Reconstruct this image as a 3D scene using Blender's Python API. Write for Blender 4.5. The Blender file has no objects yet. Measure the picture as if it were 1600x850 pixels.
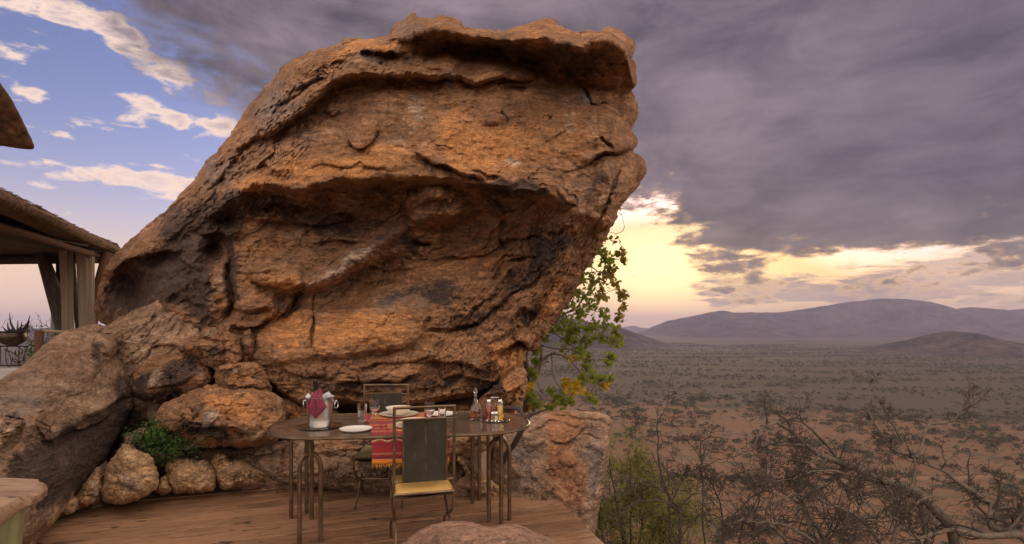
import bpy, math, random
import numpy as np
from mathutils import Vector, Matrix

random.seed(7)
rs = np.random.RandomState(11)
SC = bpy.context.scene
COL = SC.collection

# ------------------------------------------------------------------ camera
F = 880.0                      # focal length in photo pixels (1600 wide)
EYE = 1.45
cam_d = bpy.data.cameras.new('camera')
cam = bpy.data.objects.new('camera', cam_d)
COL.objects.link(cam)
cam.location = (0, 0, EYE)
cam.rotation_euler = (math.radians(90), 0, 0)
cam_d.sensor_width = 36.0
cam_d.lens = 36.0 * F / 1600.0
cam_d.shift_y = (510 - 425) / 1600.0
cam_d.clip_start = 0.05
cam_d.clip_end = 60000
SC.camera = cam

# ------------------------------------------------------------------ exposure
SC.view_settings.view_transform = 'Standard'
SC.view_settings.look = 'None'
SC.view_settings.gamma = 1.0
SC.view_settings.use_curve_mapping = False
SC.view_settings.exposure = 0.6
SC.cycles.max_bounces = 8
SC.cycles.transparent_max_bounces = 12
SC.cycles.volume_bounces = 1
SC.cycles.use_denoising = True

SUN_AZ, SUN_EL = math.radians(15.5), math.radians(6.0)

# ------------------------------------------------------------------ sky (world)
class X:
    """a float socket with arithmetic"""
    nt = None
    def __init__(s, sock): s.s = sock
    @staticmethod
    def _in(node, i, v):
        if isinstance(v, X): X.nt.links.new(v.s, node.inputs[i])
        else: node.inputs[i].default_value = v
    @staticmethod
    def op(o, a, b=0.0, c=0.0, clamp=False):
        n = X.nt.nodes.new('ShaderNodeMath'); n.operation = o; n.use_clamp = clamp
        X._in(n, 0, a); X._in(n, 1, b)
        if o in ('MULTIPLY_ADD', 'WRAP', 'SMOOTH_MIN'): X._in(n, 2, c)
        return X(n.outputs[0])
    def __add__(s, o): return X.op('ADD', s, o)
    __radd__ = __add__
    def __sub__(s, o): return X.op('SUBTRACT', s, o)
    def __rsub__(s, o): return X.op('SUBTRACT', o, s)
    def __mul__(s, o): return X.op('MULTIPLY', s, o)
    __rmul__ = __mul__
    def __truediv__(s, o): return X.op('DIVIDE', s, o)
    def __rtruediv__(s, o): return X.op('DIVIDE', o, s)
    def clamp(s): return X.op('ADD', s, 0.0, clamp=True)
    def min(s, o): return X.op('MINIMUM', s, o)
    def max(s, o): return X.op('MAXIMUM', s, o)
    def exp(s): return X.op('EXPONENT', s)
    def pow(s, o): return X.op('POWER', s, o)
    def sstep(s, a, b):
        n = X.nt.nodes.new('ShaderNodeMapRange'); n.interpolation_type = 'SMOOTHSTEP'
        X._in(n, 0, s); n.inputs[1].default_value = a; n.inputs[2].default_value = b
        return X(n.outputs[0])

def combine(x, y, z):
    n = X.nt.nodes.new('ShaderNodeCombineXYZ')
    X._in(n, 0, x); X._in(n, 1, y); X._in(n, 2, z)
    return n.outputs[0]
def noise(vec, scale, detail=4.0, rough=0.5, dist=0.0, typ=None, lac=2.0):
    n = X.nt.nodes.new('ShaderNodeTexNoise')
    if vec is not None: X.nt.links.new(vec, n.inputs['Vector'])
    n.inputs['Scale'].default_value = scale; n.inputs['Detail'].default_value = detail
    n.inputs['Roughness'].default_value = rough; n.inputs['Distortion'].default_value = dist
    n.inputs['Lacunarity'].default_value = lac
    return X(n.outputs[0])
def mixc(f, a, b):
    n = X.nt.nodes.new('ShaderNodeMix'); n.data_type = 'RGBA'
    X._in(n, 0, f)
    for i, v in ((6, a), (7, b)):
        if isinstance(v, (tuple, list)): n.inputs[i].default_value = (*v[:3], 1)
        else: X.nt.links.new(v, n.inputs[i])
    return n.outputs[2]
def scalec(c, f):
    n = X.nt.nodes.new('ShaderNodeVectorMath'); n.operation = 'SCALE'
    if isinstance(c, (tuple, list)): n.inputs[0].default_value = c[:3]
    else: X.nt.links.new(c, n.inputs[0])
    X._in(n, 3, f)
    return n.outputs[0]
def addc(a, b):
    n = X.nt.nodes.new('ShaderNodeVectorMath'); n.operation = 'ADD'
    X.nt.links.new(a, n.inputs[0]); X.nt.links.new(b, n.inputs[1])
    return n.outputs[0]

world = bpy.data.worlds.new('World')
SC.world = world
world.use_nodes = True
wt = world.node_tree
wt.nodes.clear()
X.nt = wt
tc = wt.nodes.new('ShaderNodeTexCoord')
sep = wt.nodes.new('ShaderNodeSeparateXYZ')
wt.links.new(tc.outputs['Generated'], sep.inputs[0])
dx, dy, dz = X(sep.outputs[0]), X(sep.outputs[1]), X(sep.outputs[2])
R2D = 57.29578
az = X.op('ARCTAN2', dx, dy) * R2D              # degrees, 0 straight ahead, + right
el = X.op('ARCSINE', dz) * R2D
zc = dz.max(0.0)
plane = combine(dx / (zc + 0.16), dy / (zc + 0.16), 0.0)     # cloud sheet overhead
sph = tc.outputs['Generated']
sphs = combine(dx, dy, dz * 2.6)                               # flattened for cumulus

sky = wt.nodes.new('ShaderNodeTexSky')
sky.sky_type = 'NISHITA'
sky.sun_disc = False
sky.sun_elevation = SUN_EL
sky.sun_rotation = SUN_AZ
sky.altitude = 1200
sky.air_density = 1.0
sky.dust_density = 2.0
sky.ozone_density = 2.0
bg_sky = wt.nodes.new('ShaderNodeBackground')
tint = wt.nodes.new('ShaderNodeVectorMath'); tint.operation = 'MULTIPLY'; tint.inputs[1].default_value = (1.12, 0.86, 1.12)
wt.links.new(sky.outputs[0], tint.inputs[0]); wt.links.new(tint.outputs[0], bg_sky.inputs[0])
bg_sky.inputs[1].default_value = 0.13

# --- haze glow round the low sun and along the horizon (painted as sky colour)
def lobe(a0, e0, sa, se):
    u = (az - a0) * (1.0 / sa); v = (el - e0) * (1.0 / se)
    return (0.0 - (u * u + v * v)).exp()
n_big = noise(plane, 0.55, 5, 0.55, 0.6)
n_mid = noise(plane, 1.7, 6, 0.55, 0.4)
n_puff = noise(combine(dx * 1.0, dy * 1.0, dz * 2.2), 6.0, 9, 0.62, 0.5)
n_wisp = noise(combine(az * 0.05, el * 0.22, 3.0), 1.6, 6, 0.6, 0.5)
n_cum = noise(sphs, 13.0, 8, 0.60, 0.3)
n_cum2 = noise(sphs, 26.0, 6, 0.65, 0.3)
# thin veil: cream low in the sky, more so towards the sun
veil = (lobe(14, 4.5, 12, 6.5) * 1.6 + lobe(16, 0, 60, 5.5) * 0.9 + lobe(-45, -2, 40, 9) * 1.0
        + (0.0 - (el.max(0.0)) * 0.14).exp() * 0.42).min(1.0)
near_sun = (lobe(14.5, 6.2, 10.0, 4.4)).clamp()
mid_sun = lobe(24, 5.6, 22, 3.0).clamp()
warm = (lobe(16, 2, 40, 14)).clamp()
veil_col = mixc(warm, (0.72, 0.50, 0.37), (0.40, 0.26, 0.20))
veil_col = mixc(mid_sun * 0.9, veil_col, (0.95, 0.58, 0.20))
veil_col = mixc(near_sun, veil_col, (1.20, 0.86, 0.40))
sky_blue = (0.22, 0.29, 0.56)
bg_veil = wt.nodes.new('ShaderNodeBackground'); wt.links.new(veil_col, bg_veil.inputs[0])
ms0 = wt.nodes.new('ShaderNodeMixShader'); X._in(ms0, 0, veil.min(0.97))
wt.links.new(bg_sky.outputs[0], ms0.inputs[1]); wt.links.new(bg_veil.outputs[0], ms0.inputs[2])

# --- small sunlit cumulus; out of view thickened and brightened to light the rock
cum_bias = (lobe(-31.2, 20.8, 1.9, 1.2) * 1.1 + lobe(-33.0, 18.0, 2.0, 0.9) * 1.1 + lobe(-30.8, 17.4, 1.2, .7) * .8 + lobe(-27.4, 17.6, 2.4, 1.3) * 1.1
            + lobe(-36.0, 12.6, 4.6, .95) * 1.1 + lobe(-31.5, 12.0, 3.6, 1.1) * 1.1 + lobe(-29.6, 10.8, 2.4, .8) * .8 + lobe(-38.8, 14.9, 1.3, .6) * .9 + lobe(-38.4, 16.0, 1.6, .6) * .6
            + lobe(-40.5, 23.2, 2.4, 1.1) * 1.1 + lobe(-36.5, 23.6, 2.6, 1.4) * 1.2 + lobe(-34.3, 22.6, 1.4, 1.0) * .9 + lobe(-40.2, 17.2, 1.2, 0.6) * 0.7 + lobe(-42.2, 19.6, 1.4, .8) * .8
            + lobe(-40.0, 10.6, 2.6, 0.6) * 0.9 + lobe(-26, 21.5, 3.0, 3.0) * 0.3 + lobe(-20.5, 26.0, 1.6, 1.0) * 0.5)
unseen_fill = X.op('ABSOLUTE', az).sstep(46, 75)
cum_d = (n_cum - 0.60) * 2.6 + (n_cum2 - 0.5) * 0.9 + cum_bias * 0.66 - 0.05 + unseen_fill * 0.62
cum_a = (cum_d.sstep(0.0, 0.42)) * el.sstep(0.5, 6.0)
cum_core = (cum_d.sstep(0.15, 0.9))
cum_col = mixc(cum_core * 0.75 + (n_cum2 - 0.5) * 0.8, (0.74, 0.55, 0.44), (0.42, 0.33, 0.36))
cum_col = mixc(unseen_fill, cum_col, (1.78, 1.40, 1.10))
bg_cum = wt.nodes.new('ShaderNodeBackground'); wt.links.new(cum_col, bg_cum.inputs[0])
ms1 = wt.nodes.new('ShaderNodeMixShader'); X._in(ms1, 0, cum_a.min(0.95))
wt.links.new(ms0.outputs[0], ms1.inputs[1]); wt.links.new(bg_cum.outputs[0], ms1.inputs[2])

# --- the grey sheet overhead and to the right
e1 = (el - 23.3) + (az + 36.9) * 0.60                       # left rim
low = 2.4 + (22.0 - az).sstep(0.0, 9.5) * 8.6    # lower rim
holes = lobe(26.5, 5.6, 2.6, 1.1) + lobe(31.5, 5.9, 3.0, 0.8) + lobe(35.5, 5.4, 3.6, 1.1) + lobe(30.0, 4.4, 2.5, .6) * .8 + lobe(40.5, 3.2, 3.5, .6) * .7 + lobe(22.5, 7.0, 1.5, .35) * .8
h_n = noise(combine(az * 0.16, el * 0.55, 9.0), 1.3, 7, 0.62, 0.3)
e2 = el - low
e3 = (70.0 - az) * 0.5
e1s = e1 + (n_cum - 0.5) * 16.0 + (n_cum2 - 0.5) * 7.0 + (n_big - 0.5) * 6.0
e2s = e2 + (n_cum - 0.5) * 8.0 + (n_cum2 - 0.5) * 5.0 + (h_n - 0.5) * 13.0 + (n_cum2 - 0.5) * 6.0 - holes * 5.5
cov = e1s.min(e2s).min(e3)
str_a = e2s.min(e3).sstep(-0.8, 2.8) * e1s.sstep(-1.5, 6.5).pow(0.8)
# low bars of cloud right of the sun
bars_n = noise(combine(az * 0.07, el * 0.42, 1.0), 2.4, 7, 0.6, 0.35)
bars = ((bars_n - 0.5) * 4.6 + lobe(32, 2.9, 14, 1.2) * 0.9 + lobe(22, 3.9, 4.6, 1.0) * 1.0 + lobe(38, 4.6, 6, 1.5) * 1.1 + lobe(31.5, 3.0, 6, .8) * .9
        - lobe(27.5, 6.3, 3.2, 1.2) * 0.9 - lobe(34, 6.0, 5.0, 1.0) * 0.4 - lobe(12, 5, 5, 6) * 1.6).sstep(0.05, 0.9)
bars = bars * (az - 14.0).sstep(0, 5) * (62.0 - az).sstep(0, 14) * (el.sstep(0.6, 2.2)) * (9.5 - el).sstep(0, 2.0)
rays = noise(combine(az * 0.5 - el * 0.55, 0.0, 2.0), 1.0, 3, 0.5, 0.0)
tone = ((n_big - 0.5) * 2.2 + (n_mid - 0.5) * 1.2 + (n_wisp - 0.5) * 1.4 + (n_puff - 0.5) * 2.2 + 0.48).clamp()
st_col = mixc(tone, (0.070, 0.060, 0.072), (0.215, 0.165, 0.190))
st_warm = mixc(tone, (0.105, 0.080, 0.082), (0.34, 0.235, 0.190))
st_col = mixc((13.0 - el).sstep(0.0, 10.0), st_col, st_warm)
st_col = mixc((az + 8.0).sstep(0.0, 50.0) * 0.42, st_col, (0.080, 0.071, 0.090))
rim = (1.0 - cov.sstep(-0.4, 4.5)) * warm                         # edges lit through from the sun
st_col = mixc(rim * 0.6, st_col, (1.05, 0.62, 0.22))
bg_st = wt.nodes.new('ShaderNodeBackground'); wt.links.new(st_col, bg_st.inputs[0])
ms2 = wt.nodes.new('ShaderNodeMixShader'); X._in(ms2, 0, str_a * 0.97)
wt.links.new(ms1.outputs[0], ms2.inputs[1]); wt.links.new(bg_st.outputs[0], ms2.inputs[2])
bar_col = mixc(bars, (1.05, 0.68, 0.30), mixc(tone, (0.25, 0.18, 0.17), (0.44, 0.31, 0.25)))
bg_bar = wt.nodes.new('ShaderNodeBackground'); wt.links.new(bar_col, bg_bar.inputs[0])
ms3 = wt.nodes.new('ShaderNodeMixShader'); X._in(ms3, 0, bars * 0.9 * (1.0 - str_a))
wt.links.new(ms2.outputs[0], ms3.inputs[1]); wt.links.new(bg_bar.outputs[0], ms3.inputs[2])
wo = wt.nodes.new('ShaderNodeOutputWorld')
wt.links.new(ms3.outputs[0], wo.inputs[0])

# ------------------------------------------------------------------ sun (low, behind cloud, soft)
sun_d = bpy.data.lights.new('sun', 'SUN')
sun_d.energy = 0.8
sun_d.angle = math.radians(14)
sun_d.color = (1.0, 0.78, 0.52)
sun = bpy.data.objects.new('sun', sun_d)
COL.objects.link(sun)
sd = Vector((math.sin(SUN_AZ) * math.cos(SUN_EL), math.cos(SUN_AZ) * math.cos(SUN_EL), math.sin(SUN_EL)))
sun.rotation_euler = sd.to_track_quat('Z', 'Y').to_euler()

# ------------------------------------------------------------------ numpy noise
_perm = rs.permutation(256); _perm = np.concatenate([_perm, _perm, _perm])
_g = rs.normal(size=(256, 3)); _g /= np.linalg.norm(_g, axis=1)[:, None]
def perlin(p):
    p = np.asarray(p, float)
    i = np.floor(p).astype(int); f = p - i; i &= 255
    u = f * f * f * (f * (f * 6 - 15) + 10)
    out = 0
    for a in (0, 1):
        wx = u[:, 0] if a else 1 - u[:, 0]
        for b in (0, 1):
            wy = u[:, 1] if b else 1 - u[:, 1]
            for c in (0, 1):
                wz = u[:, 2] if c else 1 - u[:, 2]
                h = _perm[_perm[_perm[(i[:, 0] + a) & 255] + ((i[:, 1] + b) & 255)] + ((i[:, 2] + c) & 255)]
                g = _g[h]
                out = out + wx * wy * wz * (g[:, 0] * (f[:, 0] - a) + g[:, 1] * (f[:, 1] - b) + g[:, 2] * (f[:, 2] - c))
    return out * 1.6
def fbm(p, o=4, gain=0.5, lac=2.03, off=0.0):
    p = np.asarray(p, float) + off; s = 0; a = 1.0
    for k in range(o):
        s = s + a * perlin(p); p = p * lac + 17.3; a *= gain
    return s
def ridged(p, o=4, gain=0.5, lac=2.1, off=0.0):
    p = np.asarray(p, float) + off; s = 0; a = 1.0; t = 0
    for k in range(o):
        s = s + a * (1 - np.abs(perlin(p)) * 2.0); t += a; p = p * lac + 9.1; a *= gain
    return s / t
def sstep(x, a, b):
    t = np.clip((x - a) / (b - a), 0, 1); return t * t * (3 - 2 * t)

# ------------------------------------------------------------------ mesh helpers
def at(px, py, Y):
    """the point Y metres ahead that lies behind photo pixel (px, py)"""
    return Vector(((px - 800) / F * Y, Y, EYE - (py - 510) / F * Y))
def tag(o, label=None, cat=None, group=None, kind=None):
    if label: o['label'] = label
    if cat: o['category'] = cat
    if group: o['group'] = group
    if kind: o['kind'] = kind
    return o
def empty(name, loc=(0, 0, 0), rz=0.0):
    o = bpy.data.objects.new(name, None)
    o.empty_display_size = 0.1
    o.location = loc; o.rotation_euler = (0, 0, rz)
    COL.objects.link(o)
    return o
def mesh_np(name, V, Fa, mat=None, parent=None, smooth=True, attrs=None, loc=None):
    """Fa: list of (n,k) int arrays"""
    V = np.asarray(V, np.float32)
    if not isinstance(Fa, list): Fa = [Fa]
    me = bpy.data.meshes.new(name)
    me.vertices.add(len(V)); me.vertices.foreach_set('co', V.ravel())
    nl = sum(f.size for f in Fa); npz = sum(len(f) for f in Fa)
    me.loops.add(nl); me.polygons.add(npz)
    me.loops.foreach_set('vertex_index', np.concatenate([np.asarray(f, np.int32).ravel() for f in Fa]))
    ls = []; st = 0
    for f in Fa:
        ls.append(st + np.arange(len(f), dtype=np.int32) * f.shape[1]); st += f.size
    me.polygons.foreach_set('loop_start', np.concatenate(ls))
    me.polygons.foreach_set('use_smooth', np.full(npz, smooth))
    me.update(calc_edges=True)
    if attrs:
        for k, a in attrs.items():
            at_ = me.attributes.new(k, 'FLOAT_COLOR', 'POINT')
            at_.data.foreach_set('color', np.asarray(a, np.float32).ravel())
    me.validate()
    o = bpy.data.objects.new(name, me)
    COL.objects.link(o)
    if mat: me.materials.append(mat)
    if loc is not None: o.location = loc
    if parent: o.parent = parent
    return o
class MB:
    """collects polygons, then becomes one mesh object"""
    def __init__(s): s.V = []; s.F = []; s.n = 0
    def add(s, V, Fs):
        V = [tuple(v) for v in V]
        s.V += V; s.F += [tuple(i + s.n for i in f) for f in Fs]; s.n += len(V)
        return s
    def box(s, c, d, rz=0.0, tilt=None):
        cx, cy, cz = c; hx, hy, hz = d[0] / 2, d[1] / 2, d[2] / 2
        P = [(-hx, -hy, -hz), (hx, -hy, -hz), (hx, hy, -hz), (-hx, hy, -hz), (-hx, -hy, hz), (hx, -hy, hz), (hx, hy, hz), (-hx, hy, hz)]
        ca, sa = math.cos(rz), math.sin(rz)
        P = [(cx + x * ca - y * sa, cy + x * sa + y * ca, cz + z) for x, y, z in P]
        return s.add(P, [(0, 3, 2, 1), (4, 5, 6, 7), (0, 1, 5, 4), (1, 2, 6, 5), (2, 3, 7, 6), (3, 0, 4, 7)])
    def tube(s, pts, r, n=8, cap=True):
        pts = [Vector(p) for p in pts]
        if not isinstance(r, (list, tuple, np.ndarray)): r = [r] * len(pts)
        V = []; m = len(pts)
        ref = Vector((0.31, 0.2, 0.93))
        for i in range(m):
            t = (pts[min(i + 1, m - 1)] - pts[max(i - 1, 0)]).normalized()
            a = t.cross(ref)
            if a.length < 1e-3: a = t.cross(Vector((1, 0, 0)))
            a.normalize(); b = t.cross(a); ref = b if i else ref
            ref = a.cross(t)
            for k in range(n):
                w = 2 * math.pi * k / n
                V.append(pts[i] + (a * math.cos(w) + b * math.sin(w)) * r[i])
        Fs = []
        for i in range(m - 1):
            for k in range(n):
                Fs.append((i * n + k, i * n + (k + 1) % n, (i + 1) * n + (k + 1) % n, (i + 1) * n + k))
        if cap:
            Fs.append(tuple(range(n))[::-1]); Fs.append(tuple((m - 1) * n + k for k in range(n)))
        return s.add(V, Fs)
    def lathe(s, prof, n=24, c=(0, 0, 0)):
        V = []; Fs = []
        for (r, z) in prof:
            for k in range(n):
                w = 2 * math.pi * k / n
                V.append((c[0] + r * math.cos(w), c[1] + r * math.sin(w), c[2] + z))
        for i in range(len(prof) - 1):
            for k in range(n):
                Fs.append((i * n + k, i * n + (k + 1) % n, (i + 1) * n + (k + 1) % n, (i + 1) * n + k))
        return s.add(V, Fs)
    def build(s, name, mat, parent=None, smooth=True, loc=None, bevel=0, sharp=40):
        me = bpy.data.meshes.new(name)
        me.from_pydata(s.V, [], s.F)
        me.update()
        if smooth:
            me.polygons.foreach_set('use_smooth', [True] * len(me.polygons))
            me.set_sharp_from_angle(angle=math.radians(sharp))
        o = bpy.data.objects.new(name, me); COL.objects.link(o)
        if mat: me.materials.append(mat)
        if loc is not None: o.location = loc
        if parent: o.parent = parent
        if bevel:
            b = o.modifiers.new('bevel', 'BEVEL'); b.width = bevel; b.segments = 2; b.limit_method = 'ANGLE'
        return o
def spline(pts, sub=6, closed=False):
    """Catmull-Rom through points of any dimension"""
    P = np.asarray(pts, float); n = len(P); out = []
    rng = range(n) if closed else range(n - 1)
    for i in rng:
        if closed: a, b, c, d = P[(i - 1) % n], P[i], P[(i + 1) % n], P[(i + 2) % n]
        else: a, b, c, d = P[max(i - 1, 0)], P[i], P[i + 1], P[min(i + 2, n - 1)]
        for k in range(sub):
            t = k / sub
            out.append(0.5 * ((2 * b) + (-a + c) * t + (2 * a - 5 * b + 4 * c - d) * t * t + (-a + 3 * b - 3 * c + d) * t ** 3))
    if not closed: out.append(P[-1])
    return np.array(out)

# ------------------------------------------------------------------ materials
def newmat(name):
    m = bpy.data.materials.new(name); m.use_nodes = True
    nt = m.node_tree; nt.nodes.clear(); X.nt = nt
    out = nt.nodes.new('ShaderNodeOutputMaterial')
    b = nt.nodes.new('ShaderNodeBsdfPrincipled')
    nt.links.new(b.outputs[0], out.inputs[0])
    return m, nt, b
def setc(nt, b, col):
    if isinstance(col, (tuple, list)): b.inputs['Base Color'].default_value = (*col[:3], 1)
    else: nt.links.new(col, b.inputs['Base Color'])
def objco(nt):
    n = nt.nodes.new('ShaderNodeTexCoord'); return n.outputs['Object']
def mapped(nt, vec, scale=(1, 1, 1), rot=(0, 0, 0), loc=(0, 0, 0)):
    n = nt.nodes.new('ShaderNodeMapping'); nt.links.new(vec, n.inputs[0])
    n.inputs['Scale'].default_value = scale; n.inputs['Rotation'].default_value = rot; n.inputs['Location'].default_value = loc
    return n.outputs[0]
def bump(nt, b, h, strength=0.4, dist=0.02):
    n = nt.nodes.new('ShaderNodeBump'); n.inputs['Strength'].default_value = strength
    n.inputs['Distance'].default_value = dist
    nt.links.new(h.s, n.inputs['Height']); nt.links.new(n.outputs[0], b.inputs['Normal'])
def simple(name, col, rough=0.6, metal=0.0, var=0.25, scale=8.0, bmp=0.0, bscale=60.0, **kw):
    m, nt, b = newmat(name)
    co = objco(nt)
    n = noise(co, scale, 5, 0.6)
    c = mixc(n.sstep(0.3, 0.7), tuple(v * (1 - var) for v in col), tuple(min(1, v * (1 + var)) for v in col))
    setc(nt, b, c)
    b.inputs['Roughness'].default_value = rough; b.inputs['Metallic'].default_value = metal
    if bmp: bump(nt, b, noise(co, bscale, 4, 0.6), bmp, 0.005)
    for k, v in kw.items(): b.inputs[k.replace('_', ' ')].default_value = v
    return m
def rock_mat(name, base=(0.200, 0.103, 0.054), base2=(0.45, 0.245, 0.125), orange=(0.56, 0.265, 0.100),
             pale=(0.52, 0.39, 0.28), dark=(0.042, 0.030, 0.027), grey=(0.24, 0.19, 0.17), speck=1.0, ang=0.0):
    m, nt, b = newmat(name)
    co = objco(nt)
    at_ = nt.nodes.new('ShaderNodeAttribute'); at_.attribute_name = 'mask'
    sp = nt.nodes.new('ShaderNodeSeparateColor'); nt.links.new(at_.outputs['Color'], sp.inputs[0])
    md, mo, mp = X(sp.outputs[0]), X(sp.outputs[1]), X(sp.outputs[2])
    mg = X(at_.outputs['Alpha'])
    strat = mapped(nt, co, (0.55, 1.0, 2.4), (0, ang, 0))
    n1 = noise(co, 0.9, 6, 0.6, 0.5)
    n2 = noise(strat, 3.2, 9, 0.62, 0.8)
    n3 = noise(strat, 11.0, 8, 0.66, 0.4)
    n4 = noise(co, 75.0, 3, 0.6)
    n5 = noise(co, 5.0, 8, 0.65, 0.2)
    n6 = noise(co, 28.0, 4, 0.7)
    c = mixc((n2 - 0.5) * 1.7 + n1, base, base2)
    c = mixc(((n1 - 0.52) * 4.0 + (n3 - 0.5) * 2.0).clamp() * 0.45, c, grey)
    c = mixc((mg + (n5 - 0.5) * 1.2 - 0.05).sstep(0.15, 0.7) * 0.85, c, mixc(n3, tuple(v * .7 for v in grey), tuple(v * 1.35 for v in grey)))
    c = mixc((mo * 1.15 + (n3 - 0.5) * 1.5 + (n5 - 0.5) * 1.0 - 0.08).sstep(0.12, 0.75) * 0.9, c, mixc(n6, tuple(v * .75 for v in orange), tuple(v * 1.2 for v in orange)))
    c = mixc((mp * 1.1 + (n3 - 0.5) * 1.8 + (n6 - 0.5) * 1.2 - 0.12).sstep(0.15, 0.7) * 0.85, c, pale)
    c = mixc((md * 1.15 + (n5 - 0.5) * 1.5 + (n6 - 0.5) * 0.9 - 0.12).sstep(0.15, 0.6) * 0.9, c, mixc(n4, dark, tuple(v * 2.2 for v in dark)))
    mot = noise(co, 13.0, 9, 0.72); mot2 = noise(strat, 1.6, 7, 0.7, 1.0)
    c = scalec(c, ((mot - 0.5) * 1.9 + (mot2 - 0.5) * 1.9 + (n4 - 0.5) * 0.7 + 1.05).max(0.45).min(1.55))
    # mineral speckle, and crack shade drawn as thin dark lines
    c = mixc((n4 - 0.62).sstep(0, 0.1) * 0.35 * speck, c, pale)
    c = mixc((0.40 - n4).sstep(0, 0.1) * 0.45 * speck, c, dark)
    line = X.op('ABSOLUTE', n2 - 0.5)
    c = mixc((0.022 - line).sstep(0, 0.02) * n3.sstep(0.45, 0.65) * 0.65, c, dark)
    line2 = X.op('ABSOLUTE', n3 - 0.5)
    c = mixc((0.02 - line2).sstep(0, 0.02) * 0.28, c, dark)
    setc(nt, b, c)
    b.inputs['Roughness'].default_value = 0.88
    b.inputs['Specular IOR Level'].default_value = 0.25
    h = n3 * 0.5 + n2 * 0.6 + noise(co, 38.0, 7, 0.7) * 0.28 + line.sstep(0, 0.03) * 0.12 + line2.sstep(0.0, 0.03) * 0.07
    bump(nt, b, h, 0.85, 0.055)
    return m

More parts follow.
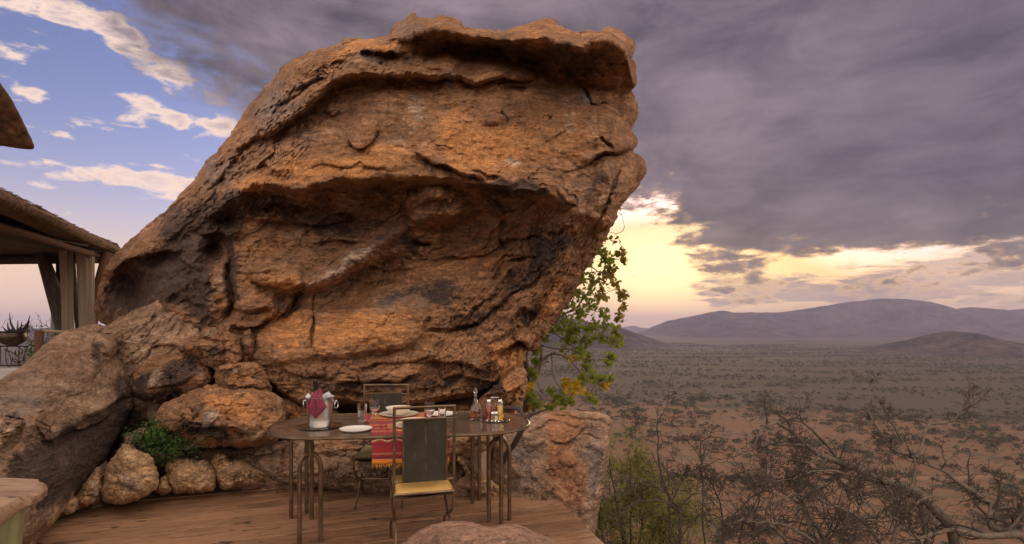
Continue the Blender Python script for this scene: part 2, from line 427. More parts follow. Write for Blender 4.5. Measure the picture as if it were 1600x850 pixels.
# ------------------------------------------------------------------ rocks
def blur(a, sg):
    r = int(3 * sg + 1); k = np.exp(-np.arange(-r, r + 1) ** 2 / (2 * sg * sg)); k /= k.sum()
    for ax in (0, 1):
        p = [(0, 0), (0, 0)]; p[ax] = (r, r); b = np.pad(a, p, 'edge'); o = 0
        for i, w in enumerate(k):
            sl = [slice(None), slice(None)]; sl[ax] = slice(i, i + a.shape[ax]); o = o + w * b[tuple(sl)]
        a = o
    return a
class Relief:
    """depth offsets (metres, + = away from the viewer) and stains over a rock's face"""
    def __init__(s, box, step=1.0, seed=0.0, D=None):
        s.x0, s.y0, s.x1, s.y1 = box; s.st = step; s.seed = seed
        s.xs = np.arange(s.x0, s.x1 + step, step); s.ys = np.arange(s.y0, s.y1 + step, step)
        s.XX, s.YY = np.meshgrid(s.xs, s.ys)
        s.D = np.zeros_like(s.XX) if D is None else D
        s.M = np.zeros(s.XX.shape + (4,))
        q = np.stack([s.XX.ravel() / 40, s.YY.ravel() / 40, np.full(s.XX.size, seed)], 1)
        s.wx = (fbm(q, 3) * 5).reshape(s.XX.shape); s.wy = (fbm(q, 3, off=31.7) * 5).reshape(s.XX.shape)
    def dist(s, poly, sub=5, warp=1.0, pad=60):
        P = spline(poly, sub)
        d = np.full(s.XX.shape, 1e9); side = np.ones(s.XX.shape); tt = np.zeros(s.XX.shape)
        L = np.concatenate([[0], np.cumsum(np.hypot(*(np.diff(P, axis=0).T)))]); T = L[-1]
        lo = P.min(0) - pad; hi = P.max(0) + pad
        i0 = max(0, int((lo[1] - s.y0) / s.st)); i1 = min(len(s.ys), int((hi[1] - s.y0) / s.st) + 1)
        j0 = max(0, int((lo[0] - s.x0) / s.st)); j1 = min(len(s.xs), int((hi[0] - s.x0) / s.st) + 1)
        sl = (slice(i0, i1), slice(j0, j1))
        xx = s.XX[sl] + s.wx[sl] * warp; yy = s.YY[sl] + s.wy[sl] * warp
        for k in range(len(P) - 1):
            a, b = P[k], P[k + 1]; v = b - a; l2 = v @ v + 1e-9
            t = np.clip(((xx - a[0]) * v[0] + (yy - a[1]) * v[1]) / l2, 0, 1)
            ex = xx - a[0] - t * v[0]; ey = yy - a[1] - t * v[1]
            dd = np.hypot(ex, ey); m = dd < d[sl]
            d[sl] = np.where(m, dd, d[sl])
            side[sl] = np.where(m, np.sign(v[0] * ey - v[1] * ex + 1e-12), side[sl])
            tt[sl] = np.where(m, (L[k] + t * (L[k + 1] - L[k])) / T, tt[sl])
        taper = np.clip(np.minimum(tt, 1 - tt) * 6, 0, 1) ** 0.7
        return d, side, taper
    def ledge(s, poly, out=0.12, into=0.12, wu=25.0, wd=18.0, edge=1.6, warp=1.0):
        """poly runs left to right: rock above it sticks out, rock below it is cut back"""
        d, side, tp = s.dist(poly, warp=warp)
        sd = d * side                        # + below (py grows downward)
        up = -out * np.exp(-np.maximum(-sd, 0) / wu); dn = into * np.exp(-np.maximum(sd, 0) / wd)
        m = 0.5 + 0.5 * np.tanh(sd / edge)
        s.D += tp * np.where(d < 1e8, up * (1 - m) + dn * m, 0)
    def crack(s, poly, depth=0.08, w=1.6, warp=1.0):
        d, side, tp = s.dist(poly, warp=warp, pad=20)
        s.D += tp * depth * np.exp(-(d / w) ** 2)
    def ridge(s, poly, h=0.1, w=14.0, warp=1.0):
        d, side, tp = s.dist(poly, warp=warp, pad=80)
        s.D -= tp * h * np.exp(-(d / w) ** 2)
    def _blob(s, cx, cy, rx, ry, ang=0, p=2, warp=1.5):
        a = math.radians(ang); x = s.XX + s.wx * warp - cx; y = s.YY + s.wy * warp - cy
        u = (x * math.cos(a) + y * math.sin(a)) / rx; v = (-x * math.sin(a) + y * math.cos(a)) / ry
        return np.exp(-(u * u + v * v) ** (p / 2))
    def bump(s, cx, cy, rx, ry, h, ang=0, p=2): s.D -= h * s._blob(cx, cy, rx, ry, ang, p)
    def stain(s, ch, cx, cy, rx, ry, ang=0, amp=1.0, p=2.2):
        s.M[..., 'dopg'.index(ch)] += amp * s._blob(cx, cy, rx, ry, ang, p, 2.0)
    def grain(s, amp=0.05, scale=60.0, ang=0.0, stretch=3.0, o=4, mask=None, kind='fbm', off=0.0):
        a = math.radians(ang); u = s.XX * math.cos(a) + s.YY * math.sin(a); v = -s.XX * math.sin(a) + s.YY * math.cos(a)
        q = np.stack([u.ravel() / scale / stretch, v.ravel() / scale, np.full(u.size, s.seed + off)], 1)
        q[:, :2] += (np.stack([s.wx.ravel(), s.wy.ravel()], 1)) * 0.012
        n = (fbm(q, o) if kind == 'fbm' else 0.6 - ridged(q, o) if kind == 'ridged' else None)
        if kind == 'facet':
            U, V = q[:, 0] + fbm(q * 1.3, 3) * .25, q[:, 1] + fbm(q * 1.3, 3, off=7.7) * .25
            iu, iv = np.floor(U).astype(int), np.floor(V).astype(int); bd = np.full(U.shape, 9e9); b2 = bd.copy(); n = np.zeros(U.shape)
            hsh = lambda a, b, k: (np.sin(a * 127.1 + b * 311.7 + k * 74.7 + s.seed * 13.1) * 43758.5453) % 1.0
            for da in (-1, 0, 1):
                for db in (-1, 0, 1):
                    a, b = iu + da, iv + db; cx = a + .15 + .7 * hsh(a, b, 1); cy = b + .15 + .7 * hsh(a, b, 2)
                    d = (U - cx) ** 2 + (V - cy) ** 2; h = (hsh(a, b, 3) - .5) * 2.4 * (U - cx) + (hsh(a, b, 4) - .5) * 3.4 * (V - cy) + (hsh(a, b, 5) - .5) * .8
                    m = d < bd; b2 = np.where(m, bd, np.minimum(b2, d)); n = np.where(m, h, n); bd = np.where(m, d, bd)
            n = n + 0.35 * np.exp(-((np.sqrt(b2) - np.sqrt(bd)) / .06) ** 2)
        if kind == 'terrace':
            t = fbm(q, 3) * 3.0; f = t - np.floor(t); n = sstep(f, 0.75, 1.0) - f * 0.9 + fbm(q, o) * .3
        n = n.reshape(s.XX.shape) * amp
        s.D += n if mask is None else n * mask
    def get(s, A, px, py):
        fx = np.clip((px - s.x0) / s.st, 0, len(s.xs) - 1.001); fy = np.clip((py - s.y0) / s.st, 0, len(s.ys) - 1.001)
        i = fy.astype(int); j = fx.astype(int); u = fx - j; v = fy - i
        if A.ndim == 3: u = u[..., None]; v = v[..., None]
        return (A[i, j] * (1 - u) * (1 - v) + A[i, j + 1] * u * (1 - v) + A[i + 1, j] * (1 - u) * v + A[i + 1, j + 1] * u * v)

def rock(name, label, mat, outline, Y0, bulge=0.3, thick=1.0, rel=None, base=None, nt=260, nr=70, nb=16, center=None,
         tilt=(0, 0), rough=1.0, edge=1.6, pw=2.4, fine=0.012, sub=6, low=0.0, cat='boulder', kind=None, parent=None, lscale=1.5):
    P = spline(outline, sub, closed=True)
    c = np.array(center if center is not None else P.mean(0), float)
    seg = np.hypot(*(np.roll(P, -1, 0) - P).T); L = np.concatenate([[0], np.cumsum(seg)])
    tt = np.linspace(0, L[-1], nt, endpoint=False); PP = np.vstack([P, P[:1]])
    ox = np.interp(tt, L, PP[:, 0]); oy = np.interp(tt, L, PP[:, 1])
    sd = (hash(label) % 97) * 0 + (sum(map(ord, label)) % 97) * 1.37
    # rough silhouette
    q = np.stack([ox / 26, oy / 26, np.full(nt, sd)], 1)
    dr = fbm(q, 5, 0.6) * edge * 1.3 + (ridged(q * 1.7, 4, 0.55, off=4.0) - .55) * edge * 3.2
    rx, ry = ox - c[0], oy - c[1]; rl = np.hypot(rx, ry)
    ox, oy = ox + rx / rl * dr, oy + ry / rl * dr
    # front rings
    s = np.linspace(0, 1, nr + 1)[1:]; s = 1 - (1 - s) ** 1.12
    fx = c[0] + (ox - c[0])[None, :] * s[:, None]; fy = c[1] + (oy - c[1])[None, :] * s[:, None]
    S = np.repeat(s[:, None], nt, 1)
    size = (P.max(0) - P.min(0)).mean()
    def depth(px, py, S):
        Y = Y0 + tilt[0] * (px - c[0]) / 100 + tilt[1] * (py - c[1]) / 100
        if base is not None: Y = base(px, py)
        Y = Y - bulge * (1 - np.clip(S, 0, 1) ** pw) ** 0.5
        if rel is not None: Y = Y + rel.get(rel.D, px, py) * (1 - 0.5 * S ** 8)
        return Y
    Yf = depth(fx, fy, S)
    W = np.stack([(fx - 800) / F * Yf, Yf, EYE - (fy - 510) / F * Yf], -1)
    # back rings
    rim = W[-1]; bc = rim.mean(0)
    back = []
    for k in range(1, nb + 1):
        a = math.pi / 2 * k / nb; ca = math.cos(a) ** 0.9 * 0.995
        Yk = rim[:, 1] * math.cos(a) + bc[1] * (1 - math.cos(a)) + thick * math.sin(a)
        kx = c[0] + (ox - c[0]) * ca; ky = c[1] + (oy - c[1]) * ca
        back.append(np.stack([(kx - 800) / F * Yk, Yk, EYE - (ky - 510) / F * Yk], -1))
    G = np.concatenate([W, np.array(back)], 0)
    nR = G.shape[0]
    # displacement along the surface normal
    du = np.roll(G, -1, 1) - np.roll(G, 1, 1); dv = np.gradient(G, axis=0)
    N = np.cross(du, dv); N /= (np.linalg.norm(N, axis=-1, keepdims=True) + 1e-9)
    if N[:nr, :, 1].mean() > 0: N = -N
    q = G.reshape(-1, 3)
    h = low * fbm(q * lscale, 3, off=sd) + rough * (0.030 * fbm(q * 3.1, 4, off=sd) + fine * (0.6 - ridged(q * 9.0, 4, off=sd)))
    fade = np.ones(nR); fade[:3] = (0.2, 0.5, 0.8); fade[nr - 3:nr + 1] = 0.6
    fade[-3:] = (0.6, 0.3, 0.0)
    G = G + N * (h.reshape(nR, nt) * fade[:, None])[..., None]
    V = np.vstack([G.reshape(-1, 3), G[0].mean(0)[None], G[-1].mean(0)[None]])
    i = np.arange(nR - 1)[:, None] * nt; j = np.arange(nt)[None, :]; jn = (j + 1) % nt
    quads = np.stack([i + j, i + nt + j, i + nt + jn, i + jn], -1).reshape(-1, 4)
    jj = np.arange(nt); c0 = nR * nt; c1 = c0 + 1
    tri = np.vstack([np.stack([np.full(nt, c0), jj, (jj + 1) % nt], 1), np.stack([np.full(nt, c1), (nR - 1) * nt + (jj + 1) % nt, (nR - 1) * nt + jj], 1)])
    M = np.zeros((len(V), 4))
    if rel is not None:
        M[:nr * nt] = rel.get(rel.M, fx, fy).reshape(-1, 4)
        M[nr * nt:nR * nt] = np.tile(M[(nr - 1) * nt:nr * nt], (nb, 1))
    zb = V[:, 2].min(); org = np.array([V[:, 0].mean(), V[:, 1].mean(), zb])
    o = mesh_np(name, V - org, [quads, tri], mat, parent, True, {'mask': np.clip(M, 0, 1.5)}, loc=tuple(org))
    if parent is None: tag(o, label, cat, kind=kind)
    return o

M_rock = rock_mat('weathered_granite')
M_rock_g = rock_mat('grey_brown_granite', base=(0.23, 0.145, 0.095), base2=(0.48, 0.315, 0.205), orange=(0.38, 0.19, 0.10), ang=0.5)
M_rock_s = rock_mat('pale_orange_fieldstone', base=(0.44, 0.265, 0.140), base2=(0.62, 0.42, 0.245), orange=(0.55, 0.28, 0.10), speck=1.2)
M_rock_r = rock_mat('pink_speckled_granite', base=(0.29, 0.160, 0.112), base2=(0.45, 0.27, 0.19), orange=(0.5, 0.22, 0.12), speck=2.0)

# ---- the great overhanging boulder -------------------------------------------------
OUT = [(149, 492), (150, 470), (156, 440), (167, 413), (185, 393), (215, 365), (262, 325), (300, 284), (330, 245), (356, 213), (380, 178),
       (400, 153), (425, 124), (445, 101), (470, 86), (500, 76), (533, 68), (537, 62), (560, 61), (582, 60), (600, 57), (610, 51), (613, 40), (622, 35),
       (634, 30), (640, 22), (648, 19), (656, 27), (668, 25), (676, 27), (690, 24), (712, 27), (722, 33), (728, 40), (745, 43), (780, 46), (800, 45), (815, 40), (825, 37),
       (838, 34), (852, 28), (868, 30), (874, 39), (890, 46), (908, 50), (920, 45), (932, 50), (945, 44), (960, 44), (972, 48), (980, 58), (992, 67),
       (991, 82), (986, 92), (993, 100), (995, 118), (993, 134), (984, 142), (990, 152), (996, 170), (995, 186), (989, 200), (993, 214), (997, 224), (991, 236),
       (1000, 243), (1008, 262), (1006, 276), (996, 294), (984, 308), (972, 321), (966, 336), (957, 353), (949, 367), (938, 386), (925, 407),
       (912, 429), (900, 452), (885, 477), (872, 496), (858, 516), (846, 536), (838, 547), (826, 549), (822, 560), (815, 590), (812, 640), (790, 690), (700, 700),
       (560, 700), (450, 690), (390, 650), (330, 600), (270, 560), (200, 520), (160, 505)]
XS = dict(
 T=([150, 1010], [-40, -40], [7.4, 7.4]),
 O=([150, 262, 356, 445, 500, 560, 610, 650, 712, 745, 800, 852, 890, 932, 992, 1010],
    [430, 300, 195, 85, 60, 45, 35, 5, 12, 28, 30, 12, 30, 28, 50, 190],
    [8.6, 8.0, 7.7, 7.4, 7.2, 7.0, 6.8, 6.7, 6.6, 6.5, 6.5, 6.5, 6.5, 6.5, 6.6, 7.0]),
 A=([150, 300, 400, 450, 500, 560, 600, 640, 676, 718, 750, 782, 818, 854, 877, 908, 925, 949, 978, 1010],
    [445, 300, 170, 112, 86, 72, 66, 56, 46, 53, 57, 63, 61, 60, 67, 72, 63, 62, 80, 210],
    [8.2, 7.2, 6.75, 6.5, 6.3, 6.15, 6.0, 5.75, 5.6, 5.5, 5.45, 5.38, 5.32, 5.28, 5.25, 5.2, 5.25, 5.3, 5.5, 7.0]),
 B=([150, 300, 400, 450, 500, 560, 600, 640, 668, 711, 747, 775, 794, 835, 854, 877, 913, 949, 990, 1010],
    [450, 315, 185, 130, 104, 92, 88, 90, 84, 78, 81, 82, 93, 105, 118, 126, 131, 143, 145, 215],
    [8.15, 7.0, 6.55, 6.25, 6.05, 5.95, 5.92, 5.98, 6.25, 6.4, 6.42, 6.42, 6.45, 6.5, 6.5, 6.5, 6.5, 6.5, 6.5, 6.9]),
 C=([150, 300, 370, 408, 435, 469, 491, 514, 536, 570, 600, 651, 700, 720, 745, 775, 830, 854, 877, 913, 949, 1010],
    [458, 330, 232, 208, 200, 174, 155, 132, 118, 113, 117, 117, 119, 119, 129, 119, 122, 131, 137, 141, 151, 222],
    [8.1, 6.9, 6.35, 6.02, 5.95, 5.85, 5.8, 5.78, 5.78, 5.8, 5.82, 5.85, 5.9, 5.95, 5.98, 6.05, 6.15, 6.35, 6.38, 6.4, 6.45, 6.8]),
 D=([150, 300, 370, 408, 435, 469, 491, 514, 536, 570, 600, 651, 700, 720, 745, 775, 830, 854, 877, 913, 949, 1010],
    [464, 336, 238, 215, 210, 186, 167, 143, 128, 122, 124, 124, 125, 125, 134, 126, 128, 137, 143, 147, 157, 228],
    [8.1, 6.9, 6.4, 6.35, 6.35, 6.3, 6.3, 6.3, 6.3, 6.3, 6.25, 6.25, 6.2, 6.2, 6.15, 6.2, 6.25, 6.33, 6.35, 6.38, 6.45, 6.8]),
 E=([150, 300, 400, 450, 500, 600, 700, 800, 900, 960, 1010],
    [470, 345, 250, 220, 205, 200, 200, 205, 210, 215, 240],
    [8.1, 6.85, 6.3, 6.1, 6.02, 5.95, 5.9, 5.92, 5.98, 6.15, 6.8]),
 Fb=([150, 230, 290, 330, 360, 386, 401, 424, 462, 491, 536, 570, 599, 640, 706, 744, 782, 810, 849, 877, 910, 950, 1010],
    [474, 400, 355, 330, 310, 292, 284, 287, 296, 291, 277, 279, 274, 275, 279, 284, 290, 297, 296, 312, 335, 345, 290],
    [8.1, 7.5, 7.0, 6.6, 6.3, 5.95, 5.8, 5.7, 5.62, 5.6, 5.58, 5.6, 5.62, 5.66, 5.62, 5.6, 5.6, 5.62, 5.65, 5.74, 5.9, 6.15, 6.8]),
 F2=([150, 230, 290, 330, 360, 386, 401, 424, 462, 491, 536, 570, 599, 640, 706, 744, 782, 810, 849, 877, 910, 950, 1010],
    [480, 406, 362, 338, 320, 303, 296, 300, 309, 304, 291, 293, 288, 289, 292, 296, 301, 308, 308, 322, 342, 351, 300],
    [8.1, 7.5, 7.0, 6.65, 6.4, 6.15, 6.1, 6.05, 6.02, 6.0, 5.98, 6.0, 6.0, 6.05, 6.1, 6.1, 6.1, 6.05, 5.95, 5.92, 5.95, 6.15, 6.8]),
 G=([150, 250, 320, 360, 400, 500, 600, 700, 800, 840, 880, 950, 1010],
    [490, 412, 352, 345, 350, 352, 345, 345, 350, 355, 365, 358, 310],
    [8.1, 7.4, 6.85, 6.75, 6.45, 6.5, 6.5, 6.6, 6.65, 6.5, 6.2, 6.3, 6.8]),
 H=([150, 250, 320, 400, 440, 460, 507, 548, 591, 640, 700, 760, 800, 850, 900, 1010],
    [498, 450, 430, 440, 458, 455, 446, 425, 398, 381, 378, 385, 385, 385, 375, 320],
    [8.1, 7.2, 6.7, 6.35, 6.15, 6.08, 6.12, 6.2, 6.32, 6.42, 6.65, 6.75, 6.7, 6.45, 6.3, 6.8]),
 I=([150, 250, 320, 400, 440, 460, 507, 548, 591, 640, 700, 760, 800, 850, 900, 1010],
    [506, 462, 442, 452, 466, 464, 458, 440, 416, 402, 398, 400, 400, 398, 388, 330],
    [8.1, 7.2, 6.68, 6.4, 6.35, 6.4, 6.45, 6.52, 6.6, 6.68, 6.75, 6.75, 6.68, 6.42, 6.3, 6.8]),
 J=([150, 250, 320, 400, 430, 488, 530, 564, 607, 638, 659, 680, 720, 760, 800, 850, 900, 1010],
    [512, 520, 530, 572, 566, 556, 552, 550, 544, 538, 522, 508, 490, 478, 460, 430, 410, 340],
    [8.1, 7.1, 6.6, 6.2, 6.0, 5.9, 5.88, 5.86, 5.88, 5.92, 6.0, 6.1, 6.2, 6.28, 6.3, 6.3, 6.35, 6.8]),
 K=([150, 250, 320, 400, 430, 488, 530, 564, 607, 638, 659, 680, 720, 760, 800, 850, 900, 1010],
    [520, 530, 540, 578, 573, 563, 559, 557, 551, 545, 531, 520, 510, 500, 480, 450, 430, 350],
    [8.1, 7.1, 6.6, 6.22, 6.1, 6.02, 6.0, 6.0, 6.05, 6.08, 6.1, 6.15, 6.2, 6.25, 6.28, 6.3, 6.35, 6.8]),
 L=([150, 300, 390, 427, 444, 475, 540, 600, 653, 689, 736, 780, 820, 1010],
    [540, 548, 563, 604, 618, 629, 624, 634, 628, 619, 615, 604, 580, 560],
    [8.1, 7.0, 6.3, 6.0, 5.9, 5.8, 5.72, 5.72, 5.78, 5.8, 5.8, 5.95, 6.2, 6.8]),
 N=([150, 300, 390, 427, 444, 475, 540, 600, 653, 689, 736, 780, 820, 1010],
    [552, 560, 580, 618, 632, 645, 642, 650, 644, 636, 632, 622, 600, 580],
    [8.1, 7.4, 7.1, 7.0, 7.0, 7.0, 7.0, 7.0, 7.0, 7.0, 6.95, 6.9, 6.8, 7.0]),
 Z=([150, 1010], [760, 760], [7.4, 7.4]))
bx = (130, -10, 1030, 720)
STP = 1.2
xs = np.arange(bx[0], bx[2] + STP, STP); ys = np.arange(bx[1], bx[3] + STP, STP)
YY = np.repeat(ys[:, None], len(xs), 1)
wob = fbm(np.stack([xs / 22, np.zeros(len(xs)), np.zeros(len(xs))], 1), 4, 0.6)
keys = list(XS); py_prev = None; D = np.full(YY.shape, 7.4)
for k in keys:
    a, b, c_ = XS[k]
    amp = 3.0 if k in 'CDFb' or k in ('F2', 'J', 'K', 'A') else 1.5
    yl = np.interp(xs, a, b) + wob * amp; dl = np.interp(xs, a, c_)
    if py_prev is not None:
        yl = np.maximum(yl, py_prev + 1.0)
        t = np.clip((YY - py_prev[None]) / (yl - py_prev)[None], 0, 1)
        if k in ('B', 'G', 'E', 'J', 'L'): t = t ** 0.75
        seg_ = dp[None] * (1 - t) + dl[None] * t
        D = np.where((YY >= py_prev[None]), seg_, D)
    py_prev, dp = yl, dl
D = blur(D, 1.8)
R = Relief(bx, STP, 3.3, D.copy())
g = R
# broad undulation and strata
XXn, YYn = g.XX, g.YY
w_low = sstep(YYn, 540, 575)
w_diag = sstep((XXn - 700) * 0.9 + (YYn - 470) * 0.6, -30, 60) * sstep(YYn, 300, 360)
w_left = 1 - sstep(XXn, 330, 430)
w_face = sstep(YYn, 130, 160) * (1 - sstep(YYn, 265, 300)) * sstep(XXn, 420, 470)
g.grain(0.08, 80, 0, 1.5, 5)
lens = np.exp(-(((XXn - 575) * .97 + (YYn - 505) * -.22) / 150) ** 4 - (((YYn - 505) * .97 + (XXn - 575) * .22) / 48) ** 4); calm = 1 - .85 * lens
g.grain(0.12, 30, -3, 3.0, 5, w_low * (1 - w_diag) * calm, 'ridged')
g.grain(0.07, 14, -3, 5.0, 4, w_low * (1 - w_diag) * calm, 'terrace')
g.grain(0.13, 32, -50, 3.2, 5, w_diag, 'ridged')
g.grain(0.08, 15, -48, 5.0, 4, w_diag, 'terrace')
g.grain(0.16, 40, -35, 1.8, 5, w_left * (1 - w_low), 'ridged')
g.grain(0.085, 26, 10, 2.4, 5, (1 - w_face) * (1 - w_left) * (1 - w_low) * (1 - w_diag) * calm, 'ridged')
g.grain(0.025, 18, 70, 2.0, 4, w_face, 'fbm')
g.grain(0.09, 17, -48, 3.5, 4, (1 - sstep(XXn + YYn * .55, 560, 650)) * (YYn < 340), 'terrace')
g.grain(0.020, 8, 0, 2.0, 4)
g.grain(0.042, 46, -42, 2.0, 4, (1 - w_face) * calm, 'facet', 1.0)
g.grain(0.020, 17, -38, 2.4, 4, (1 - .75 * w_face) * calm, 'facet', 2.0)
g.grain(0.012, 7, -10, 2.0, 4, (1 - .5 * w_face), 'facet', 3.0)
g.grain(0.016, 60, 10, 1.6, 4, w_face, 'facet', 4.0)
g.ridge([(452, 456), (500, 436), (548, 408), (590, 382), (640, 354), (690, 338), (735, 330)], 0.30, 12)
# nose-like knob and flakes on the upper face
g.bump(566, 205, 20, 24, 0.22, 0, 3); g.crack([(543, 219), (552, 228), (562, 233), (574, 231), (585, 220), (591, 203)], 0.12, 1.8)
g.ledge([(543, 219), (552, 228), (562, 233), (574, 231), (587, 219)], 0.10, 0.10, 14, 9)
g.ledge([(505, 172), (515, 181), (522, 183), (535, 173)], 0.07, 0.09, 10, 6)
g.ledge([(648, 237), (662, 247), (676, 256), (705, 264), (735, 275), (760, 280)], 0.16, 0.20, 22, 10)
g.ledge([(738, 266), (760, 272), (780, 277)], 0.06, 0.08, 10, 8)
g.bump(690, 215, 40, 30, 0.08, 0); g.bump(560, 255, 80, 26, 0.1, -8)
g.ledge([(470, 268), (500, 258), (540, 262), (560, 250), (575, 262), (620, 262)], 0.05, 0.05, 10, 8)
g.ledge([(386, 272), (405, 262), (414, 258), (425, 266), (440, 272)], 0.08, 0.12, 10, 10)
# cracks under the top shelf
g.ledge([(640, 122), (680, 124), (700, 122), (722, 121)], 0.05, 0.10, 10, 6)
g.ledge([(722, 120), (728, 130), (747, 131), (765, 124), (780, 121), (800, 126), (826, 127)], 0.08, 0.15, 14, 6)
g.ledge([(782, 132), (800, 135), (826, 136)], 0.05, 0.08, 8, 6)
g.bump(690, 100, 38, 14, 0.14, 5); g.bump(770, 104, 40, 14, 0.14, 8)
g.crack([(899, 136), (912, 141), (920, 152), (926, 161), (951, 162)], 0.14, 1.8); g.crack([(905, 158), (915, 160), (926, 162)], 0.1, 1.6)
g.bump(912, 155, 18, 12, 0.08, 10)
g.crack([(782, 172), (790, 182), (793, 192)], 0.08, 1.8)
g.crack([(857, 258), (872, 259)], 0.05, 1.4)
g.ledge([(600, 62), (640, 58), (660, 52)], 0.1, 0.12, 9, 8); g.ledge([(565, 83), (590, 82), (606, 80), (625, 92)], 0.18, 0.2, 14, 16)
g.ledge([(690, 66), (730, 68), (770, 72), (820, 76)], 0.0, 0.05, 10, 10)
g.bump(700, 38, 28, 12, 0.15, 0); g.bump(650, 40, 24, 14, 0.2); g.bump(855, 42, 26, 10, 0.1, 0)
# right edge: column, lobes
g.crack([(900, 266), (915, 257), (930, 248), (950, 242), (972, 242), (985, 232), (990, 226)], 0.16, 2.2)
g.ledge([(905, 262), (930, 247), (952, 241), (975, 240), (990, 228)], 0.12, 0.12, 16, 10)
g.ridge([(958, 246), (935, 285), (908, 330), (882, 372), (850, 420)], 0.22, 13)
g.crack([(972, 250), (958, 290), (945, 330), (925, 365)], 0.14, 2.5)
g.ridge([(985, 262), (962, 310), (935, 350)], 0.12, 12)
g.ledge([(870, 296), (880, 312), (886, 318), (902, 322)], 0.08, 0.12, 9, 7)
g.crack([(936, 212), (950, 222), (960, 232)], 0.10, 2); g.bump(945, 190, 22, 30, 0.10, 20); g.ridge([(975, 160), (972, 200), (962, 235)], 0.10, 8)
g.ledge([(852, 358), (868, 362), (880, 356), (896, 350)], 0.1, 0.14, 12, 8)
g.ledge([(770, 378), (800, 374), (830, 370), (850, 372)], 0.08, 0.12, 14, 9)
# cave roof blocks
g.bump(678, 318, 46, 26, 0.40, -8, 4); g.ledge([(628, 336), (650, 348), (680, 352), (705, 338), (738, 322)], 0.14, 0.12, 18, 10)
g.bump(600, 305, 22, 9, 0.14, 25, 3); g.ledge([(640, 330), (668, 312), (700, 306)], 0.0, 0.08, 8, 12)
g.ledge([(780, 310), (810, 318), (835, 312), (860, 316)], 0.12, 0.14, 14, 12)
g.ledge([(400, 322), (450, 318), (500, 326)], 0.10, 0.14, 18, 14); g.ledge([(380, 340), (430, 348), (500, 350), (560, 346)], 0.06, 0.1, 16, 12)
g.ledge([(480, 384), (530, 376), (580, 378)], 0.06, 0.1, 12, 12); g.ledge([(540, 300), (575, 304), (600, 314)], 0.07, 0.1, 12, 10)
g.crack([(792, 340), (782, 372), (790, 398)], 0.1, 3)
# hole and soft scoop above the big lens
g.bump(655, 383, 17, 6, -0.30, -6, 3); g.bump(700, 385, 26, 10, -0.08)
g.bump(600, 432, 70, 22, -0.14, -22); g.ledge([(545, 402), (590, 420), (640, 418), (700, 404), (735, 402), (765, 396)], 0.05, 0.06, 14, 9)
g.ledge([(630, 402), (690, 404), (740, 400), (762, 394), (790, 380), (808, 372)], 0.05, 0.09, 12, 7)
g.bump(600, 500, 120, 40, 0.14, -12, 3)
g.ledge([(490, 456), (500, 452), (520, 446), (540, 438), (560, 440), (590, 441)], 0.03, 0.06, 8, 6)
g.crack([(492, 456), (489, 480), (490, 510), (486, 548)], 0.12, 2.4); g.bump(505, 465, 14, 14, -0.04)
g.crack([(660, 522), (664, 505), (672, 494)], 0.08, 2)
g.crack([(659, 521), (690, 517), (720, 515), (745, 507), (762, 500)], 0.12, 2.2)
g.ledge([(690, 520), (712, 512), (735, 508), (752, 500)], 0.08, 0.12, 12, 8)
g.bump(705, 478, 16, 9, 0.08, 10)
# diagonal strata at lower right
for P_ in ([(715, 512), (740, 480), (770, 452), (810, 420)], [(762, 440), (790, 412), (830, 395)], [(762, 425), (790, 402), (815, 396)],
           [(745, 508), (775, 478), (810, 452), (850, 425)], [(790, 505), (820, 478), (850, 450), (880, 415)], [(765, 540), (790, 520), (820, 500), (838, 480)],
           [(800, 500), (815, 485), (835, 478)]):
    g.ledge(P_, 0.09, 0.13, 14, 8, warp=1.4)
g.bump(822, 492, 14, 7, -0.18, -35, 3)
g.ledge([(770, 558), (795, 540), (812, 533), (826, 545)], 0.22, 0.30, 24, 16)
g.bump(790, 565, 26, 22, 0.16, -40)
g.ledge([(655, 568), (672, 566), (695, 570), (722, 569), (745, 575), (764, 585)], 0.14, 0.18, 18, 10)
g.ledge([(440, 580), (470, 588), (500, 588), (530, 591)], 0.12, 0.14, 14, 9); g.ledge([(524, 598), (560, 596), (600, 598), (640, 590), (660, 582)], 0.14, 0.18, 14, 10)
g.ledge([(560, 575), (600, 568), (640, 562), (690, 560)], 0.08, 0.10, 12, 8); g.ledge([(690, 590), (720, 585), (750, 592), (770, 600)], 0.12, 0.16, 14, 10)
g.ledge([(480, 610), (540, 612), (600, 616), (660, 608), (700, 600)], 0.10, 0.12, 10, 8); g.ledge([(395, 566), (410, 585), (428, 603), (445, 616)], 0.06, 0.12, 14, 8)
# left buttress, hollows, noses
g.bump(205, 450, 34, 40, -0.95, -30, 3.0); g.ridge([(165, 415), (158, 450), (160, 485)], 0.12, 10)
g.ledge([(178, 420), (196, 408), (216, 400), (228, 404)], 0.16, 0.20, 14, 16)
g.bump(336, 388, 30, 18, -0.32, 14, 2.2); g.ledge([(308, 366), (330, 366), (352, 368), (372, 374)], 0.22, 0.10, 20, 14)
g.ridge([(312, 366), (306, 400), (300, 420)], 0.22, 12)
g.bump(245, 405, 34, 10, -0.22, -8, 3); g.ledge([(214, 404), (240, 396), (262, 392), (280, 396)], 0.15, 0.12, 14, 12)
g.ridge([(235, 440), (262, 480), (285, 512)], 0.20, 18); g.ridge([(330, 430), (322, 460), (330, 490)], 0.12, 16)
g.crack([(362, 400), (358, 440), (362, 480), (352, 505)], 0.25, 6); g.bump(345, 440, 14, 26, 0.1, 5)
g.bump(435, 428, 44, 16, 0.30, 10, 4); g.ledge([(396, 439), (416, 442), (430, 446), (451, 453), (466, 445), (475, 436)], 0.18, 0.16, 20, 14)
g.ledge([(366, 424), (385, 426), (410, 424), (440, 420)], 0.04, 0.1, 9, 7)
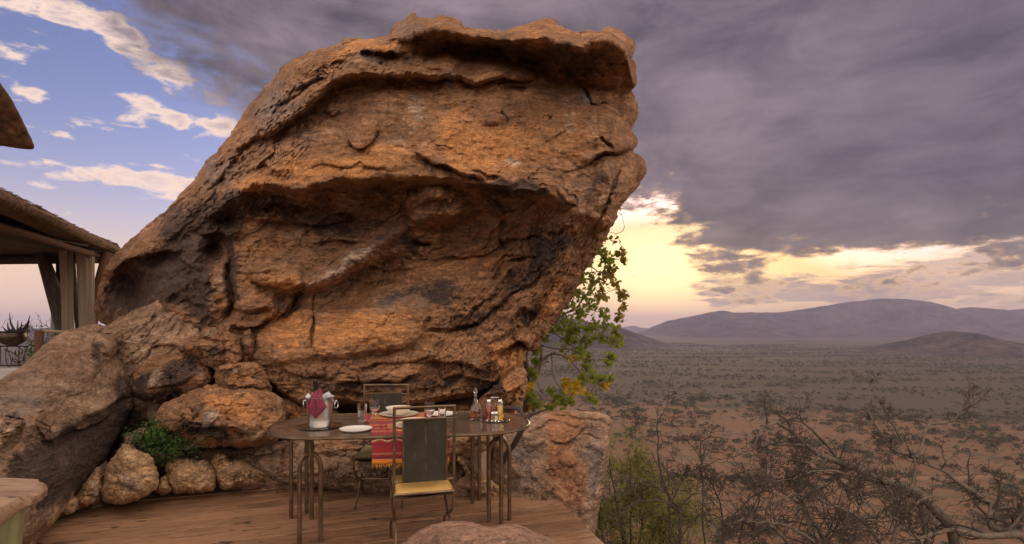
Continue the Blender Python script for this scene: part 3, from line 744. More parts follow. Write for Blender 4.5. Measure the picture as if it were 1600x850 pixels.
g.bump(400, 470, 40, 20, 0.18, 5, 3); g.ledge([(363, 482), (385, 484), (410, 482), (428, 488)], 0.12, 0.24, 14, 13)
g.ledge([(361, 511), (380, 512), (399, 509), (415, 500), (428, 494), (433, 472), (437, 456)], 0.16, 0.24, 18, 14)
g.crack([(478, 448), (462, 468), (445, 492), (430, 505)], 0.20, 4)
g.ledge([(200, 380), (240, 352), (270, 326), (300, 300)], 0.02, 0.14, 8, 7); g.ledge([(330, 262), (352, 250), (372, 240)], 0.02, 0.12, 8, 8)
g.ledge([(352, 238), (360, 233), (372, 231), (380, 222)], 0.12, 0.1, 8, 8)
g.ledge([(262, 400), (300, 420), (300, 470), (325, 480)], 0.08, 0.08, 12, 12)
# raised slab steps along the left shoulder
g.ledge([(405, 176), (420, 168), (450, 158), (468, 150)], 0.02, 0.06, 8, 10); g.ledge([(455, 160), (480, 135), (500, 122), (516, 126)], 0.0, 0.10, 8, 10)
g.ledge([(491, 124), (500, 122), (508, 128)], 0.06, 0.1, 8, 8); g.ledge([(512, 104), (524, 96), (545, 92), (565, 84)], 0.04, 0.08, 10, 10)
g.ledge([(530, 70), (550, 64), (582, 62)], 0.03, 0.10, 6, 5)
for k in range(9):
    x = 300 + k * 24; y = 290 - k * 26 + 14
    g.ledge([(x, y + 12), (x + 30, y - 16), (x + 62, y - 44)], 0.02, 0.06, 9, 7, warp=2)
# stains: d dark (partly shade painted into cave and hollows), o orange, p pale, g grey
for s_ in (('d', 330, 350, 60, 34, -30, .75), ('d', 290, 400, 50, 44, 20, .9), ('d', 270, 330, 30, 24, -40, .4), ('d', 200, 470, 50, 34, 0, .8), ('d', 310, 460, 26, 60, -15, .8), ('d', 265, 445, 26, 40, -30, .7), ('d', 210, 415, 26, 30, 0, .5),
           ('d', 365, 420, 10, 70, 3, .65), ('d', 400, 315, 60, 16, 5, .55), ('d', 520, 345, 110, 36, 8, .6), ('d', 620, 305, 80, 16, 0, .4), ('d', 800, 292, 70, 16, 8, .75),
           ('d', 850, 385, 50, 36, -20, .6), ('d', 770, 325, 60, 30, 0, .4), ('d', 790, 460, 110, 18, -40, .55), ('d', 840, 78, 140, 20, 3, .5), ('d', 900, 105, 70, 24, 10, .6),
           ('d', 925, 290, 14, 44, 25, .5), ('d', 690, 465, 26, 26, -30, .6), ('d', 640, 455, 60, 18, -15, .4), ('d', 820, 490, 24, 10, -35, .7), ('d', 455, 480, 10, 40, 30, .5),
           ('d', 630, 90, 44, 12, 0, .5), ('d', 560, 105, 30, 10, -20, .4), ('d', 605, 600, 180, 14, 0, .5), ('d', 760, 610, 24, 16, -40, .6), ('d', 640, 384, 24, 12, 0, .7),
           ('o', 720, 215, 34, 60, 5, .85), ('g', 620, 215, 30, 40, 0, .35), ('g', 480, 210, 34, 30, 0, .3), ('d', 430, 240, 40, 14, -30, .3), ('o', 780, 235, 60, 40, 0, .75), ('o', 560, 255, 90, 22, -6, .8), ('o', 460, 270, 60, 22, 5, .7), ('o', 600, 74, 40, 8, -10, .9),
           ('o', 545, 78, 30, 10, -30, .8), ('o', 570, 515, 90, 34, -6, .85), ('o', 440, 510, 40, 50, 0, .7), ('o', 430, 440, 50, 20, 0, .5), ('o', 790, 560, 30, 26, -40, .8),
           ('o', 390, 290, 26, 14, -20, .8), ('o', 360, 210, 14, 50, 40, .35), ('o', 720, 410, 70, 24, -10, .45), ('o', 700, 360, 60, 24, 0, .3), ('o', 860, 470, 40, 14, -55, .6),
           ('o', 400, 390, 60, 24, 0, .35), ('o', 840, 50, 50, 10, 0, .45), ('o', 905, 240, 40, 50, 0, .3), ('o', 870, 200, 60, 50, 0, .3),
           ('p', 650, 175, 22, 34, 10, .55), ('p', 730, 185, 30, 18, 0, .4), ('p', 800, 252, 20, 8, 10, .8), ('p', 525, 175, 22, 44, 15, .35), ('p', 890, 195, 12, 40, 0, .5), ('p', 925, 215, 8, 40, 0, .4),
           ('p', 540, 412, 90, 9, -32, .6), ('g', 540, 412, 100, 12, -32, .6), ('p', 438, 475, 6, 24, 25, .9), ('p', 350, 430, 8, 22, 10, .5), ('p', 318, 345, 6, 40, 15, .5), ('p', 690, 505, 10, 14, 0, .4), ('p', 950, 300, 12, 60, 28, .45),
           ('p', 340, 460, 30, 24, 0, .35), ('p', 720, 30, 30, 8, 0, .5), ('p', 760, 540, 60, 8, -45, .3),
           ('g', 430, 165, 60, 50, -45, .6), ('g', 340, 270, 40, 50, -45, .55), ('g', 580, 90, 30, 16, -20, .6), ('g', 640, 45, 30, 20, 0, .5), ('g', 900, 300, 60, 80, 30, .35), ('g', 910, 152, 16, 12, 20, 1.0),
           ('g', 840, 110, 60, 20, 10, .3), ('g', 640, 470, 90, 22, -10, .6), ('g', 706, 130, 14, 16, 0, .8), ('g', 500, 120, 30, 10, -30, .4)):
    g.stain(*s_[:6], amp=s_[6])
def big_base(px, py):
    return R.get(R.D, px, py)
R2 = Relief.__new__(Relief); R2.__dict__.update(R.__dict__); R2.D = np.zeros_like(R.D)
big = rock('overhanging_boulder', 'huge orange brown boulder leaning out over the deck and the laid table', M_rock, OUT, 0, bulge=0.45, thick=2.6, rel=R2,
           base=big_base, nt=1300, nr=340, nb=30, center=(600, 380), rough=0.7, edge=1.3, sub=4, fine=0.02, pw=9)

# ---- the other boulders and stones
def rel_for(outline, feats=None, grains=(), step=1.0, seed=0.0, pad=12, fac=1.0):
    P = np.array(outline); lo = P.min(0) - pad; hi = P.max(0) + pad
    r = Relief((int(lo[0]), int(lo[1]), int(hi[0]), int(hi[1])), step, seed)
    for g_ in grains: r.grain(*g_)
    sc_ = min(40.0, (hi - lo).mean() * .30)
    r.grain(fac * .0011 * sc_, sc_, -25, 1.4, 4, None, 'facet', 5.0); r.grain(fac * .0007 * sc_, sc_ * .35, -20, 1.8, 4, None, 'facet', 6.0)
    for f in feats or []:
        getattr(r, f[0])(*f[1:])
    return r

def add_rock(name, label, mat, outline, Y0, feats=(), grains=(), seed=1.0, cat='boulder', **kw):
    r = rel_for(outline, feats, grains, seed=seed, fac=kw.pop('fac', 1.0))
    return rock(name, label, mat, outline, Y0, rel=r, cat=cat, **kw)

# big smooth boulder at the left
add_rock('boulder', 'big smooth brown boulder at the left edge with a black stained underside', M_rock_g,
    [(-120, 660), (-60, 612), (0, 592), (35, 570), (64, 544), (85, 525), (100, 519), (120, 517), (140, 519), (156, 521), (172, 524), (182, 532), (183, 548), (180, 554),
     (190, 566), (199, 582), (206, 606), (209, 626), (206, 644), (196, 662), (186, 680), (172, 700), (163, 722), (150, 738), (128, 766), (112, 788), (90, 812), (60, 840), (20, 860), (-120, 870)],
    4.7, [('ledge', [(84, 700), (92, 684), (112, 668), (130, 652), (160, 640), (184, 626), (205, 622)], .10, .16, 40, 40),
          ('ledge', [(60, 690), (80, 690), (105, 676), (130, 668), (160, 656), (180, 640)], .05, .10, 20, 14),
          ('ledge', [(58, 664), (70, 690), (82, 690)], .0, .05, 9, 7), ('crack', [(40, 648), (66, 660), (82, 670)], .03, 1.6),
          ('bump', 170, 542, 18, 15, .16, 20, 4), ('crack', [(150, 524), (148, 540), (160, 552), (176, 556)], .10, 2.0),
          ('crack', [(143, 585), (146, 600), (150, 616)], .04, 2), ('ledge', [(-10, 655), (20, 650), (38, 654)], .03, .05, 8, 8),
          ('bump', 70, 610, 50, 40, .10, 0), ('ridge', [(70, 600), (62, 640), (44, 672), (10, 720)], .06, 14), ('bump', 20, 610, 40, 26, -.08, 0),
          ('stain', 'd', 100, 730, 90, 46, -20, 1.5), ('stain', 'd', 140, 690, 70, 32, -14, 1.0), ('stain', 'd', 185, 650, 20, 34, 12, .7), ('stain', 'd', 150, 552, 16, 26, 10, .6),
          ('stain', 'd', 60, 720, 44, 20, -20, .5), ('stain', 'd', 188, 600, 12, 26, -20, .5), ('stain', 'o', 110, 545, 50, 18, -10, .35), ('stain', 'p', 130, 620, 70, 40, 0, .35),
          ('stain', 'p', 110, 680, 40, 20, -10, .4), ('stain', 'g', 30, 625, 60, 34, -20, .6), ('stain', 'p', 90, 800, 40, 14, -35, .6), ('stain', 'o', 75, 820, 50, 12, -35, .5)],
    [(0.06, 70, -20, 2.0, 4), (0.035, 22, -25, 3.0, 4, None, 'ridged'), (0.012, 9, -10, 2, 4)], 5.1, rough=0.45, bulge=0.75, thick=1.6, nt=620, nr=190, fac=.28, center=(60, 690), tilt=(0.55, -0.55), edge=0.8, low=0.0)
add_rock('flat_rock', 'flat pale stone slab at the left edge resting against the big smooth boulder', M_rock_g,
    [(-90, 665), (-30, 654), (0, 652), (24, 654), (38, 660), (30, 672), (14, 684), (0, 698), (-30, 720), (-90, 735)], 3.6,
    [('stain', 'p', 5, 664, 30, 10, 0, .5)], [(0.05, 24, -30, 2, 4)], 7.0, bulge=0.12, thick=0.5, nt=220, nr=50, center=(-20, 688), tilt=(0.0, -0.4), cat='rock')
# pale slanting slab behind
add_rock('rock_slab', 'long slanting tan rock slab between the big smooth boulder and the overhang', M_rock_g,
    [(120, 512), (150, 508), (166, 510), (185, 496), (205, 486), (232, 476), (260, 470), (300, 500), (330, 560), (330, 640), (250, 660), (200, 640), (170, 580), (150, 540)], 6.5,
    [('crack', [(190, 560), (215, 530), (240, 500), (262, 480)], .05, 2.5), ('crack', [(206, 585), (240, 545), (275, 510)], .05, 2.5), ('ledge', [(240, 546), (262, 540), (285, 545), (300, 548)], .06, .10, 10, 7),
     ('stain', 'p', 225, 530, 50, 26, -40, .5), ('stain', 'o', 262, 545, 30, 10, 0, .6), ('stain', 'd', 188, 552, 14, 8, -40, .6), ('stain', 'g', 200, 580, 30, 20, 0, .5)],
    [(0.09, 24, -48, 4.0, 5, None, 'ridged'), (0.05, 9, -48, 4, 4)], 9.0, bulge=0.35, thick=1.0, nt=420, nr=110, tilt=(-0.35, -0.6), edge=1.1, fac=.3, cat='rock')
add_rock('boulder', 'low dark rock lying behind the big smooth boulder below the curtains', M_rock_g,
    [(96, 520), (110, 514), (135, 511), (150, 509), (165, 513), (190, 520), (190, 545), (150, 560), (100, 545)], 6.4, [], [(0.05, 20, 0, 2, 4)], 9.5, bulge=0.2, thick=0.6, nt=160, nr=36)
# dark oval boulder
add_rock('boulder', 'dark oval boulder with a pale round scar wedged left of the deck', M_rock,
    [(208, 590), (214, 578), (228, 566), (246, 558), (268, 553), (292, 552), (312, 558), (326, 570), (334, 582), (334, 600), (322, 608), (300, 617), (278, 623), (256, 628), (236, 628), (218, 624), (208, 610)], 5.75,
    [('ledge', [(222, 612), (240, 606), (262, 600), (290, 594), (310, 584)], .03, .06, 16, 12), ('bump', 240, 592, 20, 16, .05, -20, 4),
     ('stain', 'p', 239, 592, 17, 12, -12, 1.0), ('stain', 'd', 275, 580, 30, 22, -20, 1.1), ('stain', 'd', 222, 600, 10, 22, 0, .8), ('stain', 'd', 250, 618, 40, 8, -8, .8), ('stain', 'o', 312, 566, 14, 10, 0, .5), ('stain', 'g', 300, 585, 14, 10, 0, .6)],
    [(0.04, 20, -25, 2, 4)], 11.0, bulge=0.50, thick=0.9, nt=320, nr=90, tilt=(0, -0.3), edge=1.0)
add_rock('boulder', 'angular wedge shaped rock with a pointed left tip under the overhang', M_rock,
    [(278, 541), (290, 532), (310, 526), (318, 515), (328, 513), (342, 514), (352, 518), (366, 524), (376, 534), (379, 560), (368, 570), (345, 576), (322, 568), (305, 558), (290, 550)], 5.65,
    [('ledge', [(282, 548), (298, 554), (315, 556), (335, 560)], .05, .10, 12, 8), ('crack', [(352, 522), (350, 545), (344, 565)], .05, 2), ('crack', [(316, 530), (335, 532), (350, 536)], .05, 2.4), ('ledge', [(310, 529), (325, 528), (345, 533)], .04, .08, 7, 7),
     ('stain', 'p', 330, 520, 16, 6, -10, .8), ('stain', 'o', 368, 548, 8, 18, 5, .6), ('stain', 'o', 300, 544, 16, 6, 20, .6), ('stain', 'd', 340, 550, 18, 14, 0, .5), ('stain', 'p', 365, 550, 4, 16, 0, .5)],
    [(0.05, 16, 10, 1.5, 4)], 12.0, bulge=0.35, thick=0.8, nt=320, nr=90, tilt=(0, -0.3), edge=1.2)
add_rock('boulder', 'knobbly orange rock block standing above the long tan boulder left of the table', M_rock,
    [(336, 576), (345, 569), (365, 566), (385, 566), (402, 570), (416, 584), (424, 600), (420, 620), (395, 632), (360, 630), (340, 612), (335, 594)], 5.5,
    [('ledge', [(344, 580), (360, 574), (376, 572), (390, 578)], .04, .09, 9, 8), ('ledge', [(340, 598), (365, 604), (395, 606)], .04, .07, 12, 8), ('stain', 'o', 370, 588, 30, 12, 0, .8), ('stain', 'p', 362, 574, 16, 5, 0, .7), ('stain', 'p', 395, 592, 14, 10, 0, .4)],
    [(0.05, 14, 20, 2, 4)], 13.0, bulge=0.35, thick=0.8, nt=280, nr=80, edge=1.3)
add_rock('rock', 'narrow upright stone wedged in the cleft under the overhang left of the orange face', M_rock,
    [(380, 520), (392, 512), (398, 530), (394, 552), (392, 572), (378, 572), (379, 545)], 5.9, [('stain', 'p', 388, 535, 6, 30, 0, .5)], [(0.04, 12, 80, 2, 4)], 13.5, bulge=0.15, thick=0.5, nt=160, nr=40, cat='rock')
add_rock('boulder', 'long tan boulder with a grey lichen patch above the row of edging stones', M_rock,
    [(243, 660), (247, 642), (262, 628), (285, 618), (310, 608), (334, 602), (352, 603), (372, 606), (400, 606), (430, 614), (444, 624), (446, 645), (444, 668), (436, 682), (418, 692), (395, 698), (360, 699), (325, 697), (290, 690), (262, 680), (246, 674)], 5.15,
    [('ledge', [(290, 672), (315, 668), (340, 666), (372, 672), (400, 676)], .08, .14, 20, 12), ('ledge', [(300, 694), (330, 690), (370, 688), (420, 684)], .05, .08, 9, 5), ('bump', 320, 652, 30, 12, .06, -20),
     ('stain', 'd', 320, 672, 46, 14, 6, 1.0), ('stain', 'd', 312, 630, 20, 8, -10, .6), ('stain', 'g', 325, 656, 22, 10, -25, 1.3), ('stain', 'p', 325, 655, 18, 7, -25, .8), ('stain', 'o', 372, 640, 50, 24, 10, .7), ('stain', 'o', 345, 632, 20, 10, 20, .7),
     ('stain', 'p', 395, 672, 20, 8, 0, .8), ('stain', 'p', 440, 640, 7, 30, 0, .6), ('stain', 'p', 270, 640, 20, 10, -30, .3)],
    [(0.05, 34, -20, 2, 4), (0.06, 18, 5, 3, 4, None, 'ridged')], 14.0, bulge=0.55, thick=1.0, nt=520, nr=140, tilt=(0, -0.35), edge=1.2)
add_rock('rock', 'small tan rock half hidden behind the green plant', M_rock_g,
    [(192, 690), (200, 676), (216, 668), (232, 672), (244, 690), (262, 700), (290, 705), (285, 730), (240, 740), (205, 730), (192, 708)], 5.1, [], [(0.05, 18, 0, 2, 4)], 15.0, bulge=0.3, thick=0.6, nt=200, nr=50, cat='rock')
add_rock('rock', 'low brown rock shelf behind the row of edging stones under the long tan boulder', M_rock_g,
    [(275, 712), (300, 702), (340, 698), (380, 700), (420, 694), (460, 690), (520, 700), (520, 760), (440, 775), (360, 770), (290, 765)], 5.35, [('ledge', [(300, 712), (350, 706), (400, 712), (440, 706)], .05, .08, 10, 7), ('crack', [(420, 735), (450, 742), (480, 760)], .08, 2), ('stain', 'p', 392, 715, 16, 5, 30, .6)],
    [(0.05, 24, 5, 3, 4, None, 'ridged')], 15.5, bulge=0.3, thick=0.8, nt=300, nr=70, tilt=(0, -.35), cat='rock')
# rocks under the table
add_rock('boulder', 'broad low ledge of layered rock behind the table legs', M_rock_g,
    [(418, 745), (424, 722), (436, 704), (452, 692), (480, 672), (560, 664), (650, 664), (700, 676), (735, 690), (748, 720), (745, 748), (720, 764), (680, 770), (640, 769), (600, 769), (560, 768), (520, 764), (490, 762), (455, 762), (430, 758)], 5.2,
    [('ledge', [(455, 735), (500, 742), (545, 746), (600, 752), (640, 752)], .06, .08, 16, 8), ('ledge', [(480, 705), (540, 712), (590, 716), (650, 714)], .06, .10, 16, 9), ('crack', [(420, 738), (440, 745), (470, 744)], .08, 2.4), ('crack', [(505, 745), (525, 725), (545, 712)], .05, 2),
     ('bump', 680, 735, 26, 22, -.25, 0, 3), ('stain', 'o', 530, 700, 40, 10, 8, .8), ('stain', 'p', 600, 735, 60, 22, 0, .3), ('stain', 'o', 440, 720, 20, 20, 0, .4), ('stain', 'g', 570, 730, 60, 20, 0, .4)],
    [(0.05, 40, 0, 2, 4), (0.09, 16, 4, 3.5, 5, None, 'ridged')], 16.0, bulge=0.42, thick=1.2, nt=560, nr=130, tilt=(0, -0.4), edge=1.2, center=(585, 722))
add_rock('boulder', 'rounded dark boulder in the shadow behind the champagne bucket', M_rock,
    [(428, 640), (440, 622), (470, 628), (510, 630), (530, 650), (540, 680), (520, 700), (470, 700), (436, 690)], 5.75, [('stain', 'o', 460, 650, 30, 20, 0, .5)], [(0.05, 20, 0, 2, 4, None, 'ridged')], 16.5, bulge=0.35, thick=0.8, nt=240, nr=60)
add_rock('boulder', 'reddish rock filling the gap behind the far chair under the overhang', M_rock,
    [(520, 670), (560, 652), (600, 648), (650, 636), (690, 628), (740, 622), (790, 618), (800, 640), (790, 690), (700, 710), (560, 710)], 6.0, [('ledge', [(600, 660), (660, 652), (720, 640)], .08, .12, 12, 8), ('stain', 'o', 700, 650, 50, 14, 0, .5)], [(0.08, 24, -5, 3, 4, None, 'ridged')], 16.7, bulge=0.3, thick=0.8, nt=300, nr=70)
add_rock('rock', 'pale rounded stone tucked under the right end of the table', M_rock_s,
    [(706, 700), (708, 688), (720, 680), (745, 674), (765, 676), (770, 690), (760, 704), (738, 712), (714, 712)], 5.0, [('stain', 'g', 740, 690, 20, 10, 0, .5)], [(0.03, 12, 0, 2, 4)], 17.0, bulge=0.25, thick=0.5, nt=180, nr=46, cat='rock')
add_rock('rock', 'pale ribbed stone like an old root under the right end of the table', M_rock_s,
    [(712, 712), (718, 708), (732, 722), (752, 738), (768, 752), (784, 766), (776, 782), (745, 776), (712, 778), (706, 760), (724, 742), (722, 726)], 4.95,
    [('crack', [(718, 712), (734, 734), (752, 760)], .06, 1.6), ('crack', [(726, 718), (746, 742), (770, 770)], .06, 1.6), ('ledge', [(712, 756), (730, 760), (760, 772)], .04, .06, 8, 6), ('stain', 'o', 740, 738, 20, 14, 40, .6), ('stain', 'g', 730, 768, 24, 8, 10, .7)],
    [(0.06, 8, 50, 6, 3, None, 'ridged')], 18.0, bulge=0.2, thick=0.5, nt=260, nr=60, center=(742, 760), cat='rock')
# right hand upright slab
add_rock('rock_slab', 'upright squared rock slab with a rust red streak at the right edge of the deck', M_rock_g,
    [(768, 790), (766, 720), (772, 680), (790, 662), (812, 648), (840, 643), (870, 641), (893, 640), (918, 642), (940, 644), (952, 650), (957, 660), (955, 690), (951, 716), (945, 746), (940, 776), (933, 812), (926, 850), (900, 900), (840, 930), (790, 900)], 5.0,
    [('crack', [(826, 674), (842, 668), (858, 660), (880, 661)], .05, 1.8), ('crack', [(856, 688), (878, 692), (900, 684), (918, 668)], .06, 2.0), ('crack', [(902, 684), (922, 682), (940, 686)], .05, 1.8), ('crack', [(880, 662), (898, 668), (912, 662)], .04, 1.6),
     ('ledge', [(845, 652), (880, 648), (905, 652), (930, 656), (950, 660)], .04, .07, 9, 6), ('ledge', [(856, 690), (880, 693), (902, 686)], .03, .06, 10, 8), ('crack', [(800, 726), (830, 706), (850, 692)], .03, 2), ('ledge', [(860, 734), (880, 728), (900, 726)], .02, .04, 9, 7),
     ('ridge', [(952, 665), (944, 730), (934, 800)], .12, 8), ('crack', [(938, 650), (944, 664), (954, 668)], .05, 1.6),
     ('stain', 'o', 880, 660, 28, 22, 0, 1.0), ('stain', 'o', 872, 715, 26, 48, 8, .8), ('stain', 'o', 895, 770, 24, 44, -5, .75), ('stain', 'g', 820, 710, 30, 60, 0, .6), ('stain', 'g', 930, 730, 18, 70, 5, .8), ('stain', 'd', 900, 800, 30, 12, 30, .4), ('stain', 'p', 820, 740, 26, 20, 0, .4), ('stain', 'd', 925, 672, 20, 20, 0, .35)],
    [(0.05, 36, 20, 1.5, 4), (0.018, 12, -40, 2, 5, None, 'ridged'), (0.010, 6, -30, 2, 3, None, 'ridged')], 19.0, bulge=0.28, thick=0.9, nt=560, nr=170, fac=.35, rough=.5, tilt=(-0.15, -0.35), pw=7, edge=0.7, center=(860, 770), cat='rock')
add_rock('boulder', 'rust brown rock at the foot of the overhang beside the leafy tree', M_rock,
    [(742, 640), (752, 618), (770, 604), (785, 590), (800, 580), (812, 574), (822, 582), (822, 604), (818, 624), (812, 644), (806, 668), (770, 680), (745, 668)], 5.55,
    [('crack', [(792, 636), (802, 620), (812, 604)], .07, 2), ('ledge', [(752, 622), (775, 616), (795, 622)], .06, .09, 10, 8), ('ledge', [(760, 640), (785, 636), (805, 640)], .06, .12, 8, 8), ('stain', 'o', 800, 606, 16, 20, 30, .8), ('stain', 'd', 776, 606, 14, 20, 30, .8), ('stain', 'g', 812, 640, 8, 30, 10, .6)],
    [(0.05, 14, -50, 3, 4, None, 'ridged')], 20.0, bulge=0.3, thick=0.8, nt=280, nr=70, edge=1.2)
# foreground granite
add_rock('boulder', 'pink speckled granite rock humping up in front of the near chair', M_rock_r,
    [(560, 900), (600, 870), (632, 846), (650, 832), (668, 822), (690, 815), (712, 813), (735, 815), (752, 821), (768, 823), (785, 820), (806, 820), (830, 828), (852, 838), (872, 850), (900, 875), (930, 910), (880, 990), (600, 990)], 2.25,
    [('bump', 705, 850, 60, 30, .06, 0), ('stain', 'p', 790, 840, 30, 10, 10, .4)], [(0.03, 40, 0, 1, 4), (0.008, 5, 0, 1, 3)], 21.0, bulge=0.35, thick=0.6, nt=420, nr=110, tilt=(0, -0.35), edge=0.7, rough=0.35, cat='boulder', fac=.15)
# edging stones along the deck
STN = [
 ('squat tan edging stone, tallest of the row beside the deck and nearest the green plant', 4.55,
  [(160, 775), (162, 755), (165, 735), (172, 718), (186, 702), (196, 696), (208, 700), (222, 706), (234, 712), (242, 728), (247, 750), (244, 762), (228, 772), (210, 780), (188, 786), (168, 783)], 22.0),
 ('rounded tan stone block with a flat crumbly top, middle of the edging row', 4.85,
  [(260, 732), (264, 720), (280, 716), (294, 715), (308, 718), (324, 724), (334, 736), (337, 752), (334, 764), (316, 768), (290, 770), (272, 768), (264, 754)], 23.0),
 ('long tan edging stone with a raised knob at its left end, last of the row', 4.95,
  [(328, 722), (332, 710), (344, 706), (354, 712), (362, 720), (378, 718), (392, 726), (406, 734), (418, 740), (412, 748), (400, 758), (372, 762), (346, 765), (336, 756), (330, 740)], 24.0),
 ('narrow leaning tan stone between the big smooth boulder and the tallest edging stone', 4.5,
  [(114, 792), (120, 776), (132, 756), (144, 740), (154, 732), (161, 744), (161, 764), (156, 782), (140, 790), (124, 796)], 25.0),
 ('little triangular tan stone between two larger edging stones', 4.75,
  [(244, 764), (250, 748), (258, 742), (264, 756), (268, 768), (256, 772), (246, 770)], 26.0)]
for lab, y_, o_, sd_ in STN:
    add_rock('edging_stone', lab, M_rock_s, o_, y_,
        [('stain', 'g', o_[0][0] + 40, o_[0][1] - 20, 26, 16, 30, .6), ('stain', 'o', o_[0][0] + 20, o_[0][1] - 6, 18, 26, 0, .4), ('ledge', [(o_[0][0] + 10, o_[0][1] - 14), (o_[0][0] + 30, o_[0][1] - 20), (o_[0][0] + 60, o_[0][1] - 6)], .02, .03, 8, 7)],
        [(0.045, 18, 20, 1.3, 4), (0.010, 7, 0, 1, 4, None, 'ridged')], sd_, bulge=0.24, thick=0.45, nt=300, nr=90, tilt=(0, -0.3), edge=1.2, cat='stone', low=0.02, pw=3, fac=.4, rough=.4)
for lab, y_, o_, sd_ in (
 ('lumpy tan rock at the left end of the deck below the leaning stone', 4.35, [(70, 806), (84, 792), (100, 780), (116, 778), (126, 786), (120, 798), (104, 806), (84, 816), (70, 818)], 27.0),
 ('rough brown rock beside the corner of the wooden topped ledge', 4.0, [(34, 838), (42, 822), (58, 808), (74, 802), (86, 808), (80, 820), (60, 832), (50, 850), (40, 862), (32, 856)], 28.0),
 ('dark rock at the bottom left between the ledge and the deck', 3.7, [(18, 880), (26, 858), (36, 846), (50, 846), (52, 866), (46, 900), (24, 910)], 29.0)):
    add_rock('rock', lab, M_rock_s, o_, y_, [('stain', 'd', o_[0][0] + 16, o_[0][1], 20, 6, -35, .6)], [(0.04, 12, -35, 2, 4, None, 'ridged')], sd_, bulge=0.2, thick=0.4, nt=200, nr=50, edge=1.2, cat='rock')
add_rock('rock', 'shadowed brown rock filling the gaps behind the edging stones', M_rock_g,
    [(100, 800), (120, 770), (150, 748), (200, 740), (260, 738), (330, 740), (332, 764), (300, 772), (240, 780), (180, 790), (130, 806)], 5.0, [], [(0.04, 18, 0, 2, 4)], 31.0, bulge=0.1, thick=0.5, nt=200, nr=36, tilt=(.28, -.8), cat='rock')

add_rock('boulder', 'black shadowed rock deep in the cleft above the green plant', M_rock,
    [(170, 600), (205, 600), (240, 612), (262, 622), (268, 660), (262, 700), (230, 730), (180, 740), (160, 700), (160, 640)], 5.95, [('stain', 'd', 215, 660, 60, 60, 0, 1.0)], [(0.05, 18, 0, 2, 4)], 32.0, bulge=0.15, thick=0.5, nt=200, nr=40)  # added rock, blackened all over to give the cleft its shade

# ------------------------------------------------------------------ land
FLOOR = -75.0
def lerp(a, b, t): return a + (b - a) * t
def terrain_z(x, y):
    """terrace under the camera, a steep stony slope, then the flat valley"""
    ye = lerp(6.6, 12.5, sstep(-x, 1.5, 5.0))
    d = np.maximum(y - ye, x - 0.15 + 0.18 * np.clip(y - 3, -6, 6))
    d = np.maximum(d, -0.2 * 0 + (np.hypot(x, y) - 60) * 0.35)
    d = np.maximum(d, 0)
    q = np.stack([x / 9, y / 9, np.zeros_like(x)], 1)
    z = -0.45 - d * 1.25 - fbm(q, 4) * np.clip(d, 0, 14) * 0.35
    q2 = np.stack([x / 420, y / 420, np.zeros_like(x)], 1)
    v = FLOOR + fbm(q2, 4) * 3.0
    return np.maximum(z, v)
def terrain_col(): pass
nA = 420
rr = np.concatenate([np.linspace(0.0, 14, 60)[1:], np.geomspace(14.3, 200, 90)[1:], np.geomspace(203, 12000, 150)])
aa = np.linspace(0, 2 * np.pi, nA, endpoint=False)
# finer in front of the camera
aa = aa + 0.35 * np.sin(aa) * -1.0
RRg, AAg = np.meshgrid(rr, aa, indexing='ij')
tx, ty = RRg * np.sin(AAg), RRg * np.cos(AAg)
tz = terrain_z(tx.ravel(), ty.ravel()).reshape(tx.shape)
Vt = np.vstack([np.stack([tx, ty, tz], -1).reshape(-1, 3), [[0, 0, -0.45]]])
i = np.arange(len(rr) - 1)[:, None] * nA; j = np.arange(nA)[None]; jn = (j + 1) % nA
Q = np.stack([i + j, i + jn, i + nA + jn, i + nA + j], -1).reshape(-1, 4)
T = np.stack([np.full(nA, len(Vt) - 1), (np.arange(nA) + 1) % nA, np.arange(nA)], 1)

m, nt, b = newmat('red_savanna_soil')
geo = nt.nodes.new('ShaderNodeNewGeometry')
pos = geo.outputs['Position']
sp = nt.nodes.new('ShaderNodeSeparateXYZ'); nt.links.new(pos, sp.inputs[0])
gx, gy, gz = X(sp.outputs[0]), X(sp.outputs[1]), X(sp.outputs[2])
flat = mapped(nt, pos, (1, 1, 0.0))
na = noise(flat, 0.004, 6, 0.6, 0.3); nb_ = noise(flat, 0.02, 6, 0.62, 0.3); nc = noise(flat, 0.10, 5, 0.65); nd = noise(flat, 0.6, 4, 0.6)
soil = mixc((nb_ - 0.5) * 1.6 + (nc - 0.5) * 1.0 + 0.5, (0.122, 0.066, 0.040), (0.245, 0.138, 0.080))
scrub = mixc(nc, (0.042, 0.036, 0.025), (0.100, 0.082, 0.052))
soil = mixc((noise(flat, 0.045, 7, 0.7, 0.5) - .5).sstep(0.0, 0.12) * 0.55, soil, (0.125, 0.100, 0.058))
dist = X.op('SQRT', gx * gx + gy * gy)
wood = (dist - 560.0 + (na - 0.5) * 500.0 + (nb_ - 0.5) * 240.0).sstep(-60, 160)     # beyond the clearing the bush closes up
cover = (wood * 0.85 + (nb_ - 0.5) * 1.8 + (nc - 0.5) * 2.0 + 0.10).sstep(0.10, 0.5)
col = mixc(cover * 0.9, soil, scrub)
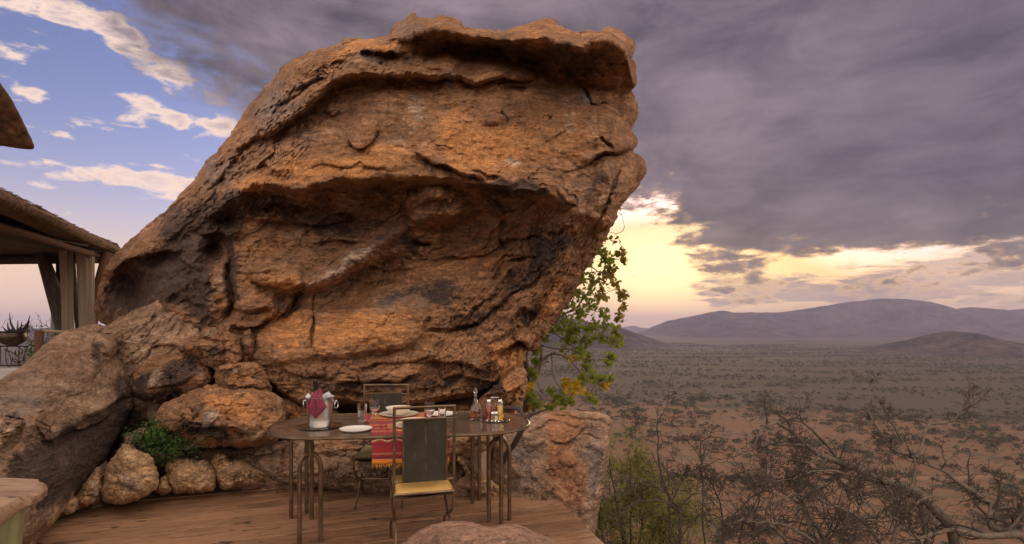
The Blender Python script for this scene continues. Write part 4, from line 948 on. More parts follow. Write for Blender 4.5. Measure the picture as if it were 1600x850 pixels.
# a pale track
trk = X.op('ABSOLUTE', gy - 262.0 - (noise(mapped(nt, pos, (1, 0, 0)), 0.02, 2, 0.5) - 0.5) * 60.0 - gx * 0.12)
col = mixc((3.2 - trk).sstep(0, 1.5) * 0.3, col, (0.36, 0.24, 0.16))
near = (60.0 - dist).sstep(0, 30)
col = mixc(near * 0.8, col, mixc(nd, (0.10, 0.07, 0.045), (0.24, 0.15, 0.09)))
setc(nt, b, col); b.inputs['Roughness'].default_value = 0.95; b.inputs['Specular IOR Level'].default_value = 0.1
bump(nt, b, nc * 2.0 + nd * 0.3, 0.5, 1.0)
M_soil = m
gnd = mesh_np('ground', Vt, [Q, T], M_soil, smooth=True)
tag(gnd, 'red brown valley floor and stony slope below the deck', kind='structure')

# hills ------------------------------------------------------------
m, nt, b = newmat('hill_scrub')
geo = nt.nodes.new('ShaderNodeNewGeometry')
hn = noise(geo.outputs['Position'], 0.006, 8, 0.65, 0.4); hn2 = noise(geo.outputs['Position'], 0.05, 5, 0.7)
setc(nt, b, mixc((hn - 0.5) * 3.4 + (hn2 - 0.5) * 2.4 + 0.4, (0.014, 0.014, 0.014), (0.110, 0.078, 0.058)))
b.inputs['Roughness'].default_value = 0.95; b.inputs['Specular IOR Level'].default_value = 0.1
bump(nt, b, hn2 + hn * 3.0, 0.6, 12.0)
M_hill = m
def hill(name, label, ridge, Yr, depth, rough=1.0, seed=0.0, n=420, nd_=60):
    """ridge: photo pixels of the skyline; the hill is a real ridge Yr metres off"""
    P = np.array(ridge, float); pxs = np.linspace(P[0, 0], P[-1, 0], n)
    sk = spline(P, 8); py = np.interp(pxs, sk[:, 0], sk[:, 1])
    hx = (pxs - 800) / F * Yr; hz = EYE - (py - 510) / F * Yr
    hgt = np.maximum(hz - FLOOR, 0) + fbm(np.stack([hx / 90, hx * 0, hx * 0 + seed], 1), 4) * 3.5 * rough
    v = np.linspace(-1, 1, nd_)
    HX, VV = np.meshgrid(hx, v); 
    q = np.stack([HX.ravel() / (depth * .30), VV.ravel() * 1.6, np.full(HX.size, seed)], 1)
    gul = ridged(q, 5).reshape(HX.shape); sw = fbm(q * 0.5, 3, off=5).reshape(HX.shape)
    t = np.abs(VV + 0.0)
    prof = (1 - sstep(t, 0.0, 1.0)) ** 0.9
    HZ = FLOOR - 3 + (hgt + 3)[None] * prof * (1 - (0.48 * (1 - gul) + 0.12 * sw) * np.clip(t * 3, 0, 1) * rough)
    HY = Yr + VV * depth + (sw * depth * 0.25) * np.clip(t * 3, 0, 1)
    V = np.stack([HX * (1 + 0 * HY), HY, HZ], -1).reshape(-1, 3)
    i = np.arange(nd_ - 1)[:, None] * n; j = np.arange(n - 1)[None]
    Qd = np.stack([i + j, i + j + 1, i + n + j + 1, i + n + j], -1).reshape(-1, 4)
    o = mesh_np(name, V, Qd, M_hill)
    return tag(o, label, kind='structure')
hill('hills', 'long blue grey mountain ridge on the right horizon',
     [(990, 530), (1012, 519), (1024, 512), (1040, 503), (1060, 498), (1090, 492), (1115, 487), (1130, 485), (1145, 488), (1170, 488), (1200, 488), (1225, 487), (1262, 482), (1300, 476), (1330, 471),
      (1360, 468), (1385, 466), (1420, 468), (1450, 471), (1475, 477), (1493, 483), (1505, 481), (1520, 480), (1535, 482), (1550, 487), (1580, 484), (1620, 482), (1700, 478), (1800, 486), (1950, 500), (2100, 530)], 5000, 1200, 1.0, 1.0, n=700, nd_=90)
hill('hills', 'farther blue ridge behind the right end of the mountain', [(1500, 520), (1540, 488), (1580, 484), (1640, 480), (1720, 486), (1800, 500), (1900, 525)], 6800, 1200, 0.8, 2.0)
hill('hills', 'foothill with a pale scar in front of the mountain', [(1350, 553), (1385, 544), (1420, 534), (1450, 524), (1470, 519), (1490, 518), (1510, 523), (1545, 534), (1580, 545), (1620, 553), (1650, 560)], 1700, 280, 0.7, 3.0)
hill('hills', 'dark low hill behind the leafy tree', [(560, 540), (640, 505), (720, 490), (800, 488), (860, 492), (890, 496), (920, 503), (950, 508), (975, 514), (1000, 522), (1025, 532), (1050, 542)], 2500, 500, 0.8, 4.0)
hill('hills', 'faint far peaks on the horizon left of the mountain', [(900, 520), (940, 513), (968, 512), (982, 510), (990, 509), (1000, 512), (1015, 513), (1040, 520)], 9000, 1300, 0.5, 5.0)
hill('hills', 'blue hill behind the potted aloe', [(-500, 545), (-300, 520), (-120, 512), (-40, 515), (0, 517), (30, 519), (60, 514), (100, 512), (150, 517), (220, 526), (300, 540)], 2700, 600, 0.8, 6.0)
hill('hills', 'low swelling rise on the plain below the mountain', [(1150, 541), (1200, 534), (1250, 532), (1290, 535), (1330, 541)], 2900, 300, 0.5, 7.0)

# bushes ------------------------------------------------------------
def leaf_cards(C, size, rsx, flat=0.0):
    """small four-sided leaves, one per centre"""
    n = len(C); a = rsx.normal(size=(n, 3)); a /= np.linalg.norm(a, axis=1)[:, None]
    bv = rsx.normal(size=(n, 3)); bv -= (bv * a).sum(1)[:, None] * a; bv /= np.linalg.norm(bv, axis=1)[:, None]
    s = size * rsx.uniform(0.6, 1.3, n)[:, None]
    V = np.stack([C - a * s, C + bv * s * 0.45, C + a * s, C - bv * s * 0.45], 1).reshape(-1, 3)
    Fq = np.arange(4 * n).reshape(-1, 4)
    return V, Fq
def bush_pts(rsx, n, clumps, w, h):
    cc = rsx.uniform(-1, 1, (clumps, 3)) * [w * .62, w * .62, h * .25] + [0, 0, h * .72]
    k = rsx.randint(0, clumps, n); d = rsx.normal(size=(n, 3)); d /= np.linalg.norm(d, axis=1)[:, None]
    r = rsx.uniform(0.55, 1, n)[:, None] * rsx.uniform(.7, 1.2, clumps)[k][:, None]
    return cc[k] + d * r * [w * .42, w * .42, h * .22]
def foliage_mat(name, c1, c2, trans=0.3, sc=1.0):
    m, nt, b = newmat(name)
    co = objco(nt); n1 = noise(co, sc, 3, 0.6); oi = nt.nodes.new('ShaderNodeObjectInfo')
    setc(nt, b, mixc((n1 - 0.5) * 2.0 + X(oi.outputs['Random']) * 0.6 + 0.2, c1, c2))
    b.inputs['Roughness'].default_value = 0.7; b.inputs['Specular IOR Level'].default_value = 0.2
    if trans:
        tr = nt.nodes.new('ShaderNodeBsdfTranslucent'); tr.inputs[0].default_value = (*[min(1, v * 1.6) for v in c2], 1)
        mx = nt.nodes.new('ShaderNodeMixShader'); mx.inputs[0].default_value = trans
        out = [x for x in nt.nodes if x.type == 'OUTPUT_MATERIAL'][0]
        nt.links.new(b.outputs[0], mx.inputs[1]); nt.links.new(tr.outputs[0], mx.inputs[2]); nt.links.new(mx.outputs[0], out.inputs[0])
    return m
M_bush = foliage_mat('acacia_scrub', (0.035, 0.036, 0.018), (0.085, 0.080, 0.042), 0.15, 0.3)
M_bush2 = foliage_mat('bare_scrub', (0.060, 0.045, 0.034), (0.11, 0.080, 0.058), 0.0, 0.3)
rb = np.random.RandomState(5)
protos = []
for k in range(5):
    w, h = rb.uniform(2.4, 3.6), rb.uniform(2.2, 3.6)
    V, Fq = leaf_cards(bush_pts(rb, 260, rb.randint(5, 9), w, h), 0.34, rb)
    bt = MB()
    for q in range(4):
        a = q * 1.57 + rb.uniform(-.4, .4)
        bt.tube([(0, 0, -0.4), (math.cos(a) * w * .18, math.sin(a) * w * .18, h * .35), (math.cos(a) * w * .4, math.sin(a) * w * .4, h * .68)], [.16, .1, .05], 4)
    Vb = np.array(bt.V); V = np.vstack([V, Vb])
    Fb_ = [f for f in bt.F if len(f) == 4]
    o = mesh_np('acacia_bush', V, [Fq, np.array(Fb_, int) + len(V) - len(Vb)], M_bush if k < 3 else M_bush2, smooth=False)
    protos.append(o.data); bpy.data.objects.remove(o)
# positions: thin near, clumped, none inside the clearing strips
def field(n, r0, r1, a0, a1, rsx, power=1.0):
    r = np.sqrt(rsx.uniform(r0 ** 2, r1 ** 2, n)) if power == 1 else rsx.uniform(r0, r1, n)
    a = rsx.uniform(a0, a1, n); return np.stack([r * np.sin(a), r * np.cos(a)], 1)
def keep(Pt, sc, th, rsx, off=0.0):
    q = np.stack([Pt[:, 0] / sc, Pt[:, 1] / sc, np.full(len(Pt), off)], 1)
    return Pt[fbm(q, 3) + rsx.uniform(-.35, .35, len(Pt)) > th]
rb = np.random.RandomState(8)
PA = field(5200, 150, 640, math.radians(0), math.radians(46), rb); PA = PA[fbm(np.stack([PA[:, 0] / 42, PA[:, 1] / 42, PA[:, 0] * 0], 1), 4, .6) + rb.uniform(-.18, .18, len(PA)) > .16]
PA = PA[np.argsort(np.hypot(PA[:, 0], PA[:, 1]))]
zA = terrain_z(PA[:, 0], PA[:, 1])
ok = zA < FLOOR + 6
PA, zA = PA[ok], zA[ok]
lab_b = ('leafy olive thorn bush dotted on the red valley floor', 'leafless grey thorn bush dotted on the red valley floor')
for i_ in range(min(300, len(PA))):
    k = rb.randint(0, 5)
    o = bpy.data.objects.new('acacia_bush', protos[k]); COL.objects.link(o)
    s = 0.32 + 1.25 * rb.uniform(0, 1) ** 2.4 + (1.0 if rb.uniform(0, 1) > .95 else 0); o.location = (PA[i_, 0], PA[i_, 1], zA[i_] - 0.2); o.scale = (s * rb.uniform(1, 1.3), s, s * rb.uniform(.7, 1.1)); o.rotation_euler = (0, 0, rb.uniform(0, 6.28))
    tag(o, lab_b[int(k > 2)], 'bush', ('leafy thorn bushes on the valley floor', 'leafless thorn bushes on the valley floor')[int(k > 2)])
# the rest of the bush, uncountable
V0 = []; F0 = []; base_n = 0
rest = PA[300:]; zr = zA[300:]
fq_ = field(48000, 330, 2700, math.radians(-8), math.radians(47), rb)
far = fq_[fbm(np.stack([fq_[:, 0] / 260, fq_[:, 1] / 70, fq_[:, 0] * 0 + 3], 1), 4) + rb.uniform(-.3, .3, len(fq_)) > 0.0]
farL = field(1500, 300, 2400, math.radians(-48), math.radians(-38), rb)
Pn = np.vstack([rest, far, farL]); zn = np.concatenate([zr, terrain_z(np.vstack([far, farL])[:, 0], np.vstack([far, farL])[:, 1])])
nl_ = np.where(np.hypot(Pn[:, 0], Pn[:, 1]) < 700, 34, 9)
idx = np.repeat(np.arange(len(Pn)), nl_)
sz = rb.uniform(.5, 1.1, len(Pn)) ** 1.5 * 2.6 + (rb.uniform(0, 1, len(Pn)) > .93) * 1.6
d3 = rb.normal(size=(len(idx), 3)); d3 /= np.linalg.norm(d3, axis=1)[:, None]; d3[:, 2] = np.abs(d3[:, 2]) * 0.7
Cc = np.stack([Pn[idx, 0], Pn[idx, 1], zn[idx] + 0.4], 1) + d3 * sz[idx][:, None] * rb.uniform(.5, 1, (len(idx), 1))
Ls = np.where(nl_[idx] == 34, 0.55, 1.0)[:, None]
n = len(Cc); a_ = rb.normal(size=(n, 3)); a_ /= np.linalg.norm(a_, axis=1)[:, None]
b_ = rb.normal(size=(n, 3)); b_ -= (b_ * a_).sum(1)[:, None] * a_; b_ /= np.linalg.norm(b_, axis=1)[:, None]
s_ = Ls * sz[idx][:, None] / 2.3
Vq = np.stack([Cc - a_ * s_, Cc + b_ * s_ * .6, Cc + a_ * s_, Cc - b_ * s_ * .6], 1).reshape(-1, 3)
o = mesh_np('distant_scrub', Vq, np.arange(4 * n).reshape(-1, 4), M_bush, smooth=False)
tag(o, 'grey brown thorn scrub covering the far valley floor', kind='stuff')

# ------------------------------------------------------------------ deck
def wood_mat(name, c1, c2, dark, rough=0.6, sx=0.8, sy=18.0, coat=0.0):
    m, nt, b = newmat(name)
    co = objco(nt); oi = nt.nodes.new('ShaderNodeObjectInfo'); rnd = X(oi.outputs['Random'])
    off = nt.nodes.new('ShaderNodeVectorMath'); off.operation = 'ADD'
    nt.links.new(co, off.inputs[0]); nt.links.new(combine(rnd * 37.0, rnd * 11.0, rnd * 5.0), off.inputs[1])
    v = off.outputs[0]
    g1 = noise(mapped(nt, v, (sx, sy, sy)), 1.6, 6, 0.6, 0.5)
    g2 = noise(mapped(nt, v, (sx * 3, sy * 3.2, sy * 3)), 2.2, 5, 0.65)
    blot = noise(mapped(nt, v, (1.2, 4.0, 4.0)), 1.3, 5, 0.6)
    knot = noise(mapped(nt, v, (6, 16, 16)), 1.0, 2, 0.5)
    c = mixc((g1 - 0.5) * 1.8 + (rnd - 0.5) * 1.3 + 0.5, c1, c2)
    c = mixc((blot - 0.5).sstep(0.02, 0.2) * 0.7, c, dark)
    c = mixc((g2 - 0.54).sstep(0, 0.08) * 0.75, c, dark)
    c = mixc((knot - 0.665).sstep(0, 0.05) * 0.85, c, tuple(q * .45 for q in dark))
    setc(nt, b, c)
    b.inputs['Roughness'].default_value = rough
    if coat: b.inputs['Coat Weight'].default_value = coat; b.inputs['Coat Roughness'].default_value = 0.35
    bump(nt, b, g1 * 0.6 + g2 * 0.4, 0.35, 0.004)
    return m
M_deck = wood_mat('worn_red_brown_decking', (0.215, 0.115, 0.066), (0.39, 0.220, 0.128), (0.075, 0.045, 0.032), 0.55, 0.8, 9)
M_joist = wood_mat('deck_frame_timber', (0.16, 0.08, 0.045), (0.22, 0.12, 0.07), (0.08, 0.04, 0.03), 0.7)
deck = empty('wooden_deck', (-1.4, 3.6, 0)); tag(deck, 'red brown timber deck of long boards under the dining table', 'deck')
yaw = math.atan(0.34); ux = Vector((math.cos(yaw), math.sin(yaw))); uy = Vector((-math.sin(yaw), math.cos(yaw)))
# outline of the deck seen from above
DP = [(-4.6, 5.2), (-3.78, 4.55), (-3.46, 4.12), (-3.1, 3.65), (-2.6, 3.0), (-1.9, 1.6), (1.38, 1.6), (0.618, 3.75), (0.337, 4.95), (0.33, 5.02), (-0.5, 5.35), (-2.6, 5.6)]
def clip_line(y):
    """x-range (board axes) where the board's middle line is inside the deck"""
    xs_ = []
    P2 = [(Vector(p).dot(ux), Vector(p).dot(uy)) for p in DP]
    for k in range(len(P2)):
        a, b2 = P2[k], P2[(k + 1) % len(P2)]
        if (a[1] - y) * (b2[1] - y) < 0:
            xs_.append(a[0] + (b2[0] - a[0]) * (y - a[1]) / (b2[1] - a[1]))
    return (min(xs_), max(xs_)) if len(xs_) > 1 else None
rd = random.Random(3)
bw = 0.175; yb = 0.8
gi = 0
while yb < 7.2:
    c0, c1, c2 = clip_line(yb), clip_line(yb - bw * .48), clip_line(yb + bw * .48)
    if c0 and c1 and c2:
        gap = 0.013 if gi % 3 else 0.024
        cuts = [None]
        L0, L1 = c0
        js = [L0] + sorted([L0 + (L1 - L0) * rd.uniform(.25, .75)] if rd.random() < .12 else []) + [L1]
        for s in range(len(js) - 1):
            x0, x1 = js[s], js[s + 1]
            l1 = c1[0] if s == 0 else x0; l2 = c2[0] if s == 0 else x0
            r1 = c1[1] if s == len(js) - 2 else x1 - .004; r2 = c2[1] if s == len(js) - 2 else x1 - .004
            cx = (x0 + x1) / 2; h = bw / 2 - gap / 2; dz_ = rd.uniform(-.0025, .0015)
            P = [(l1 - cx, -h, 0), (r1 - cx, -h, 0), (r2 - cx, h, 0), (l2 - cx, h, 0)]
            mb = MB(); e = .0012
            V = [(x, y, dz_ - .035) for x, y, _ in P] + [(x, y, dz_ - e) for x, y, _ in P] + [(x + (e if x < 0 else -e), y + (e if y < 0 else -e), dz_) for x, y, _ in P]
            Fs = [(3, 2, 1, 0), (8, 9, 10, 11)] + [(k, (k + 1) % 4, 4 + (k + 1) % 4, 4 + k) for k in range(4)] + [(4 + k, 4 + (k + 1) % 4, 8 + (k + 1) % 4, 8 + k) for k in range(4)]
            mb.add(V, Fs)
            o = mb.build('board', M_deck, None, smooth=False)
            w2 = ux * cx + uy * yb
            o.parent = deck; o.location = (w2.x - deck.location.x, w2.y - deck.location.y, 0); o.rotation_euler = (0, 0, yaw + rd.uniform(-.0006, .0006))
    yb += bw; gi += 1
mb = MB()
for a, b2 in zip(DP, DP[1:] + DP[:1]):
    a, b2 = Vector(a), Vector(b2); cen = Vector((-1.4, 3.6)); a = a.lerp(cen, .012); b2 = b2.lerp(cen, .012)
    mid = (a + b2) / 2; d = b2 - a
    mb.box((mid.x - deck.location.x, mid.y - deck.location.y, -.125), (d.length, .05, .16), math.atan2(d.y, d.x))
mb.build('deck_frame', M_joist, deck, smooth=False)
M_gap_shade = simple('gap_shade_black', (0.012, 0.010, 0.009), .95, 0, .2, 5)  # black sheet added below the boards so the gaps read as shade
mb = MB(); cen = Vector((-1.4, 3.6)); PU = [Vector(p).lerp(cen, .012) - cen for p in DP]; mb.add([(p.x, p.y, -.038) for p in PU] + [(p.x, p.y, -.044) for p in PU], [tuple(range(len(PU))), tuple(len(PU) + k for k in range(len(PU)))[::-1]]); mb.build('gap_shade_sheet', M_gap_shade, deck, smooth=False)

# ledge at lower left: weathered timber top on a green plastered wall
bench = empty('stone_topped_ledge', (-2.15, 2.2, 0)); tag(bench, 'low olive green plastered wall with a worn wooden top at the lower left corner', 'ledge')
M_green = simple('olive_plaster', (0.27, 0.26, 0.13), 0.85, 0, 0.12, 5.0, 0.3, 30)
M_top = wood_mat('worn_ledge_top', (0.24, 0.145, 0.095), (0.38, 0.25, 0.165), (0.16, 0.09, 0.06), 0.55, 1.0, 12)
zt = 0.80
def bpt(px, py):  # on the top surface
    Y = F * (EYE - zt) / (py - 510); p = at(px, py, Y); return (p.x, p.y)
Pn_ = [bpt(-240, 742), bpt(-60, 744), bpt(10, 745), bpt(52, 747), bpt(68, 751), bpt(72, 757), bpt(66, 765), bpt(40, 775), bpt(0, 797), bpt(-60, 836), bpt(-260, 960)]
Pn_ = [tuple(q) for q in spline(Pn_, 4)]
lx, ly = bench.location.x, bench.location.y
def slab(P, z0, z1, cham=.012, rs_=None, jit=0.0):
    c = np.mean(P, axis=0); V = []; n_ = len(P)
    for z, s in ((z0, .0), (z0 + cham, 1.0), (z1 - cham, 1.0), (z1, 0.0)):
        for p in P:
            d = np.array(p) - c; d = d / np.linalg.norm(d)
            off = (0 if s else -cham) + (rs_.uniform(-jit, jit) if rs_ is not None else 0)
            q = np.array(p) + d * off; V.append((q[0] - lx, q[1] - ly, z))
    Fs = [tuple(range(n_))[::-1], tuple(3 * n_ + k for k in range(n_))]
    for r_ in range(3):
        for k in range(n_): Fs.append((r_ * n_ + k, r_ * n_ + (k + 1) % n_, (r_ + 1) * n_ + (k + 1) % n_, (r_ + 1) * n_ + k))
    return V, Fs
V, Fs = slab(Pn_, zt - .055, zt, .014, np.random.RandomState(2), .008)
MB().add(V, Fs).build('ledge_top', M_top, bench, bevel=0)
c = np.mean(Pn_, axis=0)
Pw = [tuple(np.array(p) + (c - np.array(p)) / np.linalg.norm(c - np.array(p)) * .07) for p in Pn_]
n_ = len(Pw); V = [(p[0] - lx, p[1] - ly, zt - .05) for p in Pw] + [(p[0] - lx - .10, p[1] - ly - 0.02, -.4) for p in Pw]
Fs = [(k, n_ + k, n_ + (k + 1) % n_, (k + 1) % n_) for k in range(n_)]
MB().add(V, Fs).build('ledge_wall', M_green, bench)

# ------------------------------------------------------------------ table
M_iron = simple('bronze_brown_iron', (0.175, 0.120, 0.075), 0.34, 0.75, 0.3, 14.0, 0.25, 120)
m, nt, b = newmat('burnished_metal_top')
co = objco(nt); n1 = noise(co, 2.2, 7, 0.65, 0.8); n2 = noise(mapped(nt, co, (1, 4, 1)), 7.0, 5, 0.6, 0.4)
setc(nt, b, mixc((n1 - 0.5) * 2.4 + (n2 - .5) + 0.5, (0.13, 0.090, 0.066), (0.28, 0.205, 0.15)))
b.inputs['Metallic'].default_value = 0.5
nt.links.new((n1 * 0.42 + n2 * 0.2 - 0.06).s, b.inputs['Roughness'])
bump(nt, b, n2, 0.08, 0.01)
M_top2 = m
TC = Vector((-0.79, 4.09, 0.0)); TYAW = math.radians(7.5)
table = empty('dining_table', TC, TYAW); tag(table, 'long round ended bronze metal table laid for two on hooped pipe legs', 'table')
def rrect(hx, hy, r, n_=12):
    P = []
    for cx, cy, a0 in ((hx - r, hy - r, 0), (-hx + r, hy - r, 90), (-hx + r, -hy + r, 180), (hx - r, -hy + r, 270)):
        for k in range(n_ + 1):
            a = math.radians(a0 + 90 * k / n_); P.append((cx + r * math.cos(a), cy + r * math.sin(a)))
    return P
HX_, HY_ = 0.91, 0.47
P = rrect(HX_, HY_, 0.42); n_ = len(P); mb = MB()
V = [(x * .988, y * .976, .752) for x, y in P] + [(x * .988, y * .976, .742) for x, y in P]
mb.add(V, [tuple(range(n_)), tuple(n_ + k for k in range(n_))[::-1]] + [(k, n_ + k, n_ + (k + 1) % n_, (k + 1) % n_) for k in range(n_)])
ttop = mb.build('tabletop', M_top2, table, smooth=False)
mb = MB(); R_ = rrect(HX_, HY_, 0.42); R_ = R_ + R_[:2]
mb.tube([(x, y, .742) for x, y in R_], .0135, 8, False); mb.build('rim', M_iron, ttop)
def T2(px, py, z=0.0):
    """floor/table-height point seen at that pixel, in table axes"""
    Y = F * (EYE - z) / (py - 510); p = at(px, py, Y) - TC
    ca, sa = math.cos(-TYAW), math.sin(-TYAW)
    return Vector((p.x * ca - p.y * sa, p.x * sa + p.y * ca, z))
def hoop(a, b2, ztop, r=.0155, name='leg_hoop'):
    mid = (a + b2) / 2; half = (b2 - a) / 2; hh = half.length; pts = []
    pts += [a, Vector((a.x, a.y, .2)), Vector((a.x, a.y, ztop - hh * 1.5 - .02))]
    for k in range(0, 13):
        w = math.pi * k / 12
        pts.append(mid - half * math.cos(w) + Vector((0, 0, (ztop - hh * 1.5) + hh * 1.5 * math.sin(w))))
    pts[3] = pts[3] + Vector((0, 0, 0))
    pts += [Vector((b2.x, b2.y, .2)), b2]
    mb = MB(); mb.tube(pts, r, 8); return mb.build(name, M_iron, table)
def pole(a, ztop, r=.0155, name='leg_pole', top=None):
    mb = MB(); t = top if top is not None else Vector((a.x, a.y, ztop)); mb.tube([a, a.lerp(t, .5), t], r, 8); return mb.build(name, M_iron, table)
Lf1, Lf2 = T2(468, 850), T2(501, 847)
Lb1, Lb2, Lb3 = T2(455, 809), T2(487, 811), T2(479, 802)
hoop(Lf1, Lf2, .60); mid = (Lf1 + Lf2) / 2; pole(Vector((mid.x, mid.y, .58)), .745)
hoop(Lb1, Lb2, .735); pole(Lb3, .735)
Rf1, Rf2, Rf3 = T2(764, 816), T2(796, 813), T2(783, 819)
Rb1, Rb3 = T2(738, 787), T2(749, 781)
hoop(Rf1, Rf2, .62); pole(Rf3, .735)
hoop(Rb1, T2(763, 800), .735); pole(Rb3, .735)
mb = MB(); q = T2(779, 688, .62); mb.tube([q, q + Vector((-.035, 0, 0))], .007, 6); mb.tube([q + Vector((-.035, 0, -.018)), q + Vector((-.035, 0, .018))], .006, 6); mb.build('clamp_screw', M_iron, table)
mb = MB(); q0 = T2(425, 690, .72) ; q0 = Vector((-.90, -.12, .728)); mb.tube([q0, q0 + Vector((0, 0, -.022))], .012, 8); mb.build('bolt', M_iron, table)

# ------------------------------------------------------------------ chairs
M_cush = simple('yellow_ochre_cushion', (0.60, 0.385, 0.115), 0.85, 0, 0.10, 9.0, 0.35, 180)
M_cush2 = simple('shaded_cushion', (0.26, 0.23, 0.10), 0.85, 0, 0.10, 9.0, 0.35, 180)  # the ochre cushion's shaded look put into its colour
m, nt, b = newmat('scuffed_black_hide')
co = objco(nt); n1 = noise(co, 9.0, 6, 0.65, 0.6); n2 = noise(co, 40.0, 5, 0.7); n3 = noise(mapped(nt, co, (30, 30, 3)), 2.0, 4, 0.7)
c = mixc((n1 - .5) * 2 + .5, (0.016, 0.014, 0.010), (0.052, 0.042, 0.028)); c = mixc((n3 - .6).sstep(0, .1) * .5, c, (0.17, 0.12, 0.085)); c = mixc((n2 - .64).sstep(0, .06) * .4, c, (0.2, .15, .1))
setc(nt, b, c); nt.links.new((n1 * .4 + .40).s, b.inputs['Roughness']); bump(nt, b, n2 + n1, .15, .004); b.inputs['Specular IOR Level'].default_value = .25; M_panel = m
def make_chair(label, loc, rz, cushion, w=.375, dp=.40):
    ch = empty('metal_chair', loc, rz); tag(ch, label, 'chair', 'metal dining chairs')
    hw = w / 2; zs = .415; zt_ = .945
    # back frame (local -y is the back of the chair)
    mb = MB(); yb_ = -dp / 2
    pts = [(-hw, yb_ + .01, zs), (-hw, yb_ - .005, .7), (-hw, yb_ - .015, zt_)]
    for s in (-1, 1):
        mb.tube([(s * hw, yb_ + .01, zs), (s * hw, yb_, .7), (s * hw, yb_ - .012, zt_)], .0095, 8)
    mb.tube([(-hw - .008, yb_ - .012, zt_), (hw + .008, yb_ - .012, zt_)], .0095, 8)
    mb.tube([(-hw, yb_ - .008, .868), (hw, yb_ - .008, .868)], .0065, 8)
    mb.tube([(-hw, yb_, .482), (hw, yb_, .482)], .0065, 8)
    mb.build('back_frame', M_iron, ch)
    # panel, a hide sheet folded round its wires
    mb = MB(); x0, x1 = -hw + .055, hw - .05; V = []; Fs = []; nx, nz = 8, 10
    for side, yo in ((0, -.006), (1, .006)):
        for kz in range(nz + 1):
            for kx in range(nx + 1):
                u, v = kx / nx, kz / nz
                V.append((x0 + (x1 - x0) * u, yb_ - .004 + yo + .010 * math.sin(math.pi * u) * math.sin(math.pi * v), .478 + v * .395))
    m_ = (nx + 1) * (nz + 1)
    for kz in range(nz):
        for kx in range(nx):
            a = kz * (nx + 1) + kx
            Fs.append((a, a + 1, a + nx + 2, a + nx + 1)); Fs.append((m_ + a, m_ + a + nx + 1, m_ + a + nx + 2, m_ + a + 1))
    for kz in range(nz):
        for kx in (0, nx):
            a = kz * (nx + 1) + kx; Fs.append((a, a + nx + 1, m_ + a + nx + 1, m_ + a) if kx == 0 else (a, m_ + a, m_ + a + nx + 1, a + nx + 1))
    for kx in range(nx):
        for kz in (0, nz):
            a = kz * (nx + 1) + kx; Fs.append((a, a + 1, m_ + a + 1, m_ + a))
    mb.add(V, Fs); pn = mb.build('back_panel', M_panel, ch)
    mb = MB()
    for s in (x0, x1):
        mb.tube([(s, yb_ - .008, .478), (s, yb_ - .012, .872)], .006, 6)
    mb.tube([(x0, yb_ - .012, .872), (x1, yb_ - .012, .872)], .006, 6)
    st = mb.build('panel_wire', M_iron, pn)
    # seat pan + cushion
    mb = MB(); R2_ = [(-hw, yb_), (hw, yb_), (hw, dp / 2), (-hw, dp / 2), (-hw, yb_), (hw, yb_)]
    mb.tube([(x, y, zs - .012 + (.006 if y > 0 else 0)) for x, y in R2_], .009, 6)
    for k in range(9):   # curved seat sheet
        pass
    nx, ny = 8, 8; V = []; Fs = []
    for o_ in (0, -.006):
        for a in range(ny + 1):
            for c_ in range(nx + 1):
                u, v = c_ / nx * 2 - 1, a / ny * 2 - 1
                V.append((u * hw * .97, v * dp / 2 * .97, zs - .014 - .016 * (1 - u * u) + o_))
    m_ = (nx + 1) * (ny + 1)
    for a in range(ny):
        for c_ in range(nx):
            q = a * (nx + 1) + c_; Fs += [(q, q + 1, q + nx + 2, q + nx + 1), (m_ + q, m_ + q + nx + 1, m_ + q + nx + 2, m_ + q + 1)]
    mb.add(V, Fs); mb.build('seat_frame', M_iron, ch)
    mb = MB(); nx, ny = 16, 16; V = []; Fs = []
    for lay in (0, 1):
        for a in range(ny + 1):
            for c_ in range(nx + 1):
                u, v = c_ / nx * 2 - 1, a / ny * 2 - 1
                e = (1 - abs(u) ** 5) * (1 - abs(v) ** 5); edge = max(0, e) ** .45
                z = zs - .012 * (1 - u * u) + (.034 * edge + .004 * math.sin(3 * u + 2 * v) if lay else -.002)
                V.append((u * hw * .985, v * dp / 2 * 1.0 + .004, z))
    m_ = (nx + 1) * (ny + 1)
    for a in range(ny):
        for c_ in range(nx):
            q = a * (nx + 1) + c_; Fs += [(q, q + nx + 1, q + nx + 2, q + 1), (m_ + q, m_ + q + 1, m_ + q + nx + 2, m_ + q + nx + 1)]
    for a in range(ny):
        for c_ in (0, nx):
            q = a * (nx + 1) + c_; Fs.append((q, q + nx + 1, m_ + q + nx + 1, m_ + q))
    for c_ in range(nx):
        for a in (0, ny):
            q = a * (nx + 1) + c_; Fs.append((q, q + 1, m_ + q + 1, m_ + q))
    mb.add(V, Fs); mb.build('cushion', cushion, ch)
    # curved crossing legs
    for s in (-1, 1):
        for d in (-1, 1):
            o_ = .010 * d
            pts = [(s * hw, d * dp / 2, zs - .01), (s * (hw - .004) + o_ * .3, d * dp / 2 * .97, .33), (s * (hw - .006) + o_ * .3, d * dp / 2 * .72, .26),
                   (s * (hw - .008) + o_ * .5, d * .03, .205), (s * (hw - .010) + o_, -d * .04, .175), (s * (hw - .008) + o_, -d * dp * .26, .10), (s * (hw - .004), -d * dp * .44, 0.006)]
            mb = MB(); mb.tube([tuple(q) for q in spline(pts, 4)], .0088, 8); mb.tube([(pts[-1][0], pts[-1][1], 0.0), (pts[-1][0], pts[-1][1], .012)], .013, 8)
            mb.build('leg', M_iron, ch)
        mb = MB(); mb.tube([(s * (hw - .008), -.022, .19), (s * (hw - .008), .022, .19)], .014, 8); mb.build('leg_clasp', M_iron, ch)
